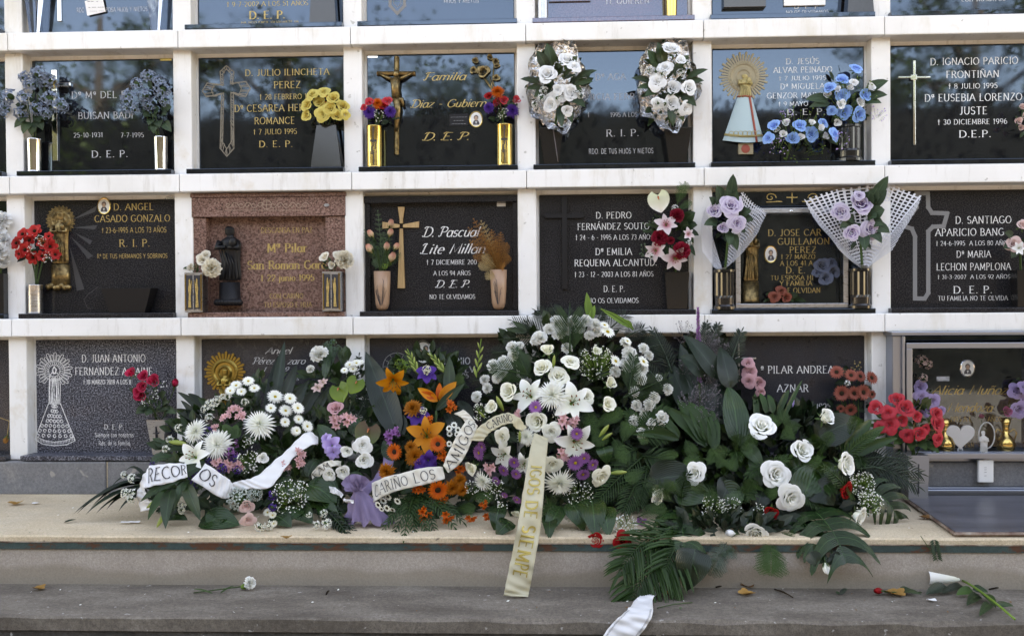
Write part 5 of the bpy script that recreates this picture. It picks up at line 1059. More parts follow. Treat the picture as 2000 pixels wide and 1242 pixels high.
vase('dark tapered vase below the left foil bouquet', 1077, 252, 318, 46, 28, .055, 'blackp', 'square', z1s, None, dep=.6)
vase('dark tapered vase below the right foil bouquet', 1322, 252, 318, 52, 32, .055, 'blackp', 'square', z1s, None, dep=.6)
vase('black glazed vase holding the tall blue and white roses', 1659, 246, 313, 40, 42, .05, 'blackp', 'fluted', z1s)
vase('crystal vase at the left of the top left plaque', 67, -60, 63, 34, 12, .05, 'glass', 'square', ZL[0] + .002); vase('crystal vase at the right of the top left plaque', 303, -60, 57, 30, 12, .05, 'glass', 'square', ZL[0] + .002)
vase('steel cylinder vase in the top row at the purplish plaque', 1060, -60, 34, 21, 21, .05, 'steel', 'cyl', ZL[0] + .0235); vase('brass vase in the top row near the fifth niche', 1311, -60, 27, 26, 21, .05, 'goldm', 'cyl', ZL[0] + .0235)
vase('black vase in the top row beside white initials', 1677, -60, 23, 36, 50, .05, 'blackp', 'square', ZL[0] + .0235, None, dep=.5); vase('black vase in the top row beside gold initials', 633, -60, 40, 40, 52, .05, 'blackp', 'square', ZL[0] + .0235, None, dep=.5)
vase('steel cylinder vase with red silk anemones', 70, 556, 611, 27, 27, .045, 'steel', 'cyl', z2s)
vase('shallow black bowl vase standing empty under gold lettering', 254, 563, 609, 100, 70, .052, 'blackm', 'square', z2s, None, dep=.35)
vase('black and gilt angel vase left of the black statue', 384, 533, 604, 36, 36, .018, 'steel', 'square', ZL[2] + .0245, 'angels', dep=.8)
vase('black and gilt angel vase at the right of the red plaque', 651, 531, 602, 36, 36, .018, 'steel', 'square', ZL[2] + .0245, 'angels', dep=.8)
vase('tan ceramic vase holding peach rosebuds', 747, 530, 602, 33, 27, .05, 'tan', 'bullet', z2s + .004, 'reeds'); vase('tan ceramic vase holding dried brown flowers', 974, 527, 599, 33, 27, .05, 'tan', 'bullet', z2s + .004, 'reeds')
vase('black tapered vase holding red and white mixed silk flowers', 1321, 532, 603, 46, 38, .05, 'blackp', 'square', z2s, None, dep=.6)
vase('black fluted vase left of the silver framed case', 1415, 527, 606, 38, 36, .035, 'blackp', 'fluted', z2s); vase('black fluted vase right of the silver framed case', 1680, 525, 606, 38, 36, .035, 'blackp', 'fluted', z2s)
vase('dark vase at the right picture edge, third row', 1994, 528, 600, 28, 24, .04, 'blackp', 'square', z2s)
vase('dark vase at the left picture edge, third row', 3, 535, 606, 26, 24, .04, 'blackp', 'square', z2s)
vase('tapered zinc vase with raised cross holding crimson roses', 313, 818, 888, 38, 21, .045, 'steel', 'square', z3s, 'smallcross')
vase('grey metal vase with black cross standing on the platform', 1786, 886, 962, 40, 36, -.10, 'dull', 'square', .0, 'smallcross')
vase('small brass amphora inside the display case', 1964, 816, 891, 22, 32, .03, 'goldm', 'amphora', W(1964, 891, .03).z); vase('small brass amphora behind the red silk flowers', 1846, 818, 891, 22, 32, .03, 'goldm', 'amphora', W(1846, 891, .03).z)

# ------------------------------------------------------------------ bouquets in the vases
def bouquet(label, px, py, Y, cat='bouquet', name='silk_bouquet', group='bouquets at the plaques'): return empty(name, W(px, py, Y), label, cat, group)
def outward(x, y, cx, cy, k=.012): return ((x - cx) * k, -1, -(y - cy) * k + .15)
def fl(o, kind, colr, pts, Y, cx, cy, k=.012, jit=.02):
    for (x, y, r) in pts: flower(o, kind, colr, x, y, Y + ru(-jit, jit), r, outward(x, y, cx, cy, k))
def sl(o, pts, Y, cx, cy, m='silkleaf', prof=ovate, wf=.30):
    """leaves: (x, y) tip pixels, growing out of (cx, cy)"""
    for (x, y, w_) in pts:
        a = W(cx + (x - cx) * .45, cy + (y - cy) * .45, Y + .015); b2 = W(x, y, Y - .01 + ru(-.015, .015)); leaf(o, a, b2, S(w_, Y), m, (0, -.01, .01), (ru(-.3, .3), -1, .3), prof, .2, n=5)
for (cx, cy, nm, pts, lv, vx, vy) in ((70, 195, 'faded blue silk bouquet left of the chrome cross', ((75, 145, 17), (48, 152, 13), (95, 162, 20), (60, 165, 15), (20, 190, 18), (12, 215, 16), (48, 190, 16), (96, 195, 19), (118, 208, 17), (72, 212, 15), (42, 222, 16), (90, 222, 12)), ((28, 250, 9), (45, 262, 10), (62, 266, 10), (84, 255, 9), (92, 235, 9), (78, 240, 9), (40, 240, 9), (72, 200, 8), (30, 205, 8)), 68, 274),
        (295, 200, 'faded blue silk bouquet right of the white lettering', ((290, 152, 17), (268, 165, 14), (312, 160, 13), (316, 178, 18), (252, 192, 18), (285, 188, 17), (262, 212, 14), (290, 206, 13), (246, 212, 12), (322, 198, 12)), ((335, 210, 11), (325, 225, 11), (305, 222, 11), (280, 228, 10), (290, 245, 10), (312, 250, 10), (335, 258, 10), (300, 262, 9)), 315, 270)):
    o = bouquet(nm, cx, cy, .03)
    fl(o, 'starcl', 'greyblue', [(x_, y_, r_ * .9) for x_, y_, r_ in pts], .015, cx, cy); sl(o, lv, .02, cx + (vx - cx) * .6, cy + 25)
    for k in range(4): stemlet(o, W(vx + ru(-4, 4), vy + 12, .05), W(cx + ru(-20, 20), cy + ru(-10, 20), .03), .002)
    greens(o, [(cx, cy + 10, 34, 38, .045)], 50, 'silkleaf', .04)
o = bouquet('dome of yellow silk roses in a black vase', 634, 205, .03)
fl(o, 'rose', 'yellow', ((610, 185, 15), (632, 180, 14), (652, 192, 16), (600, 205, 16), (624, 200, 15), (645, 212, 16), (670, 208, 15), (598, 226, 13), (630, 224, 17), (658, 226, 14), (675, 224, 11)), .0, 634, 215); fl(o, 'rose', 'orange', ((634, 186, 8), (632, 204, 8)), -.01, 634, 215)
greens(o, [(635, 225, 42, 22, .03)], 70, 'deep', .035); [stemlet(o, W(640 + ru(-5, 5), 256, .045), W(634 + ru(-20, 20), 215, .02), .002) for k in range(4)]
for (cx, cy, nm, F_, vx, vy) in ((738, 212, 'mixed pink and purple silk bouquet below the crucifix arm', (('tight', 'redpink', ((722, 200, 12), (757, 198, 12), (711, 211, 9))), ('tight', 'red', ((750, 208, 11),)), ('mum', 'orangered', ((738, 203, 13),)), ('mum', 'violet', ((722, 220, 15), (762, 219, 13)))), 732, 248),
        (980, 205, 'mixed pink and purple silk bouquet below the bronze rose', (('tight', 'redpink', ((969, 202, 11), (984, 196, 12), (1009, 196, 12), (974, 192, 9))), ('tight', 'red', ((955, 188, 11),)), ('mum', 'orangered', ((972, 181, 15),)), ('mum', 'violet', ((1000, 217, 15), (955, 211, 12)))), 986, 245)):
    o = bouquet(nm, cx, cy, .03)
    for kd, c_, pts in F_: fl(o, kd, c_, pts, .01, cx, cy + 10)
    gyps(o, cx + 2, cy + 15, .0, 12, 24, 'white', .003); greens(o, [(cx, cy + 22, 30, 16, .03), (cx, cy + 5, 24, 16, .04)], 70, 'silkleaf', .03); [stemlet(o, W(vx + ru(-4, 4), vy + 10, .05), W(cx + ru(-12, 12), cy + 10, .03), .002) for k in range(4)]
M['foil'] = mat('crumpled_silver_foil', (.78, .78, .79), .14, 1)
_t = tex(M['foil'], 'ShaderNodeTexNoise', 38, 3, .55, 'World'); bump(M['foil'], _t.outputs[0], .9, .02)
def foil(o, cx, cy, rx, ry, Y, vx, vy, tear=None):
    """flared foil collar, crumpled, behind the flowers and gathered at the vase"""
    b = MB(); n = 44; rows = []
    for j in range(7):
        v = j / 6; row = []
        for i in range(n + 1):
            an = 2 * math.pi * i / n; k = 1 + .07 * math.sin(5 * an + 1) + .05 * math.sin(11 * an + j); kk = (.16 + .84 * v ** .8) * (k if v > .3 else 1)
            x = vx + (cx - vx) * min(1, v * 1.25) + rx * kk * math.cos(an); y = vy + (cy - vy) * min(1, v * 1.25) + ry * kk * math.sin(an)
            row.append(W(x, y, Y + .05 - .055 * v + .012 * math.sin(9 * an + 3 * v) * v - .02 * (v > .9)))
        rows.append(row)
    b.grid(rows); return part('foil_wrap', b, M['foil'], o, False)
for (cx, cy, nm, ro, vx, vy, wx) in ((1088, 170, 'white silk rose bouquet in silver foil, left one', ((1110, 118, 21), (1122, 130, 14), (1070, 145, 22), (1100, 182, 20), (1115, 182, 20), (1080, 195, 15), (1075, 205, 17), (1108, 216, 13), (1090, 175, 12)), 1082, 252, 1), (1305, 168, 'white silk rose bouquet in silver foil, right one', ((1310, 96, 20), (1300, 132, 17), (1283, 160, 19), (1315, 172, 17), (1346, 172, 18), (1312, 202, 19), (1340, 212, 15), (1285, 202, 13), (1330, 118, 13)), 1312, 252, 1)):
    o = bouquet(nm, cx, cy, .0); foil(o, cx, cy - 4, 60, 90, .02, vx, vy); fl(o, 'rose', 'silk', ro, -.06, cx, cy, .008)
    fl(o, 'wax', 'silk', [(cx + ru(-42, 45), cy + ru(-65, 55), 9) for k in range(9)], -.05, cx, cy)
    sl(o, [(cx - 72, cy - 15, 7), (cx - 60, cy + 5, 7), (cx + 78, cy - 32, 7), (cx + 70, cy - 10, 8), (cx + 55, cy + 40, 10), (cx + 30, cy + 70, 10), (cx - 20, cy - 85, 12), (cx - 40, cy - 70, 12), (cx + 10, cy + 80, 9), (cx + 40, cy - 60, 11), (cx - 45, cy + 20, 10), (cx + 5, cy + 20, 10), (cx + 50, cy + 10, 10)], -.045, cx, cy, 'leaf', lanc)
    greens(o, [(cx, cy, 50, 70, -.02)], 150, 'leaf', .05); stemlet(o, W(vx + 8, 317, .035), W(vx - 4, 235, .02), .0025, 'twig'); stemlet(o, W(vx, 262, .05), W(cx, cy + 50, 0), .006)
o = bouquet('upright spray of blue and white silk roses in the black vase', 1655, 190, .02)
fl(o, 'rose', 'blue', ((1672, 134, 15), (1645, 156, 15), (1620, 172, 14), (1645, 187, 16), (1690, 186, 16), (1625, 217, 11), (1650, 220, 17), (1678, 224, 17)), .0, 1655, 195); fl(o, 'tight', 'silk', ((1668, 162, 11), (1635, 175, 9), (1702, 170, 12), (1617, 186, 10), (1643, 204, 11), (1680, 200, 12), (1660, 172, 9), (1636, 240, 10)), .0, 1655, 195)
sl(o, [(1735, 158, 11), (1733, 186, 10), (1722, 202, 9), (1573, 195, 11), (1580, 210, 9)], .0, 1655, 195, 'silkleaf'); gyps(o, 1665, 195, -.02, 45, 60, 'lime', .004, 'berry_sprig'); gyps(o, 1715, 222, -.01, 16, 22, 'lilac', .004, 'lilac_sprig'); greens(o, [(1652, 200, 42, 50, .03)], 120, 'silkleaf', .04); [stemlet(o, W(1659 + ru(-5, 5), 252, .05), W(1655 + ru(-15, 15), 205, .02), .0025) for k in range(3)]
o = bouquet('low trailing spray of blue and white silk roses on the sill', 1565, 258, .0)
fl(o, 'rose', 'blue', ((1512, 245, 14), (1500, 270, 13), (1562, 245, 15), (1548, 270, 15), (1585, 262, 17), (1608, 240, 12), (1630, 262, 15)), -.02, 1565, 265); fl(o, 'tight', 'silk', ((1535, 240, 10), (1518, 252, 10), (1586, 240, 9), (1603, 250, 10), (1565, 268, 9), (1612, 267, 10), (1530, 262, 9)), -.02, 1565, 265)
gyps(o, 1565, 262, -.03, 55, 50, 'lime', .004, 'berry_sprig'); gyps(o, 1535, 228, -.01, 14, 20, 'lilac', .004, 'lilac_sprig'); gyps(o, 1640, 275, -.02, 18, 26, 'lilac', .004, 'lilac_sprig'); gyps(o, 1520, 285, -.02, 20, 22, 'lilac', .004, 'lilac_sprig'); greens(o, [(1565, 265, 75, 20, .02)], 110, 'silkleaf', .035); stemlet(o, W(1535, 316, .05), W(1545, 275, .02), .004)
o = bouquet('small pink silk bouquet cut by the right edge, second row', 1998, 235, .03); fl(o, 'tight', 'palepink', ((1997, 210, 9), (1990, 237, 10), (2003, 228, 10), (1995, 250, 8)), .02, 2005, 235); greens(o, [(2000, 242, 16, 20, .04)], 30, 'silkleaf', .03)
# third row
o = bouquet('bunch of red silk anemones with baby\'s breath in steel vase', 70, 480, .0); fl(o, 'poppy', 'redsilk', ((45, 458, 15), (68, 452, 16), (33, 475, 15), (58, 470, 15), (85, 475, 14), (50, 488, 17), (98, 482, 16), (65, 503, 15), (108, 497, 12), (38, 496, 12), (82, 500, 12), (95, 462, 10)), -.02, 70, 485)
gyps(o, 82, 470, -.05, 12, 24, 'silk', .003); gyps(o, 92, 502, -.05, 12, 24, 'silk', .003); gyps(o, 62, 490, -.05, 10, 14, 'silk', .003); greens(o, [(70, 485, 36, 32, .01)], 60, 'deep', .035); [stemlet(o, W(72 + ru(-5, 5), 560, .045), W(72 + ru(-14, 14), 500, 0), .0022, 'leaf') for k in range(7)]
o = bouquet('ruffled white silk bouquet cut by the left picture edge', 0, 470, .0); fl(o, 'carn', 'silk', ((4, 432, 20), (-8, 455, 22), (8, 470, 16), (0, 490, 20), (5, 510, 15)), -.01, -10, 475); greens(o, [(0, 490, 22, 35, .03)], 40, 'silkleaf', .035); stemlet(o, W(2, 540, .04), W(0, 490, .02), .005)
for (nm, ro, vx) in (('ivory silk peonies in the left angel vase', (('rose', 395, 507, 16), ('carn', 413, 524, 20), ('tight', 373, 524, 11), ('rose', 402, 498, 12)), 384), ('ivory silk peonies in the right angel vase', (('rose', 634, 502, 13), ('carn', 672, 508, 20), ('tight', 648, 518, 10), ('rose', 658, 498, 11)), 651)):
    o = bouquet(nm, vx, 515, .0)
    for kd, x, y, r in ro: flower(o, kd, 'ivory', x, y, -.02, r, outward(x, y, vx, 525, .02))
    greens(o, [(vx + 2, 522, 20, 12, .01)], 26, 'silkleaf', .03); [stemlet(o, W(vx + ru(-5, 5), 545, .02), W(vx + ru(-12, 12), 515, 0), .002) for k in range(3)]
o = bouquet('peach silk rosebuds with fern in the left tan vase', 757, 480, .03)
for x, y, r in ((763, 437, 12), (762, 455, 12), (724, 457, 12), (722, 486, 14), (755, 482, 12), (774, 482, 11), (766, 503, 15)): flower(o, 'bud', 'peach', x, y, ru(-.01, .02), r, ((x - 747) * .02, -.45, .8))
for (x, y) in ((738, 412), (712, 450), (765, 430), (720, 480), (730, 508), (782, 495), (750, 455)): fern(o, W(748, 525, .05), W(x, y, .03 + ru(-.02, .02)), .022, 'silkleaf', (0, 0, 0), (0, -1, .1), 12)
greens(o, [(750, 490, 26, 36, .045)], 80, 'silkleaf', .03); fl(o, 'wax', 'lime', ((752, 520, 6), (760, 515, 5)), .0, 750, 500); [stemlet(o, W(747 + ru(-5, 5), 535, .05), W(750 + ru(-18, 18), 480, .03), .002) for k in range(5)]
o = bouquet('dried brown fern and straw flowers in the right tan vase', 955, 480, .02, name='dried_bouquet')
for (x, y, c_) in ((925, 428, 'dried'), (940, 432, 'straw'), (918, 470, 'dried'), (935, 455, 'dried'), (960, 450, 'dried'), (978, 455, 'dried'), (990, 475, 'dried'), (994, 500, 'dried'), (925, 500, 'dried'), (935, 520, 'straw'), (950, 545, 'straw'), (985, 520, 'dried'), (952, 470, 'dried'), (915, 445, 'dried'), (968, 470, 'dried'), (942, 500, 'straw'), (972, 495, 'dried')):
    fern(o, W(972 + ru(-6, 6), 532, .05), W(x, y, ru(-.02, .03)), .024, c_, (0, -.01, .02), (0, -1, .2), 12, 'dried_frond', 5)
o = bouquet('mixed silk bouquet of anthurium, wine carnations and white lilies', 1312, 455, .0)
flower(o, 'heart', 'antw', 1287, 393, -.03, 22, (-.25, -1, .25), .2); fl(o, 'carn', 'wine', ((1322, 422, 15), (1288, 465, 17), (1330, 490, 19), (1310, 470, 8)), -.03, 1312, 460); fl(o, 'star', 'whitepink', ((1301, 438, 21), (1280, 490, 20), (1318, 505, 23), (1345, 457, 12)), -.035, 1312, 460); fl(o, 'wax', 'silk', ((1318, 407, 7), (1345, 475, 6), (1272, 500, 6)), -.03, 1312, 460)
fern(o, W(1322, 400, .0), W(1338, 356, .0), .03, 'fern', (0, 0, 0)); fern(o, W(1322, 410, .0), W(1350, 395, -.01), .02, 'fern', (0, 0, 0)); sl(o, [(1358, 415, 12), (1362, 440, 11), (1345, 440, 12), (1365, 460, 9), (1355, 475, 10), (1358, 500, 8), (1262, 440, 6), (1270, 460, 6), (1255, 455, 5)], .0, 1318, 450, 'leaf'); gyps(o, 1268, 440, .0, 16, 20, 'euca', .005, 'grey_sprig'); gyps(o, 1262, 490, .0, 14, 18, 'euca', .005, 'grey_sprig')
greens(o, [(1315, 455, 36, 60, .03)], 120, 'leaf', .045); [stemlet(o, W(1321 + ru(-6, 6), 540, .05), W(1315 + ru(-12, 12), 480, .02), .0025) for k in range(4)]
M['mesh'] = None
def netmat():
    m = mat('white_woven_net', (.62, .63, .67), .6); N, L, b_ = nodes(m); uv = N.new('ShaderNodeUVMap'); sx = N.new('ShaderNodeSeparateXYZ'); L.new(uv.outputs[0], sx.inputs[0]); fs = []
    for i, f in ((0, 64), (1, 24)):
        a = N.new('ShaderNodeMath'); a.operation = 'MULTIPLY'; a.inputs[1].default_value = f; L.new(sx.outputs[i], a.inputs[0]); c = N.new('ShaderNodeMath'); c.operation = 'FRACT'; L.new(a.outputs[0], c.inputs[0]); d = N.new('ShaderNodeMath'); d.operation = 'GREATER_THAN'; d.inputs[1].default_value = .36; L.new(c.outputs[0], d.inputs[0]); fs.append(d.outputs[0])
    k = N.new('ShaderNodeMath'); k.operation = 'MULTIPLY'; L.new(fs[0], k.inputs[0]); L.new(fs[1], k.inputs[1]); iv = N.new('ShaderNodeMath'); iv.operation = 'SUBTRACT'; iv.inputs[0].default_value = 1; L.new(k.outputs[0], iv.inputs[1]); L.new(iv.outputs[0], b_.inputs['Alpha']); return m
M['net'] = netmat()
def net(o, pts, Y):
    """sheet of open net folded into a cone: pts = (x, y, Y) rim points, gathered at the last point"""
    b = MB(); n = len(pts) - 1; g = W(*pts[-1]); m_ = 40; rows = []
    for j in range(13):
        v = j / 12; row = []
        for i in range(m_ + 1):
            s = i / m_ * (n - 1); k = min(n - 2, int(s)); f = s - k; p = W(*pts[k]).lerp(W(*pts[k + 1]), f); q = g.lerp(p, .06 + .94 * v); q.y += .012 * math.sin(i * .9) * v + .02 * math.sin(v * 3); row.append(q)
        rows.append(row)
    b.grid(rows); return part('net_wrap', b, M['net'], o, True)
for (nm, cx, cy, ro, lv, rim, vx) in (('purple-edged white silk roses in net, left of the glass case', 1422, 425, ((1428, 402, 25), (1395, 412, 17), (1440, 437, 19), (1412, 445, 13)), ((1432, 340, 11), (1400, 362, 12), (1420, 368, 11), (1385, 385, 10), (1440, 372, 10), (1398, 385, 12), (1472, 430, 11), (1468, 412, 11), (1375, 440, 10), (1425, 480, 10), (1455, 455, 10), (1440, 490, 9)), ((1378, 405, .0), (1368, 440, -.02), (1372, 490, -.04), (1395, 525, -.05), (1420, 522, -.06), (1455, 490, -.06), (1480, 455, -.04), (1499, 417, -.02), (1478, 400, .02), (1448, 372, .03), (1412, 530, .03)), 1415),
        ('purple-edged white silk roses in wide net, right of the glass case', 1680, 425, ((1682, 398, 26), (1642, 415, 20), (1665, 455, 18), (1700, 448, 22), (1678, 382, 12)), ((1735, 344, 12), (1715, 365, 13), (1732, 372, 11), (1700, 372, 14), (1728, 410, 14), (1738, 455, 12), (1722, 475, 12), (1640, 445, 10), (1655, 432, 10), (1690, 490, 11), (1712, 425, 14), (1725, 440, 12)), ((1738, 358, .03), (1800, 383, .0), (1780, 430, -.02), (1742, 488, -.05), (1700, 520, -.06), (1672, 515, -.06), (1640, 488, -.06), (1600, 440, -.04), (1570, 390, -.01), (1640, 368, .02), (1738, 357, .04), (1690, 528, .03)), 1685)):
    o = bouquet(nm, cx, cy, .0); net(o, rim, 0); fl(o, 'rose', 'purplewhite', ro, -.055, cx, cy, .008); sl(o, lv, -.045, cx, cy + 5, 'silkleaf', ovate); greens(o, [(cx, cy + 10, 34, 45, .0)], 60, 'silkleaf', .04); stemlet(o, W(vx, 540, .035), W(cx, cy + 40, -.01), .006)
o = bouquet('washed blue-grey silk rose inside the glass case', 1612, 527, .075); fl(o, 'rose', 'bluegrey2', ((1606, 518, 18), (1628, 530, 15), (1612, 543, 16), (1596, 532, 11), (1625, 512, 12)), .078, 1612, 527)
o = bouquet('three dusky pink roses at the foot of the glass case', 1525, 578, .07); fl(o, 'rose', 'salmon', ((1513, 580, 12), (1536, 581, 12), (1526, 568, 11)), .075, 1525, 575); sl(o, [(1495, 575, 6), (1500, 588, 5), (1560, 578, 7), (1575, 590, 5), (1550, 590, 5), (1490, 590, 4)], .08, 1525, 582, 'leaf', lanc)
o = bouquet('ivory silk rose at the right picture edge, third row', 1990, 480, .0); fl(o, 'rose', 'palepink', ((1980, 477, 18), (1998, 440, 15)), -.02, 1990, 475); fl(o, 'star', 'silk', ((1990, 485, 12),), -.03, 1990, 475); sl(o, [(1962, 455, 10), (1960, 485, 10), (1995, 500, 10), (1975, 505, 9)], .0, 1990, 475); greens(o, [(1995, 480, 22, 40, .02)], 30, 'silkleaf', .04); stemlet(o, W(1994, 535, .04), W(1992, 490, .01), .005)
# bottom row
o = bouquet('crimson silk roses in the tapered zinc vase', 290, 770, .0); fl(o, 'tight', 'hot', ((256, 728, 15), (280, 735, 15), (300, 745, 18), (278, 755, 14), (275, 772, 18), (268, 765, 12)), -.02, 290, 775); flower(o, 'bud', 'hot', 342, 748, .0, 13, (.5, -.6, .8))
sl(o, [(252, 758, 8), (265, 808, 9), (285, 812, 9), (272, 800, 8), (312, 795, 11), (330, 800, 9), (306, 785, 10), (345, 808, 8), (325, 765, 8), (330, 785, 8)], .0, 305, 790, 'silkleaf'); gyps(o, 283, 785, -.03, 9, 8, 'silk', .004); gyps(o, 303, 770, -.03, 9, 9, 'silk', .004); gyps(o, 320, 750, -.02, 8, 8, 'silk', .004); greens(o, [(305, 790, 34, 26, .03)], 60, 'silkleaf', .035); stemlet(o, W(315, 822, .045), W(342, 755, .01), .002); [stemlet(o, W(313 + ru(-5, 5), 825, .045), W(290 + ru(-20, 20), 775, .01), .002) for k in range(4)]
o = bouquet('withered brown stem at the left picture edge, bottom row', 5, 850, .05, name='withered_flower'); stemlet(o, W(-10, 812, .08), W(18, 822, .05), .002, 'straw'); stemlet(o, W(18, 822, .05), W(14, 850, .05), .0015, 'straw'); flower(o, 'bud', 'dried', 12, 858, .05, 10, (-.2, -.3, -1))
o = bouquet('faded brick-red silk gerberas before the grey plaque', 1655, 755, .02); fl(o, 'gerb', 'salmon', ((1634, 727, 15), (1662, 733, 14), (1644, 768, 17), (1668, 768, 15), (1686, 766, 17), (1661, 800, 14), (1702, 738, 15), (1642, 798, 9), (1680, 735, 13), (1703, 770, 10)), -.01, 1662, 765); fl(o, 'wax', 'silk', ((1655, 748, 6),), -.03, 1660, 765); gyps(o, 1672, 715, .03, 10, 12, 'straw', .005, 'straw_sprig'); greens(o, [(1665, 790, 38, 28, .03), (1668, 755, 34, 30, .04)], 90, 'silkleaf', .04); [stemlet(o, W(1680 + ru(-6, 6), 880, .04), W(1660 + ru(-20, 20), 780, .02), .0025) for k in range(5)]
o = bouquet('pink and lilac silk roses hanging beside the small steel cross', 1470, 735, .02); fl(o, 'rose', 'pink', ((1461, 708, 13), (1465, 726, 16), (1462, 745, 15), (1483, 748, 15), (1485, 765, 12)), .0, 1470, 740); fl(o, 'rose', 'lilac', ((1555, 790, 10), (1562, 805, 11), (1548, 810, 9), (1570, 795, 8)), .0, 1560, 800); greens(o, [(1470, 750, 18, 30, .04), (1560, 805, 18, 16, .04)], 40, 'silkleaf', .03)
o = bouquet('red and pink silk flower bouquet in the grey cross vase', 1775, 820, -.12); fl(o, 'rose', 'redpink', ((1711, 797, 17), (1752, 780, 17), (1768, 797, 20), (1735, 805, 15), (1738, 830, 19), (1718, 835, 13), (1762, 822, 14), (1790, 812, 13), (1829, 808, 17), (1830, 827, 20), (1772, 850, 15), (1797, 847, 16), (1832, 858, 15), (1808, 838, 12)), -.15, 1775, 830, .008)
sl(o, [(1690, 830, 6), (1730, 850, 8), (1745, 868, 9), (1780, 880, 9), (1810, 880, 9), (1835, 885, 8), (1700, 820, 5)], -.13, 1780, 845, 'fern'); [leaf(o, W(1780, 850, -.12), W(x, y, -.14), .003, 'straw', (0, 0, .02), None, strap, .1) for x, y in ((1690, 800), (1720, 780), (1740, 775), (1855, 840), (1845, 815), (1800, 790))]
greens(o, [(1785, 865, 48, 20, -.10), (1775, 825, 55, 38, -.09)], 150, 'fern', .035); [stemlet(o, W(1786 + ru(-8, 8), 895, -.1), W(1778 + ru(-35, 35), 840, -.12), .0025) for k in range(6)]
# inside the steel case
o = bouquet('lilac silk roses with pearls at the left inside the case', 1812, 770, .05); fl(o, 'rose', 'lilac', ((1797, 755, 14), (1800, 775, 15), (1822, 783, 17), (1795, 797, 13), (1812, 803, 14), (1838, 803, 12)), .055, 1810, 780); fl(o, 'wax', 'palepink', ((1800, 705, 12), (1812, 712, 9), (1803, 738, 9)), .06, 1805, 720); gyps(o, 1808, 790, .03, 16, 16, 'silk', .004, 'pearl_sprig'); greens(o, [(1805, 770, 24, 50, .075)], 50, 'silkleaf', .03)
o = bouquet('lilac silk roses at the right edge inside the case', 1990, 775, .05); fl(o, 'rose', 'lilac', ((1985, 765, 17), (2003, 757, 16), (1990, 800, 19), (2005, 780, 16)), .05, 1995, 780); fl(o, 'tight', 'magenta', ((1967, 803, 13),), .03, 1967, 810); greens(o, [(1998, 740, 20, 40, .075)], 30, 'silkleaf', .03)
o = bouquet('single magenta silk rose behind the glass ornaments', 1917, 812, .05); fl(o, 'bud', 'magenta', ((1917, 813, 9),), .05, 1917, 830); stemlet(o, W(1920, 885, .05), W(1917, 820, .05), .0015)
M['hglass'] = mat('etched_glass', (.62, .64, .64), .25, 0, .5)
h_ = empty('heart_ornament', W(1875, 888, .02), 'etched grey glass heart on a stand inside the steel case', 'ornament'); b = MB(); c = W(1875, 850, .02); k = S(27, .02)
b.prism([(c.x + k * math.copysign(abs(math.sin(t)) ** 3, math.sin(t)), c.z + k * (.8125 * math.cos(t) - .3125 * math.cos(2 * t) - .125 * math.cos(3 * t) - .0625 * math.cos(4 * t))) for t in [2 * math.pi * i / 36 for i in range(36)]][::-1], .014, .024); part('heart', b, M['hglass'], h_)
b = MB(); z_ = W(1875, 891, .02).z; b.box(c.x - .03, c.x + .03, .008, .032, z_, z_ + .006, 0, .002); b.tube([(c.x - .02, .019, z_ + .005), (c.x, .019, c.z - k * .7)], .004, 6); b.tube([(c.x + .02, .019, z_ + .005), (c.x, .019, c.z - k * .7)], .004, 6); part('stand', b, M['hglass'], h_)
h_ = empty('glass_angel', W(1925, 890, .0), 'small clear glass figurine with ring inside the steel case', 'ornament'); b = MB(); c = W(1927, 850, .0); b.tube([(c.x + S(15, 0) * math.cos(t), .0, c.z + S(25, 0) * math.sin(t)) for t in [2 * math.pi * i / 24 for i in range(25)]], .003, 6); part('ring', b, M['hglass'], h_, True)
b = MB(); q = W(1920, 890, -.005); figure(b, q.x, q.z, S(48, 0), -.005, S(18, 0), .012, 7, False); part('figure', b, M['porcelain'], h_, True)
h_ = empty('white_figurine', W(1923, 942, -.03), 'white porcelain book figurine low in the steel case', 'ornament'); b = MB(); q0 = W(1908, 941, -.02); q1 = W(1938, 897, -.02); b.box(q0.x, q1.x, -.034, -.016, q0.z, q1.z, 0, .004); part('book', b, M['porcelain'], h_); b = MB(); c = W(1925, 893, -.025); b.ball(c, .014, 0, 7); b.ball(c + Vector((0, 0, .018)), .009, 0, 6); part('angel_head', b, M['porcelain'], h_, True); b = MB(); [line(b, "_", 1922, 1927, y_, 5, -.0345, 'sans') for y_ in (915, 919, 924, 931)]; part('print', b, M['dkt'], h_)
# ------------------------------------------------------------------ funeral arrangements on the platform
def YD(py): return float(np.interp(py, [560, 640, 700, 800, 900, 1000, 1040, 1062, 1130], [-.06, -.09, -.13, -.25, -.38, -.52, -.62, -.765, -.80]))
def KK(ox, oy, s): return lambda x, y: (ox + x / s, oy + y / s)
K2, K3, K4, K5 = KK(130, 640, 2.958), KK(600, 640, 2.9575), KK(880, 560, 4.14), KK(880, 780, 2.689); K6, K7 = KK(1200, 600, 3.105), KK(1200, 850, 3.168)
S2, S3, S4, S5, S6, S7 = 2.958, 2.9575, 4.14, 2.689, 3.105, 3.168
def fa(o, K, s, kind, colr, pts, cx, cy, front=.07, k=.006):
    """flowers in crop units, (x, y, r)"""
    for (x, y, r) in pts:
        px, py = K(x, y); flower(o, kind, colr, px, py, YD(py) - front + ru(-.015, .015), r / s, ((px - cx) * k + ru(-.15, .15), -1, -(py - cy) * k + .25 + ru(-.1, .15)))
def PW(K, x, y, dy=0.0): px, py = K(x, y); return W(px, py, YD(py) + dy)
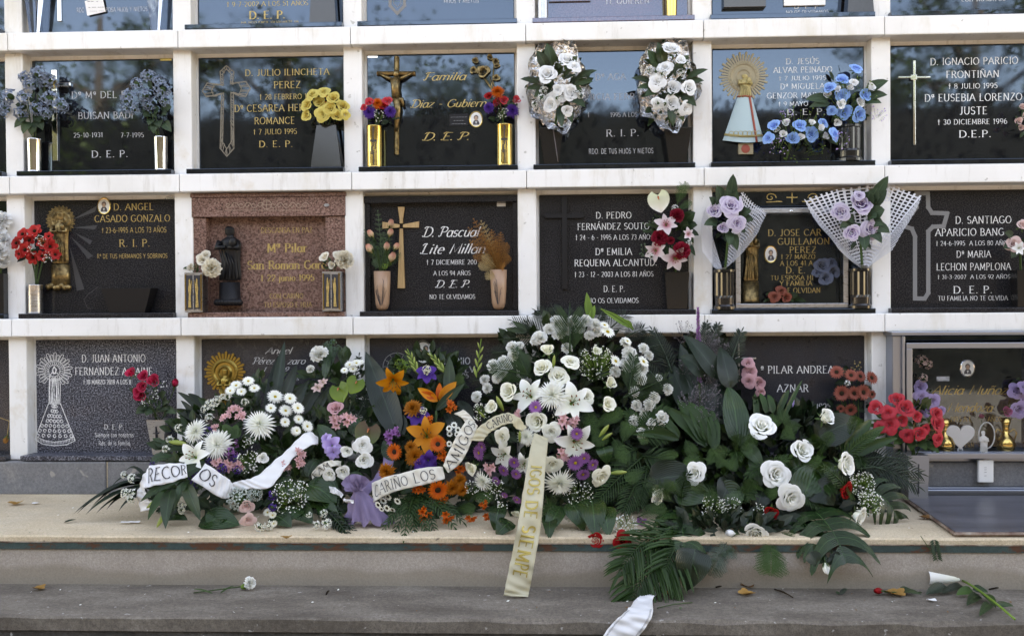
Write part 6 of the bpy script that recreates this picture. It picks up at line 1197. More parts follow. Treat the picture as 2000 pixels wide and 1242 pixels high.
def lf(o, K, a, b, w_, m='leaf', dy=0.0, sag=None, prof=lanc, face=None, fold=.25, s=3.0, name='leaf', vary=.0, dyb=None):
    return leaf(o, PW(K, *a, dy), PW(K, *b, dy if dyb is None else dyb), w_ / s / 440, m, sag, face, prof, fold, name, 9, vary)
AG = 'funeral flower arrangements on the platform'
M['rib_w'] = petal('white_satin_ribbon', (.84, .84, .84), (.86, .86, .86), .4, .25, .02); M['rib_c'] = petal('cream_satin_ribbon', (.78, .74, .64), (.80, .76, .66), .4, .25, .02); M['rib_g'] = petal('sheer_gold_ribbon', (.70, .65, .48), (.74, .69, .52), .3, .4, .02); M['rib_l'] = petal('lilac_organza', (.27, .21, .36), (.34, .27, .44), .5, .4, .02); M['goldfoil'] = mat('gold_foil_print', (.42, .31, .08), .35, .4)
# 1 --- left spray
A = empty('funeral_spray', WZ(420, 1000, 0), 'low white and pink funeral spray with a wide white ribbon, leftmost arrangement', 'flower arrangement', AG); cx, cy = 430, 900
fa(A, K2, S2, 'ddaisy', 'white', ((980, 335, 42), (1050, 310, 40), (1085, 350, 36), (945, 365, 34), (1010, 370, 34), (1205, 400, 52), (1290, 410, 44), (1265, 480, 44), (1335, 465, 44), (1180, 465, 36), (1340, 530, 34), (1262, 545, 34), (1390, 570, 42), (1320, 598, 32), (1160, 1065, 28), (1190, 1080, 26), (1195, 1130, 26), (1330, 595, 30)), cx, cy)
fa(A, K2, S2, 'wax', 'white', ((830, 440, 30), (870, 420, 28), (905, 408, 28), (800, 470, 26), (825, 520, 26), (850, 455, 26), (650, 580, 26), (600, 645, 26), (575, 700, 24), (380, 868, 30), (335, 850, 24), (345, 955, 34), (385, 955, 30), (375, 985, 28), (668, 1020, 28), (670, 1050, 28), (1120, 1145, 34), (1170, 1140, 30), (930, 400, 24), (712, 975, 18), (1500, 1130, 34), (1440, 1135, 26), (1485, 1070, 24), (1400, 1080, 18), (1030, 430, 24)), cx, cy)
fa(A, K2, S2, 'spider', 'white', ((1115, 562, 88), (752, 600, 74), (872, 680, 90)), cx, cy, .09)
fa(A, K2, S2, 'alstro', 'pink', ((970, 480, 52), (918, 520, 40), (1005, 510, 40), (945, 790, 50), (870, 785, 42), (990, 800, 40), (1340, 735, 50), (1345, 775, 42), (1268, 795, 40), (855, 575, 30)), cx, cy, .085); fa(A, K2, S2, 'bud', 'palepink', ((625, 960, 42),), cx, cy)
fa(A, K2, S2, 'wax', 'violet', ((815, 600, 32), (900, 812, 30), (978, 760, 30), (730, 850, 34), (985, 820, 26), (1190, 968, 30), (1190, 1035, 26), (780, 605, 24), (500, 790, 20), (740, 905, 28), (820, 770, 20)), cx, cy, .08)
fa(A, K2, S2, 'lily', 'white', ((735, 745, 100),), cx, cy, .10); fa(A, K2, S2, 'tight', 'white', ((1132, 752, 40),), cx, cy); fa(A, K2, S2, 'floret', 'hyd', ((1000, 985, 75), (1090, 960, 45)), cx, cy, .06); fa(A, K2, S2, 'rose', 'palepink', ((1040, 1030, 52), (1048, 1110, 48)), cx, cy, .085)
fa(A, K2, S2, 'wax', 'purple', ((965, 670, 34), (940, 720, 34), (960, 735, 30)), cx, cy)
for (x, y, l, d) in ((640, 663, 58, (1, -.3, -.05)), (515, 1000, 56, (-.6, -.4, -.5)), (552, 1098, 52, (-.35, -.4, -.8))): px, py = K2(x, y); put('lily_bud', fmesh('lbud', 'greenbud'), A, W(px, py, YD(py) - .09), aim(d), l / S2 / 440 * 1.0)
gy = [(1050, 775, 70, 80), (1285, 975, 100, 110), (1340, 950, 70, 50), (1050, 660, 40, 24)]
for x, y, r, n in gy: px, py = K2(x, y); gyps(A, px, py, YD(py) - .08, r / S2, n, 'white', .0034)
for i, (a, b2, w_) in enumerate((((450, 880), (60, 1072), 22), ((450, 900), (40, 1075), 20), ((460, 930), (110, 1078), 24), ((470, 950), (170, 1072), 20), ((440, 870), (250, 930), 14), ((450, 860), (330, 840), 12), ((460, 960), (230, 1050), 22), ((480, 990), (300, 1060), 22), ((450, 890), (140, 1040), 18), ((440, 900), (210, 985), 16))): lf(A, K2, a, b2, w_, 'deep', .0, (0, 0, .06), strap, (0, -.3, 1), .35, S2, 'strap_leaf')
for a, b2, w_, m in (((800, 790), (425, 1005), 40, 'leaf'), ((690, 840), (500, 960), 26, 'leaf'), ((610, 925), (572, 1160), 36, 'leaf'), ((600, 930), (470, 1110), 26, 'palm'), ((685, 900), (775, 1115), 34, 'leaf'), ((700, 880), (620, 1060), 22, 'leaf'), ((660, 880), (560, 900), 22, 'palm')): lf(A, K2, a, b2, w_, m, -.10, (0, -.02, .03), lanc, (0, -.8, .6), .3, S2, 'lily_leaf', 0, -.10)
for a, b2, w_ in (((780, 1100), (1000, 1140), 75), ((900, 1080), (820, 1150), 60), ((1200, 1080), (1300, 1150), 55), ((1340, 1060), (1420, 1130), 50), ((560, 1080), (700, 1110), 40), ((1400, 900), (1560, 1010), 90), ((1300, 880), (1340, 1010), 50), ((1250, 860), (1280, 980), 46), ((480, 780), (620, 740), 34), ((1360, 1040), (1280, 1120), 46)): lf(A, K2, a, b2, w_, 'mon', -.02, (0, -.02, .02), ovate, (0, -.6, .8), .15, S2)
for a, b2, w_ in (((1190, 520), (1260, 80), 30), ((1150, 500), (1230, 150), 26), ((1240, 480), (1330, 210), 30), ((1100, 450), (1080, 260), 24), ((1270, 560), (1400, 300), 28), ((1360, 500), (1480, 310), 30), ((1300, 450), (1370, 330), 26), ((820, 480), (700, 380), 20), ((830, 520), (640, 370), 20), ((800, 560), (620, 470), 24), ((760, 540), (660, 420), 16), ((1400, 560), (1530, 330), 24)): lf(A, K2, a, b2, w_, 'deep', .06, (0, 0, .02), strap, (.2, -1, .1), .4, S2, 'sword_leaf', 0, .04)
for a, b2 in (((960, 640), (900, 560)), ((960, 640), (1010, 590)), ((965, 640), (980, 560)), ((940, 620), (880, 620))): lf(A, K2, a, b2, 28, 'fern', -.09, (0, 0, .01), lanc, None, .2, S2)
for (a, b2) in (((1480, 1010), (1670, 1190)), ((1470, 1030), (1640, 1215)), ((1450, 1020), (1580, 1180))): frond(A, PW(K2, *a), PW(K2, *b2, -.02), .045, 'deep', (0, 0, .02), (0, -.7, .7), 14, .004)
greens(A, [(450, 880, 130, 90, -.30), (400, 960, 120, 55, -.42), (560, 930, 90, 80, -.38), (520, 790, 80, 50, -.2), (600, 990, 60, 40, -.45)], 900, 'leaf', .055)
q = lambda *p: tuple(K2(*p[:2])) + tuple(K2(*p[2:4])) + (p[4], p[5])
ribbon(A, [q(432, 1062, 545, 1034, -.53, -.55), q(408, 985, 500, 1010, -.50, -.56), q(418, 915, 470, 985, -.49, -.57), q(455, 835, 450, 930, -.50, -.58), q(490, 795, 478, 920, -.52, -.58), q(590, 785, 600, 893, -.53, -.57), q(690, 780, 700, 862, -.52, -.56)], M['rib_w'], 'ribbon', [("RECOR", 3.85, 5.95, .16, .78, 'serif', M['dkt'], 0)])
ribbon(A, [q(800, 782, 722, 880, -.52, -.56), q(850, 812, 790, 918, -.54, -.57), q(900, 850, 850, 960, -.54, -.57), q(945, 880, 905, 985, -.53, -.56), q(965, 930, 935, 985, -.52, -.54)], M['rib_w'], 'ribbon', [("OS", .35, 1.75, .2, .75, 'serif', M['dkt'], 0)])
ribbon(A, [q(945, 900, 965, 945, -.52, -.53), q(1010, 880, 1060, 930, -.53, -.54), q(1085, 862, 1178, 920, -.52, -.55), q(1200, 770, 1260, 815, -.47, -.5), q(1300, 680, 1350, 715, -.43, -.45), q(1385, 603, 1440, 672, -.38, -.40), q(1455, 632, 1450, 680, -.33, -.35)], M['rib_w'])
# 2 --- white roses and anthuriums with lilac bow
A = empty('rose_arrangement', WZ(670, 1010, 0), 'small arrangement of white roses and green anthuriums tied with a lilac bow', 'flower arrangement', AG); cx, cy = 670, 860
fa(A, K3, S3, 'rose', 'white', ((320, 678, 58), (330, 765, 60), (205, 835, 48), (130, 848, 46)), cx, cy, .09); fa(A, K3, S3, 'tight', 'white', ((228, 715, 42),), cx, cy, .08); fa(A, K3, S3, 'carn', 'white', ((70, 157, 56), (20, 240, 26)), cx, cy, .03); fa(A, K3, S3, 'ddaisy', 'white', ((245, 215, 34), (285, 205, 34), (215, 247, 26), (265, 240, 30), (310, 200, 24)), cx, cy, .03); fa(A, K3, S3, 'rose', 'pink', ((165, 465, 54),), cx, cy, .07); fa(A, K3, S3, 'alstro', 'pink', ((165, 545, 56), (240, 525, 52)), cx, cy, .07)
for (x, y, r, c_, d, sp) in ((188, 372, 62, 'antg', (-.3, -1, .5), .5), (275, 330, 56, 'antg', (.3, -1, .55), -.5), (345, 615, 78, 'antd', (.2, -1, .6), -.3)): px, py = K3(x, y); flower(A, 'heart', c_, px, py, YD(py) - .05, r / S3, d, sp)
fa(A, K3, S3, 'star', 'palepink', ((60, 345, 36), (90, 315, 30)), cx, cy, .02); fa(A, K3, S3, 'iris', 'lilac', ((140, 680, 60), (150, 720, 45), (110, 640, 36)), cx, cy, .06)
for a, b2, w_ in (((100, 300), (140, 70), 26), ((110, 260), (180, 110), 20), ((170, 700), (60, 560), 40), ((260, 620), (300, 520), 36), ((200, 640), (210, 590), 28), ((250, 900), (330, 860), 40), ((0, 900), (180, 1040), 100), ((60, 980), (200, 1180), 44), ((100, 1040), (260, 1190), 30), ((150, 1050), (220, 1220), 30), ((0, 860), (60, 760), 34)): lf(A, K3, a, b2, w_, 'mon', .0, (0, -.01, .02), lanc, (0, -.8, .5), .2, S3)
for a, b2 in (((230, 560), (300, 160)), ((250, 600), (360, 380)), ((200, 500), (330, 330)), ((300, 760), (420, 560))): frond(A, PW(K3, *a, .05), PW(K3, *b2, .05), .05, 'deep', (0, 0, .01), (0, -1, .2), 18, .003)
for x, y in ((120, 100), (160, 130), (150, 85), (180, 120), (130, 125), (105, 110)): px, py = K3(x, y); flower(A, 'wax', 'euca', px, py, YD(py), 22 / S3)
b = MB(); c = PW(K3, 280, 1015, -.08)                       # gathered lilac fabric
n = 48; rows = []; fo = [ru(.6, 1.3) for _ in range(n)]
for j in range(10):
    v = j / 9; row = []
    for i in range(n + 1):
        an = 2 * math.pi * i / n; k = fo[i % n]; r = (.012 + .062 * v ** .75) * (1 + (.30 * v) * math.sin(9 * an + 3 * v) * k + .12 * math.sin(23 * an + 5 * v))
        row.append(Vector((c.x + .012 + r * math.cos(an) * 1.0 + .035 * v, c.y + r * math.sin(an) * .55, max(.005, c.z + .055 - .125 * v * (1 - .10 * math.sin(9 * an + 1) * k)))))
    rows.append(row)
b.grid(rows)
for k in range(8):
    an = k * .8 - .3; d_ = Vector((math.cos(an) * .6 - .25, -.25 * abs(math.sin(an)), .35 + .65 * abs(math.sin(an)))).normalized(); sd_ = d_.cross(Vector((0, -1, .1))).normalized(); L_ = ru(.045, .075)
    b.grid([[c + Vector((.012, -.005, .05)) + d_ * (L_ * t) + sd_ * (s * (.006 + .022 * t * (1.2 - t * .5))) + Vector((0, -.014 * math.sin(3 * t) * abs(s) - .006 * math.sin(7 * t + k), .004 * math.sin(8 * t + s * 2))) for s in (-1, -.5, 0, .5, 1)] for t in (0, .2, .4, .6, .8, 1)])
part('lilac_bow', b, M['rib_l'], A, True)
q = lambda *p: tuple(K3(*p[:2])) + tuple(K3(*p[2:4])) + (p[4], p[5])
ribbon(A, [q(285, 940, 330, 985, -.55, -.56), q(370, 880, 410, 900, -.48, -.5), q(430, 800, 480, 830, -.42, -.44), q(440, 750, 500, 770, -.36, -.38)], M['rib_l'], 'lilac_tail'); ribbon(A, [q(20, 850, 45, 890, -.43, -.44), q(70, 790, 100, 835, -.45, -.46), q(140, 765, 150, 800, -.45, -.46), q(195, 770, 200, 805, -.42, -.43)], M['rib_c'], 'ribbon', [("FAM", .25, 1.7, .2, .8, 'thin', M['dkt'], 0)])
ribbon(A, [q(130, 915, 130, 950, -.5, -.51), q(165, 925, 175, 965, -.53, -.54), q(210, 960, 200, 985, -.54, -.55)], M['rib_w'], 'white_tag'); ribbon(A, [q(210, 985, 212, 1003, -.60, -.60), q(268, 995, 268, 1013, -.61, -.61)], M['rib_w'], 'white_tag')
greens(A, [(660, 860, 75, 75, -.28), (650, 960, 60, 50, -.42), (660, 760, 60, 60, -.16)], 500, 'leaf', .05)
# 3 --- orange arrangement
A = empty('orange_arrangement', WZ(830, 1010, 0), 'orange lily, gerbera and bird of paradise arrangement with lettered cream ribbon', 'flower arrangement', AG); cx, cy = 825, 860
fa(A, K3, S3, 'lily', 'orange', ((690, 622, 114),), cx, cy, .10)
px, py = K3(495, 310); flower(A, 'lily', 'orange', px, py, YD(py) - .06, 92 / S3, (.1, -.8, -.45)); fa(A, K3, S3, 'iris', 'violet', ((690, 265, 66), (640, 510, 66), (700, 768, 60), (620, 500, 40), (650, 790, 40)), cx, cy, .06); fa(A, K3, S3, 'wax', 'cream', ((690, 240, 26), (690, 255, 20), (672, 480, 22)), cx, cy, .08)
fa(A, K3, S3, 'gerb', 'orangered', ((505, 716, 54), (755, 672, 54), (755, 935, 66)), cx, cy, .10); fa(A, K3, S3, 'pompon', 'rust', ((612, 468, 58), (625, 742, 64), (465, 830, 58), (835, 920, 54), (880, 878, 44), (893, 935, 40), (600, 690, 40)), cx, cy, .08); fa(A, K3, S3, 'alstro', 'orangered', ((825, 455, 46), (645, 930, 46), (680, 1085, 54), (665, 1060, 40), (800, 1092, 54), (945, 1095, 42), (1045, 1085, 42), (785, 740, 40), (780, 990, 40), (1020, 1020, 34), (880, 810, 44), (700, 530, 34)), cx, cy, .07); fa(A, K3, S3, 'alstro', 'purple', ((490, 628, 56), (520, 600, 36)), cx, cy, .05)
fa(A, K3, S3, 'eye', 'white', ((820, 582, 22), (848, 562, 22), (870, 590, 22), (822, 612, 20), (865, 615, 18), (820, 670, 20), (410, 1022, 26), (440, 998, 26), (467, 975, 26), (461, 1040, 26), (492, 1050, 22), (522, 1000, 26), (430, 1046, 20), (415, 975, 20)), cx, cy, .09)
S_ = lambda a, b2, w_, m, dy=-.04: lf(A, K3, a, b2, w_, m, dy, (0, -.01, .005), lanc, (0, -1, .1), .5, S3, 'strelitzia_bract')
for a, b2, w_, m in (((755, 425), (638, 348), 26, 'orange'), ((752, 415), (650, 372), 22, 'orangered'), ((762, 415), (766, 318), 18, 'orangered'), ((762, 425), (862, 312), 30, 'orange'), ((765, 420), (820, 350), 20, 'orange'), ((740, 480), (910, 322), 26, 'leaf')): S_(a, b2, w_, m)
stemlet(A, PW(K3, 745, 480, -.04), PW(K3, 740, 700, .02), .005, 'stem')
for a, b2, w_, m in (((530, 640), (338, 140), 76, 'deep'), ((820, 420), (822, 165), 34, 'leaf'), ((900, 640), (780, 430), 40, 'deep'), ((560, 620), (480, 470), 50, 'deep'), ((500, 780), (440, 650), 40, 'mon'), ((640, 440), (580, 400), 60, 'mon'), ((700, 420), (620, 330), 50, 'leaf'), ((640, 1000), (640, 1180), 30, 'leaf'), ((950, 540), (870, 420), 40, 'deep'), ((620, 880), (540, 960), 40, 'leaf')): lf(A, K3, a, b2, w_, m, .02, (0, 0, .01), lanc, (.1, -1, .1), .35, S3)
for a, b2 in (((640, 262), (578, 122)), ((800, 262), (706, 138)), ((978, 290), (1005, 65))):
    a_, b_2 = PW(K3, *a, .02), PW(K3, *b2, .02); stemlet(A, a_, b_2, .0022, 'lime', 'gladiolus_stem')
    for j in range(7):
        p = a_.lerp(b_2, .15 + .8 * j / 7); put('gladiolus_bud', fmesh('lbud', 'greenbud'), A, p + Vector((.008 * (1 if j % 2 else -1), -.004, 0)), aim((b_2 - a_).normalized() + Vector((.35 * (1 if j % 2 else -1), -.2, 0))), .026 - .0018 * j)
fa(A, K3, S3, 'wax', 'lime', ((540, 215, 40), (560, 230, 34)), cx, cy, .02)
for b2 in ((440, 1160), (500, 1190), (560, 1215), (620, 1190), (690, 1180), (735, 1170), (480, 1120), (850, 1150), (900, 1120)): frond(A, PW(K3, 620 + ru(-30, 60), 960, -.02), PW(K3, *b2, -.03), .05, 'palm', (0, -.03, .05), (0, -.6, .8), 14, .0035, .9, .2)
for a, b2 in (((960, 1010), (1000, 930)), ((1010, 1000), (1050, 960)), ((930, 1000), (920, 960)), ((860, 1040), (960, 1060)), ((840, 330), (900, 290))): fern(A, PW(K3, *a, .0), PW(K3, *b2, -.04), .03, 'fern')
q = lambda *p: tuple(K3(*p[:2])) + tuple(K3(*p[2:4])) + (p[4], p[5])
ribbon(A, [q(374, 895, 378, 1012, -.55, -.58), q(450, 862, 470, 958, -.56, -.58), q(560, 835, 585, 925, -.55, -.57), q(680, 806, 700, 900, -.53, -.55), q(785, 802, 795, 872, -.50, -.52)], M['rib_c'], 'ribbon', [("CARIÑO", .25, 2.05, .22, .82, 'thin', M['dkt'], 0), ("LOS", 2.35, 3.4, .2, .8, 'thin', M['dkt'], 0)])
ribbon(A, [q(785, 795, 815, 838, -.505, -.515), q(815, 720, 890, 775, -.50, -.51), q(855, 640, 935, 690, -.49, -.50), q(905, 555, 970, 605, -.47, -.48), q(940, 515, 985, 565, -.44, -.45)], M['rib_c'], 'ribbon', [("AMIGOS", .3, 3.6, .2, .8, 'thin', M['dkt'], 0)])
greens(A, [(820, 850, 85, 90, -.28), (830, 990, 95, 35, -.46), (830, 740, 70, 50, -.14)], 800, 'leaf', .05)
# 4 --- central wreath
A = empty('white_wreath', WZ(1090, 1010, 0), 'tall white rose and lily wreath with palm fans and a hanging gold ribbon', 'flower arrangement', AG); cx, cy = 1090, 800
fa(A, K4, S4, 'carn', 'white', ((720, 420, 66), (690, 440, 50), (500, 492, 54), (860, 300, 70), (920, 360, 60), (1000, 285, 60), (1090, 285, 60), (1165, 310, 55), (1410, 455, 50), (1440, 550, 70), (1555, 505, 50), (1420, 640, 66), (1540, 665, 60), (280, 755, 46), (300, 820, 46), (215, 890, 50), (1530, 745, 60), (1600, 960, 60), (1560, 1030, 56), (1700, 1065, 66), (350, 645, 60), (430, 610, 56), (510, 560, 54), (1480, 1090, 60), (870, 390, 55), (1180, 370, 50), (940, 500, 50), (420, 700, 50), (1750, 830, 50), (1680, 740, 34), (1600, 560, 44), (560, 480, 40), (1640, 900, 55), (1500, 960, 50), (1620, 1120, 60), (1540, 1180, 55), (1330, 690, 50), (1480, 850, 50), (1040, 340, 55), (960, 300, 55), (1120, 400, 45), (800, 350, 55), (460, 650, 50), (380, 740, 50)), cx, cy, .0)
fa(A, K4, S4, 'daisy', 'white', ((1270, 365, 66), (1245, 310, 44), (1335, 602, 58), (1560, 605, 58), (1430, 440, 40)), cx, cy, .05)
fa(A, K4, S4, 'rose', 'cream', ((970, 605, 80), (740, 655, 92), (875, 722, 98), (470, 845, 96), (330, 970, 70), (1275, 950, 80), (700, 1088, 104), (815, 1175, 84), (415, 1215, 80), (1100, 890, 72)), cx, cy, .09); fa(A, K4, S4, 'tight', 'cream', ((785, 512, 76), (1295, 780, 72), (1180, 520, 55)), cx, cy, .07)
fa(A, K4, S4, 'lily', 'white', ((640, 880, 150), (985, 935, 165)), cx, cy, .10); fa(A, K4, S4, 'spider', 'white', ((825, 882, 128),), cx, cy, .12); fa(A, K4, S4, 'ddaisy', 'purple', ((690, 975, 66), (1020, 1188, 60)), cx, cy, .11); fa(A, K4, S4, 'alstro', 'pink', ((905, 1095, 82), (1005, 1090, 56), (550, 1030, 50)), cx, cy, .10)
for (x, y, l, d) in ((835, 605, 52, (.1, -.3, 1)), (400, 945, 66, (-.35, -.3, .8)), (1240, 1165, 62, (.5, -.3, .7)), (1265, 1210, 50, (.6, -.3, .5)), (255, 1035, 38, (-.5, -.4, .6)), (560, 1210, 46, (0, -.4, 1))): px, py = K4(x, y); put('lily_bud', fmesh('lbud', 'greenbud'), A, W(px, py, YD(py) - .12), aim(d), l / S4 / 420)
fa(A, K5, S5, 'rose', 'cream', ((535, 342, 56), (790, 405, 64), (110, 362, 52)), cx, cy, .10); fa(A, K5, S5, 'rose', 'white', ((1090, 505, 54),), cx, cy, .05); fa(A, K5, S5, 'tight', 'cream', ((345, 600, 32),), cx, cy, .05); fa(A, K5, S5, 'spider', 'white', ((570, 428, 80), (175, 425, 58), (400, 195, 50)), cx, cy, .10)
fa(A, K5, S5, 'lily', 'white', ((655, 225, 105), (280, 290, 75), (385, 340, 62)), cx, cy, .09); fa(A, K5, S5, 'ddaisy', 'purple', ((655, 332, 50), (700, 308, 40), (745, 342, 40), (695, 392, 42), (150, 280, 46), (280, 372, 38), (335, 330, 38), (240, 425, 30), (345, 390, 34), (350, 525, 30), (285, 500, 22), (1008, 640, 32), (165, 250, 36), (575, 215, 30)), cx, cy, .09); fa(A, K5, S5, 'alstro', 'pink', ((590, 290, 46), (215, 365, 52)), cx, cy, .10)
for (x, y, l, d) in ((880, 383, 42, (1, -.4, .15)),): px, py = K5(x, y); put('lily_bud', fmesh('lbud', 'greenbud'), A, W(px, py, YD(py) - .10), aim(d), l / S5 / 430)
for K, s, x, y, r, n in ((K4, S4, 1180, 620, 150, 170), (K4, S4, 880, 1010, 70, 60), (K4, S4, 250, 1010, 75, 60), (K5, S5, 230, 470, 60, 80), (K5, S5, 680, 495, 70, 90), (K5, S5, 110, 460, 40, 40), (K5, S5, 925, 665, 60, 80), (K5, S5, 270, 560, 30, 30)): px, py = K(x, y); gyps(A, px, py, YD(py) - .07, r / s, n, 'white', .0030)
F4 = lambda a, b2, ll, dy=-.03, m='palm', n=22, **k: frond(A, PW(K4, *a, dy), PW(K4, *b2, dy), ll, m, (0, -.02, .01), (0, -1, .1), n, .0019, **k)
F4((965, 560), (965, 255), .135, -.05, sweep=1.25, droop=.0, taper=.35); F4((640, 720), (330, 660), .075, -.06, sweep=.7, droop=.0); F4((1400, 900), (1750, 745), .085, -.10, sweep=.8, droop=.05); F4((1440, 860), (1480, 560), .075, -.06, sweep=1.1, droop=.0); F4((640, 740), (520, 500), .06, -.05, sweep=1.0, droop=0.0)
for a, b2, ll in (((800, 400), (500, 275), .07), ((760, 420), (430, 420), .08), ((860, 330), (700, 200), .07), ((900, 320), (830, 170), .06), ((1050, 330), (1080, 180), .06), ((1150, 330), (1230, 200), .07), ((1250, 380), (1420, 230), .08), ((1400, 420), (1560, 340), .07), ((1500, 520), (1720, 470), .08), ((1560, 620), (1800, 600), .09), ((600, 520), (330, 540), .07), ((480, 620), (270, 640), .06), ((420, 760), (180, 760), .05), ((700, 350), (560, 330), .06), ((960, 330), (955, 190), .05)): F4(a, b2, ll, .05, 'deep', 16, droop=.05)
for a, b2, w_ in (((1130, 280), (1100, 45), 30), ((1130, 280), (1165, 150), 24), ((1120, 240), (1085, 120), 20), ((1480, 340), (1215, 180), 26), ((1470, 330), (1380, 260), 22), ((640, 640), (560, 540), 50), ((600, 700), (580, 560), 44), ((1490, 720), (1560, 680), 60), ((560, 720), (640, 690), 40), ((620, 360), (500, 280), 24), ((610, 370), (440, 340), 24)): lf(A, K4, a, b2, w_, 'lime' if a[1] < 345 else 'leaf', .0, (0, 0, .005), lanc, (0, -1, .2), .3, S4)
stemlet(A, PW(K4, 1480, 350, .0), PW(K4, 1215, 180, .0), .003, 'lime', 'gladiolus_stem', (0, 0, .02))
for a, b2 in (((700, 30), (760, 180)), ((760, 150), (900, 60)), ((740, 150), (800, 240)), ((900, 230), (940, 130)), ((560, 540), (480, 640)), ((500, 500), (540, 690)), ((640, 520), (640, 640)), ((850, 200), (920, 330)), ((120, 500), (200, 540)), ((980, 620), (1130, 570))): fern(A, PW(K5, *a, -.04), PW(K5, *b2, -.06), .035, 'fern')
for a, b2, ll in (((1010, 300), (780, 520), .09), ((1020, 350), (900, 600), .09), ((1040, 330), (990, 560), .07), ((980, 260), (860, 330), .07), ((1000, 200), (930, 60), .06), ((1010, 230), (1060, 40), .07), ((990, 120), (1150, 80), .09), ((960, 160), (1140, 180), .09), ((1000, 300), (1150, 330), .08), ((1010, 400), (1160, 480), .08)): frond(A, PW(K5, *a, .03), PW(K5, *b2, .0), ll, 'palm', (0, -.03, .02), (0, -.9, .4), 20, .0028, .8, .15)
for a, b2, w_ in (((640, 540), (700, 690), 55), ((740, 520), (760, 720), 60), ((800, 560), (830, 720), 50), ((580, 560), (500, 720), 40), ((260, 560), (230, 690), 40), ((320, 640), (240, 720), 40), ((520, 600), (520, 735), 34), ((800, 250), (820, 340), 40)): lf(A, K5, a, b2, w_, 'mon', -.05, (0, -.05, .03), ovate, (0, -.8, .5), .15, S5, 'aspidistra_leaf', 0, -.02)
fa(A, K5, S5, 'rose', 'red', ((760, 735, 52), (905, 745, 56), (985, 792, 34)), 1180, 1000, .0)
q = lambda *p: tuple(K5(*p[:2])) + tuple(K5(*p[2:4])) + (p[4], p[5])
ribbon(A, [q(440, 175, 512, 205, -.50, -.50), q(420, 250, 508, 260, -.58, -.58), q(398, 380, 496, 385, -.67, -.65), q(375, 520, 487, 525, -.73, -.755), q(348, 680, 470, 690, -.81, -.785), q(315, 850, 437, 875, -.815, -.84), q(290, 970, 418, 985, -.85, -.83), q(278, 1030, 407, 1035, -.855, -.85)], M['rib_g'], 'gold_ribbon', [("IGOS DE SIEMPE", 1.75, 5.5, .78, .22, 'bold', M['goldfoil'], 0)])
q4 = lambda *p: tuple(K4(*p[:2])) + tuple(K4(*p[2:4])) + (p[4], p[5])
ribbon(A, [q4(165, 1240, 265, 1250, -.50, -.51), q4(215, 1150, 290, 1205, -.49, -.51), q4(300, 1080, 345, 1160, -.49, -.51), q4(400, 1030, 420, 1120, -.48, -.50), q4(490, 1022, 490, 1105, -.47, -.49), q4(570, 1075, 540, 1150, -.44, -.46), q4(610, 1130, 590, 1170, -.40, -.42)], M['rib_g'], 'gold_ribbon', [("CARIÑO", 1.7, 4.1, .18, .8, 'serif', M['dkt'], 0)])
ribbon(A, [q4(30, 1030, 100, 990, -.42, -.42), q4(80, 1050, 150, 1030, -.44, -.44), q4(130, 1110, 200, 1090, -.45, -.45)], M['rib_c'], 'ribbon_loop')
greens(A, [(1090, 760, 140, 130, -.12), (1090, 900, 150, 70, -.30), (1060, 990, 150, 50, -.42), (1220, 830, 80, 110, -.16), (1240, 960, 70, 60, -.38)], 1500, 'leaf', .055)
# 5 --- right arrangement
A = empty('white_rose_arrangement', WZ(1500, 1010, 0), 'wide arrangement of white roses over monstera leaves, right of the wreath', 'flower arrangement', AG); cx, cy = 1500, 900
fa(A, K6, S6, 'rose', 'white', ((895, 720, 96), (1405, 955, 88), (980, 1015, 96), (1070, 1160, 94), (490, 1005, 76)), cx, cy, .10); fa(A, K6, S6, 'tight', 'white', ((1285, 665, 72), (1140, 870, 88)), cx, cy, .08); fa(A, K6, S6, 'rose', 'cream', ((265, 1145, 62),), cx, cy, .05)
fa(A, K7, S7, 'rose', 'white', ((872, 608, 86), (1515, 505, 76)), cx, cy, .05); px, py = K7(1312, 820); flower(A, 'bud', 'white', px, py, -.80, 46 / S7, (.1, -.4, -1)); px, py = K7(720, 605); flower(A, 'bud', 'silk', px, py, -.76, 44 / S7, (-.9, -.4, .2)); fa(A, K7, S7, 'rose', 'red', ((1435, 338, 66), (970, 476, 56)), cx, cy, .08); fa(A, K7, S7, 'rose', 'red', ((55, 650, 56), (150, 715, 30)), cx, cy, .0); fa(A, K7, S7, 'ddaisy', 'purple', ((165, 530, 40),), cx, cy, .02)
for x, y, r, n in ((610, 450, 80, 110), (720, 450, 70, 80), (1530, 300, 80, 150), (1580, 420, 80, 130), (60, 560, 70, 60), (890, 460, 40, 24)): px, py = K7(x, y); gyps(A, px, py, YD(py) - .06, r / S7, n, 'white', .0028)
def mo(K, a, b2, w_, s, dya=0.0, dyb=0.0, **k): return monstera(A, PW(K, *a, dya), PW(K, *b2, dyb), w_ / s / 440, 'mon', (0, -.04, .05), (0, -.9, .45), **k)
mo(K7, (1240, 470), (1440, 790), 230, S7, -.03, -.02); mo(K7, (400, 470), (440, 830), 170, S7, -.02, -.02); mo(K7, (1560, 330), (1760, 520), 150, S7, .0, .06, lobes=5); mo(K7, (1130, 500), (1290, 790), 120, S7, -.0, .0, lobes=5)
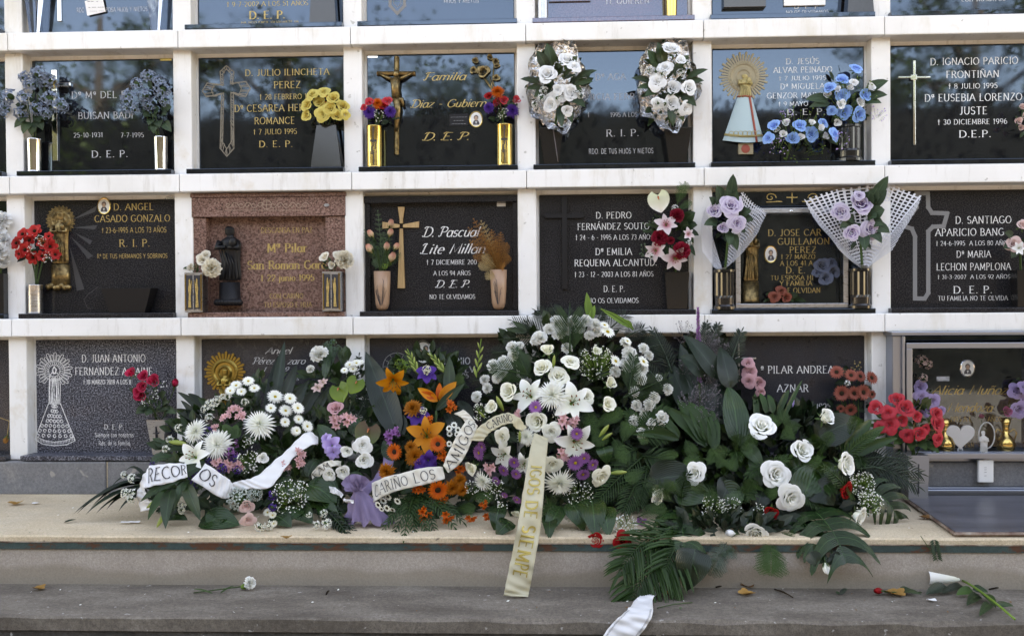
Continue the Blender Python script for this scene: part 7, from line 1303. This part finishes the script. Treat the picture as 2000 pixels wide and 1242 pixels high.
for a, b2, w_, m in (((760, 840), (690, 475), 78, 'mon'), ((780, 850), (900, 980), 44, 'leaf'), ((200, 1050), (560, 1040), 90, 'deep'), ((350, 1120), (600, 1160), 80, 'mon'), ((1130, 1190), (1230, 960), 100, 'mon'), ((1250, 960), (1340, 1100), 60, 'mon'), ((640, 1130), (780, 1170), 70, 'mon'), ((1220, 800), (1480, 690), 90, 'deep'), ((1060, 1000), (1150, 960), 50, 'mon'), ((850, 920), (880, 1100), 50, 'leaf'), ((700, 1060), (640, 1200), 60, 'deep'), ((900, 1100), (860, 1240), 60, 'deep'), ((1200, 1100), (1330, 1200), 80, 'deep'), ((640, 440), (420, 170), 60, 'deep'), ((560, 420), (400, 300), 60, 'deep'), ((700, 500), (640, 240), 60, 'deep')): lf(A, K6, a, b2, w_, m, -.02, (0, -.03, .03), ovate, (.1, -.9, .4), .22, S6, 'aspidistra_leaf')
for a, b2, w_ in (((560, 840), (300, 600), 40), ((560, 830), (380, 560), 44), ((570, 820), (450, 570), 44), ((580, 830), (520, 590), 40), ((600, 860), (590, 620), 36), ((380, 800), (120, 730), 26), ((390, 790), (250, 640), 24), ((390, 800), (100, 770), 22), ((860, 700), (850, 520), 18), ((960, 640), (930, 530), 20), ((990, 640), (1060, 500), 18), ((1020, 680), (1140, 440), 12), ((920, 640), (880, 520), 18), ((1380, 870), (1430, 690), 30), ((1390, 870), (1500, 690), 34), ((1400, 880), (1560, 680), 36), ((1420, 890), (1640, 720), 30), ((1450, 900), (1720, 790), 26), ((1350, 860), (1370, 700), 26), ((1440, 880), (1590, 780), 26), ((770, 620), (690, 580), 26)): lf(A, K6, a, b2, w_, 'palm', .0, (0, -.01, .02), strap, (.1, -.9, .3), .45, S6, 'palm_blade')
for a, b2, ll in (((1480, 950), (1830, 1080), .10), ((1470, 930), (1790, 930), .08), ((1470, 980), (1860, 1010), .08), ((350, 400), (230, 140), .07), ((520, 330), (560, 100), .06), ((560, 330), (630, 110), .06), ((690, 400), (770, 150), .07), ((300, 500), (110, 300), .06)): frond(A, PW(K6, *a, .05), PW(K6, *b2, .05), ll, 'deep', (0, -.01, .03), (0, -.8, .5), 18, .003, .9, .15)
for a, b2 in (((430, 800), (480, 900)), ((520, 900), (440, 960)), ((560, 960), (620, 880)), ((620, 980), (660, 920)), ((740, 900), (700, 980)), ((1010, 600), (1030, 700)), ((960, 640), (965, 720)), ((1140, 720), (1040, 730)), ((1000, 800), (1080, 760))): fern(A, PW(K6, *a, -.05), PW(K6, *b2, -.06), .03, 'fern')
fern(A, PW(K7, 960, 640, -.0), PW(K7, 965, 860, -.0), .065, 'fern', (0, -.03, .02), (0, -1, .1), 16); fern(A, PW(K7, 700, 650, .0), PW(K7, 590, 860, .0), .05, 'deep', (0, -.03, .02), (0, -1, .1), 16); fern(A, PW(K7, 690, 640, .0), PW(K7, 700, 760, .0), .04, 'deep'); fern(A, PW(K7, 1000, 610, .0), PW(K7, 1080, 650, .0), .04, 'fern')
lf(A, K7, (500, 700), (450, 960), 90, 'deep', -.02, (0, -.03, .03), ovate, (0, -1, .3), .2, S7); lf(A, K7, (1330, 740), (1390, 800), 40, 'deep', -.01, s=S7); lf(A, K7, (1210, 720), (1250, 810), 40, 'deep', -.01, s=S7)
frond(A, PW(K7, 400, 560, -.04), W(*K7(110, 1025), -.87), .17, 'palm', (-.03, -.08, .06), (0, -.9, .4), 28, .0065, .75, .30, 'palm_frond', .02, .35)
frond(A, PW(K7, 440, 600, -.03), W(*K7(300, 900), -.83), .15, 'palm', (-.02, -.07, .05), (0, -.9, .4), 24, .0055, .8, .35, 'palm_frond', .02, .4); frond(A, PW(K7, 360, 560, -.03), W(*K7(40, 830), -.84), .13, 'palm', (-.03, -.07, .06), (0, -.9, .4), 24, .0055, .8, .25, 'palm_frond', .05, .4)
q = lambda *p: tuple(K7(*p[:2])) + tuple(K7(*p[2:4])) + (p[4], p[5])
ribbon(A, [q(345, 800, 392, 805, -.775, -.775), q(280, 870, 350, 890, -.79, -.79), q(215, 930, 300, 955, -.81, -.81), q(140, 1005, 240, 1010, -.90, -.90), q(70, 1085, 238, 1100, -1.05, -1.06), q(-10, 1160, 195, 1185, -1.09, -1.09), q(-80, 1250, 115, 1280, -1.10, -1.10), q(-150, 1340, 40, 1370, -1.11, -1.11)], M['rib_w'], 'ribbon', [("/" * 70, 3.3, 6.9, .94, .88, 'sans', M['dkt'], 0), ("/" * 60, 3.9, 6.9, .12, .06, 'sans', M['dkt'], 0)])
greens(A, [(1500, 900, 190, 100, -.28), (1480, 1010, 190, 55, -.46), (1330, 900, 80, 120, -.22), (1420, 1050, 120, 24, -.70), (1640, 960, 90, 70, -.34)], 2200, 'deep', .06); greens(A, [(1480, 930, 180, 100, -.34)], 350, 'fern', .04)
for i in range(26):
    x, y = ru(180, 1480), ru(760, 1230); px, py = K6(x, y); Yb = YD(py) - .03; fern(A, W(px, py, Yb), W(px + ru(-45, 45), py + ru(-50, 25), Yb - .05), ru(.022, .034), 'fern' if rnd() < .6 else 'leaf')
for i in range(14):
    x, y = ru(200, 1500), ru(820, 1200); px, py = K6(x, y); Yb = YD(py) - .02; frond(A, W(px, py, Yb), W(px + ru(-90, 90), py + ru(-70, 40), Yb - .05), .05, 'palm', (0, -.01, .03), (0, -.8, .5), 16, .0024, .9, .15)
# 6 --- tall liatris and grey sprigs behind
A = empty('liatris_spray', WZ(1370, 990, 0), 'tall purple liatris spikes with grey sea lavender against the ledge', 'flower arrangement', AG)
for (x0_, y0_, x1_, y1_, n, f0) in ((512, 520, 507, 10, 60, .55), (520, 640, 513, 250, 44, .45)):
    a_, b_2 = PW(K6, x0_, y0_, .0), PW(K6, x1_, y1_, .0); stemlet(A, a_, b_2, .0028, 'stem', 'liatris_stem'); mb = MB()
    for i in range(n * 5):
        f = f0 + (1 - f0) * rnd(); p = a_.lerp(b_2, f); an = ru(0, 6.28); r = .011 * (1.15 - .5 * (f - f0) / (1 - f0)); e = p + Vector((r * math.cos(an), r * math.sin(an), .010)); leafmb(p, e, .0016, Vector((0, 0, .001)), (0, -1, .2), strap, .1, 2, 0, mb)
    part('liatris_spike', mb, P['purple' if rnd() < .6 else 'lilac'], A, True, a_)
    mb = MB()
    for i in range(40): f = ru(.1, f0); p = a_.lerp(b_2, f); an = ru(0, 6.28); leafmb(p, p + Vector((.02 * math.cos(an), .02 * math.sin(an), .014)), .0016, None, None, strap, .1, 2, 0, mb)
    part('spike_leaf', mb, P['deep'], A, True, a_)
for x, y, r, n in ((560, 230, 90, 130), (420, 150, 70, 60), (640, 250, 60, 70), (560, 420, 90, 130), (470, 580, 90, 120), (560, 680, 80, 100), (560, 540, 90, 120), (690, 380, 50, 50), (430, 360, 60, 50)): px, py = K6(x, y); gyps(A, px, py, YD(py) + .0, r / S6, n, 'twig', .0030, 'sea_lavender_sprig', 'twig')
for a, b2, w_ in (((540, 760), (400, 220), 70), ((600, 700), (640, 260), 70), ((480, 700), (330, 330), 60)): lf(A, K6, a, b2, w_, 'deep', .06, (0, 0, .02), lanc, (0, -1, .2), .3, S6)
greens(A, [(1370, 800, 60, 110, -.08), (1370, 720, 60, 60, -.03)], 350, 'deep', .06)

# ------------------------------------------------------------------ things lying about
def onstep(px, py, Z): return WZ(px, py, Z + .004)
sl_ = empty('slate_slab', WZ(1920, 1010, 0), 'dark scratched slate slab lying on the platform before the steel case', 'slab')
M['slate'] = mat('scratched_slate', rough=.34, spec=.5); _t = tex(M['slate'], 'ShaderNodeTexNoise', 4, 8, .7, 'World', (.4, 3, 1)); _u = tex(M['slate'], 'ShaderNodeTexNoise', 22, 6, .8, 'World', (.25, 5, 1))
setc(M['slate'], mixc(M['slate'], ramp(M['slate'], _u.outputs[0], [(.60, (0, 0, 0)), (.68, (.5, .5, .5))]), ramp(M['slate'], _t.outputs[0], [(.3, (.045, .046, .054)), (.7, (.11, .11, .125))]), (.24, .24, .26)))
pts = [WZ(1766, 968, .018), WZ(2300, 968, .018), WZ(2300, 1038, .018), WZ(1866, 1038, .018)]; b = MB(); b.add([Vector((p_.x, p_.y, .018)) for p_ in pts] + [Vector((p_.x, p_.y, .002)) for p_ in pts], [(3, 2, 1, 0), (0, 1, 5, 4), (1, 2, 6, 5), (2, 3, 7, 6), (3, 0, 4, 7)]); part('slab', b, M['slate'], sl_)
b = MB(); e0, e1, e2 = pts[0], pts[3], pts[2]; b.tube([Vector((p_.x, p_.y, .010)) + Vector((-.004, -.004, 0)) for p_ in (e0, e1, e2)], .0075, 4); part('edge_strip', b, M['rusty'], sl_)
def debris(name, label, cat, mb, m, at): o = part(name, mb, m, None, True, at); tag(o, label, cat); return o
def dryleaf(px, py, Z, size, m, label, rot=0.0, name='dry_leaf', lob=5):
    c = onstep(px, py, Z); mb = MB(); r = S(size, c.y); n = 30; ring = []
    for i in range(n):
        an = 2 * math.pi * i / n; k = .62 + .38 * abs(math.cos(lob * an / 2 + .4)) ** .6 - .1 * rnd(); ring.append(c + Vector((r * k * math.cos(an + rot), r * k * math.sin(an + rot) * .9, .004 + .35 * r * (math.cos(an) ** 2) * k + ru(0, .002))))
    mid = [c.lerp(p_, .5) + Vector((0, 0, -.02 * r)) for p_ in ring]; mb.add([c + Vector((0, 0, .004))] + mid + ring, [(0, 1 + i, 1 + (i + 1) % n) for i in range(n)] + [(1 + i, 1 + n + i, 1 + n + (i + 1) % n, 1 + (i + 1) % n) for i in range(n)], 0, [(.5, 0)] + [(.5, .5)] * n + [(.5, 1)] * n)
    mb.tube([c, c + Vector((-r * 1.2 * math.cos(rot + .5), -r * .6, .012))], .0012, 4); return debris(name, label, 'leaf', mb, P[m], c)
SZ = -.185
dryleaf(32, 984, 0, 15, 'dry', 'curled tan leaf at the left of the platform', .3); dryleaf(76, 1150, SZ, 14, 'dry', 'small tan leaf at the far left of the step', 1.2); dryleaf(420, 1008, 0, 18, 'dry', 'tan plane leaf under the left spray', .8); dryleaf(1458, 1160, SZ, 17, 'dry', 'pale curled leaf on the step below the roses', 1.9); dryleaf(1460, 1144, SZ, 18, 'brown', 'brown crumpled leaf against the riser', .2); dryleaf(1308, 1161, SZ, 14, 'dry', 'orange-brown leaf beside the white ribbon end', 2.6); dryleaf(1748, 1160, SZ, 22, 'dry', 'tan plane leaf lying by the fallen red rosebud', .6); dryleaf(1775, 964, .0, 10, 'brown', 'brown leaf tucked beside the grey cross vase', 1.0)
dryleaf(1806, 1012, .0, 12, 'brown', 'brown litter at the slanted edge of the slate', .5); dryleaf(1800, 992, .0, 9, 'brown', 'small brown litter higher along the slate edge', 2.5); dryleaf(560, 1051, -.003, 11, 'dry', 'flat tan leaf scrap on the platform edge', .2, 'dry_leaf', 3)
b = MB(); leafmb(onstep(125, 1020, 0), onstep(149, 1017, 0) + Vector((0, 0, .006)), .008, (0, 0, .004), (0, -.3, 1), lanc, .2, 6, 0, b); debris('fallen_leaf', 'single green leaf lying on the platform at left', 'leaf', b, P['leaf'], onstep(135, 1019, 0))
for i, (x0_, y0_, x1_, y1_, lb) in enumerate(((1398, 1146, 1434, 1142, 'short dark twig on the step right of the palm frond'), (1513, 1150, 1549, 1166, 'slanting black twig in the middle of the step'), (1283, 1187, 1352, 1176, 'thin green stem on the step edge by the ribbon'), (637, 1160, 643, 1153, 'tiny dark seed pod on the step'), (1932, 1150, 1995, 1142, 'grey twig at the right end of the step'))):
    b = MB(); p0, p1 = onstep(x0_, y0_, SZ), onstep(x1_, y1_, SZ); b.tube([p0, p0.lerp(p1, .5) + Vector((0, 0, .004)), p1], [.0028, .0034, .002] if i != 2 else [.0018] * 3, 6); debris('twig', lb, 'twig', b, P['stem' if i == 2 else 'dcent'], p0)
A = empty('fallen_carnation', onstep(440, 1155, SZ), 'white carnation with long stem fallen on the step', 'flower'); c = onstep(487, 1150, SZ); put('carnation', fmesh('carn', 'white'), A, c + Vector((0, -.0, .022)), aim((.9, -.5, .35)), .024); stemlet(A, onstep(378, 1157, SZ), c + Vector((-.01, 0, .012)), .0022); leaf(A, onstep(430, 1158, SZ), onstep(458, 1147, SZ) + Vector((0, 0, .008)), .003, 'stem', None, None, strap); leaf(A, onstep(415, 1158, SZ), onstep(376, 1152, SZ) + Vector((0, 0, .004)), .003, 'stem', None, None, strap)
b = MB(); c = onstep(478, 1151, SZ) + Vector((0, 0, .012)); b.lathe([(.003, -.02), (.009, -.012), (.011, .0)], c, 8, 0, 1, 1, 0, aim((.9, -.5, .35))); part('calyx', b, P['lime'], A, True)
A = empty('fallen_calla', onstep(1850, 1155, SZ), 'white calla with broad leaves lying at the right of the step', 'flower'); c = onstep(1850, 1146, SZ) + Vector((0, 0, .03)); b = MB(); rows = []
for j in range(8):
    v = j / 7; rows.append([c + Vector((.055 - .125 * v, 0, 0)) + Vector((0, math.cos(a_) * r_, math.sin(a_) * r_)) for a_ in [i * .57 for i in range(11)] for r_ in (.006 + .022 * v ** .7 * (1 + .35 * math.sin(a_ + .6) * v),)])
b.grid(rows); part('spathe', b, P['white'], A, True); stemlet(A, c + Vector((.05, 0, -.004)), onstep(1982, 1215, SZ) + Vector((0, 0, .01)), .004, 'lime', 'stem', (0, .04, .02))
for x0_, y0_, x1_, y1_, w_, m in ((1900, 1160, 1868, 1165, .018, 'fern'), (1912, 1168, 1888, 1186, .018, 'leaf'), (1900, 1158, 1930, 1160, .016, 'leaf'), (1935, 1185, 1913, 1206, .015, 'leaf'), (1945, 1190, 1980, 1187, .012, 'leaf'), (1850, 1152, 1808, 1164, .022, 'deep'), (1880, 1150, 1840, 1162, .016, 'deep'), (1920, 1165, 1945, 1190, .02, 'fern')): leaf(A, onstep(x0_, y0_, SZ) + Vector((0, 0, .012)), onstep(x1_, y1_, SZ) + Vector((0, 0, .006)), w_, m, (0, 0, .012), (0, -.6, .8), ovate)
A = empty('fallen_rosebud', onstep(1716, 1161, SZ), 'red rosebud with stem lying on the step', 'flower'); c = onstep(1716, 1160, SZ) + Vector((0, 0, .012)); put('rosebud', fmesh('bud', 'red'), A, c, aim((-1, -.15, .05)), .022); stemlet(A, c + Vector((.02, 0, -.004)), onstep(1800, 1156, SZ), .002)
for x1_, y1_ in ((1790, 1160), (1775, 1152), (1800, 1165)): leaf(A, onstep(1760, 1157, SZ) + Vector((0, 0, .006)), onstep(x1_, y1_, SZ) + Vector((0, 0, .008)), .012, 'silkleaf', None, (0, -.5, .8), ovate)
A = empty('leaf_scrap', onstep(1646, 1160, SZ), 'torn dark green leaf scrap alone on the step', 'leaf'); leaf(A, onstep(1640, 1161, SZ), onstep(1655, 1157, SZ) + Vector((0, 0, .012)), .008, 'deep', (0, 0, .01)); leaf(A, onstep(1640, 1160, SZ), onstep(1632, 1158, SZ) + Vector((0, 0, .006)), .005, 'leaf')
A = empty('fallen_sprig', W(1815, 1056, PE - .004), 'small leafy sprig caught on the green platform band at right', 'leaf')
for i in range(9): p0 = W(1824 + .8 * i, 1054 + 4.3 * i, PE - .006); [leaf(A, p0, p0 + Vector((s * .018, -.006, -.012)), .0035, 'silkleaf', (0, 0, .002), (0, -1, .2), lanc, .2, 'leaflet', 4) for s in (-1, 1)]
stemlet(A, W(1798, 1046, PE - .01), W(1832, 1095, PE - .008), .0014)
for (x, y, lb, Z) in ((246, 1021, 'crumpled scrap of white paper on the platform', 0), (1820, 1172, 'white petal on the right part of the step', SZ), (433, 1013, 'white petal beside the tan leaf under the left spray', 0), (262, 1020, 'thin torn strip of white paper on the platform', 0), (70, 983, 'pale petal beside the curled leaf', 0)):
    b = MB(); c = onstep(x, y, Z); b.grid([[c + Vector((.022 * (i - 1) * (.6 if 'petal' in lb else 1), .010 * (j - 1), .002 + .004 * rnd())) for i in range(3)] for j in range(3)]); debris('petal' if 'petal' in lb else 'paper_scrap', lb, 'petal' if 'petal' in lb else 'paper', b, M['paper'], c)

mb = MB()
for i in range(150):
    on = rnd() < .6; px = ru(0, 2000); c = WZ(px, ru(985, 1042), .003) if on else WZ(px, ru(1150, 1197), SZ + .004)
    r = ru(.002, .007); an = ru(0, 6.28); d = Vector((math.cos(an), math.sin(an), 0)) * r; e = Vector((-d.y, d.x, 0)) * ru(.3, .7); mi = random.choice((0, 0, 1, 1, 2))
    mb.add([c - d, c + e + Vector((0, 0, .002)), c + d + Vector((0, 0, ru(0, .003))), c - e], [(0, 1, 2, 3)], mi, [(.5, .6)] * 4)
o = part('petal_litter', mb, [P['white'], P['brown'], P['leaf']]); o['kind'] = 'stuff'; o['label'] = 'tiny fallen petals and leaf crumbs strewn over platform and step'; o['category'] = 'litter'
# ------------------------------------------------------------------ across the path, behind the camera: seen mirrored in the polished slabs
M['bark'] = mat('bark', (.09, .065, .045), .9)
P['tree'] = petal('tree_leaf', (.035, .06, .012), (.06, .10, .02), .5, .3, .3); P['hedge'] = petal('cypress_green_shaded', (.0035, .005, .004), (.005, .007, .005), .7, .05, .3)  # hedge green darkened: self-shadow of dense cypress put into the colour
def tree(x, y, h, cr, label, seed, n=8500):
    stt = random.getstate(); random.seed(seed); t = empty('tree', (x, y, -.62), label, 'tree', 'trees across the path'); b = MB(); z0_ = -.62
    b.tube([(x, y, z0_), (x + .1, y, z0_ + h * .3), (x - .05, y + .1, z0_ + h * .55), (x, y, z0_ + h * .9)], [.24, .18, .12, .03], 9); cl = []
    for k in range(16):
        zb = z0_ + h * ru(.28, .7); an = ru(0, 6.28); L_ = cr * ru(.55, 1.0); e = Vector((x + L_ * math.cos(an), y + L_ * math.sin(an), zb + L_ * ru(.15, .8))); b.tube([(x, y, zb), Vector((x, y, zb)).lerp(e, .5) + Vector((0, 0, .15)), e], [.07, .045, .015], 6)
        for j in range(5): cl.append((Vector((x, y, zb)).lerp(e, ru(.45, 1.08)) + Vector((ru(-.5, .5), ru(-.5, .5), ru(-.3, .6))), ru(.35, .8)))
    part('trunk', b, M['bark'], t, True); mb = MB()
    for i in range(n):
        c, r = random.choice(cl); d = Vector((random.gauss(0, .5), random.gauss(0, .5), random.gauss(0, .42))) * r; p = c + d; l = ru(.09, .17); q_ = Vector((ru(-1, 1), ru(-1, 1), ru(-.6, .4))).normalized(); s = q_.cross(Vector((ru(-1, 1), ru(-1, 1), ru(-1, 1)))).normalized()
        mb.add([p, p + q_ * l * .5 + s * l * .36, p + q_ * l, p + q_ * l * .5 - s * l * .36], [(0, 1, 2, 3)], 0, [(.5, rnd())] * 4)
    o = part('crown', mb, P['tree'], t); random.setstate(stt)
tree(-8.6, -13.0, 8.4, 2.7, 'broad leafy tree across the path, mirrored left of the crucifix plaque', 3); tree(-5.2, -14, 7.8, 2.2, 'slender tree across the path, mirrored above the outlined cross', 5); tree(8.1, -13.2, 8.6, 2.9, 'broad leafy tree across the path, mirrored in the right-hand plaques', 8); tree(-1.7, -18, 8.8, 1.8, 'distant tree across the path, mirrored in the top row', 12); tree(-13, -14, 9, 3, 'tall tree across the path far to the left', 15); tree(11.5, -15, 9, 3, 'tall tree across the path far to the right', 19)
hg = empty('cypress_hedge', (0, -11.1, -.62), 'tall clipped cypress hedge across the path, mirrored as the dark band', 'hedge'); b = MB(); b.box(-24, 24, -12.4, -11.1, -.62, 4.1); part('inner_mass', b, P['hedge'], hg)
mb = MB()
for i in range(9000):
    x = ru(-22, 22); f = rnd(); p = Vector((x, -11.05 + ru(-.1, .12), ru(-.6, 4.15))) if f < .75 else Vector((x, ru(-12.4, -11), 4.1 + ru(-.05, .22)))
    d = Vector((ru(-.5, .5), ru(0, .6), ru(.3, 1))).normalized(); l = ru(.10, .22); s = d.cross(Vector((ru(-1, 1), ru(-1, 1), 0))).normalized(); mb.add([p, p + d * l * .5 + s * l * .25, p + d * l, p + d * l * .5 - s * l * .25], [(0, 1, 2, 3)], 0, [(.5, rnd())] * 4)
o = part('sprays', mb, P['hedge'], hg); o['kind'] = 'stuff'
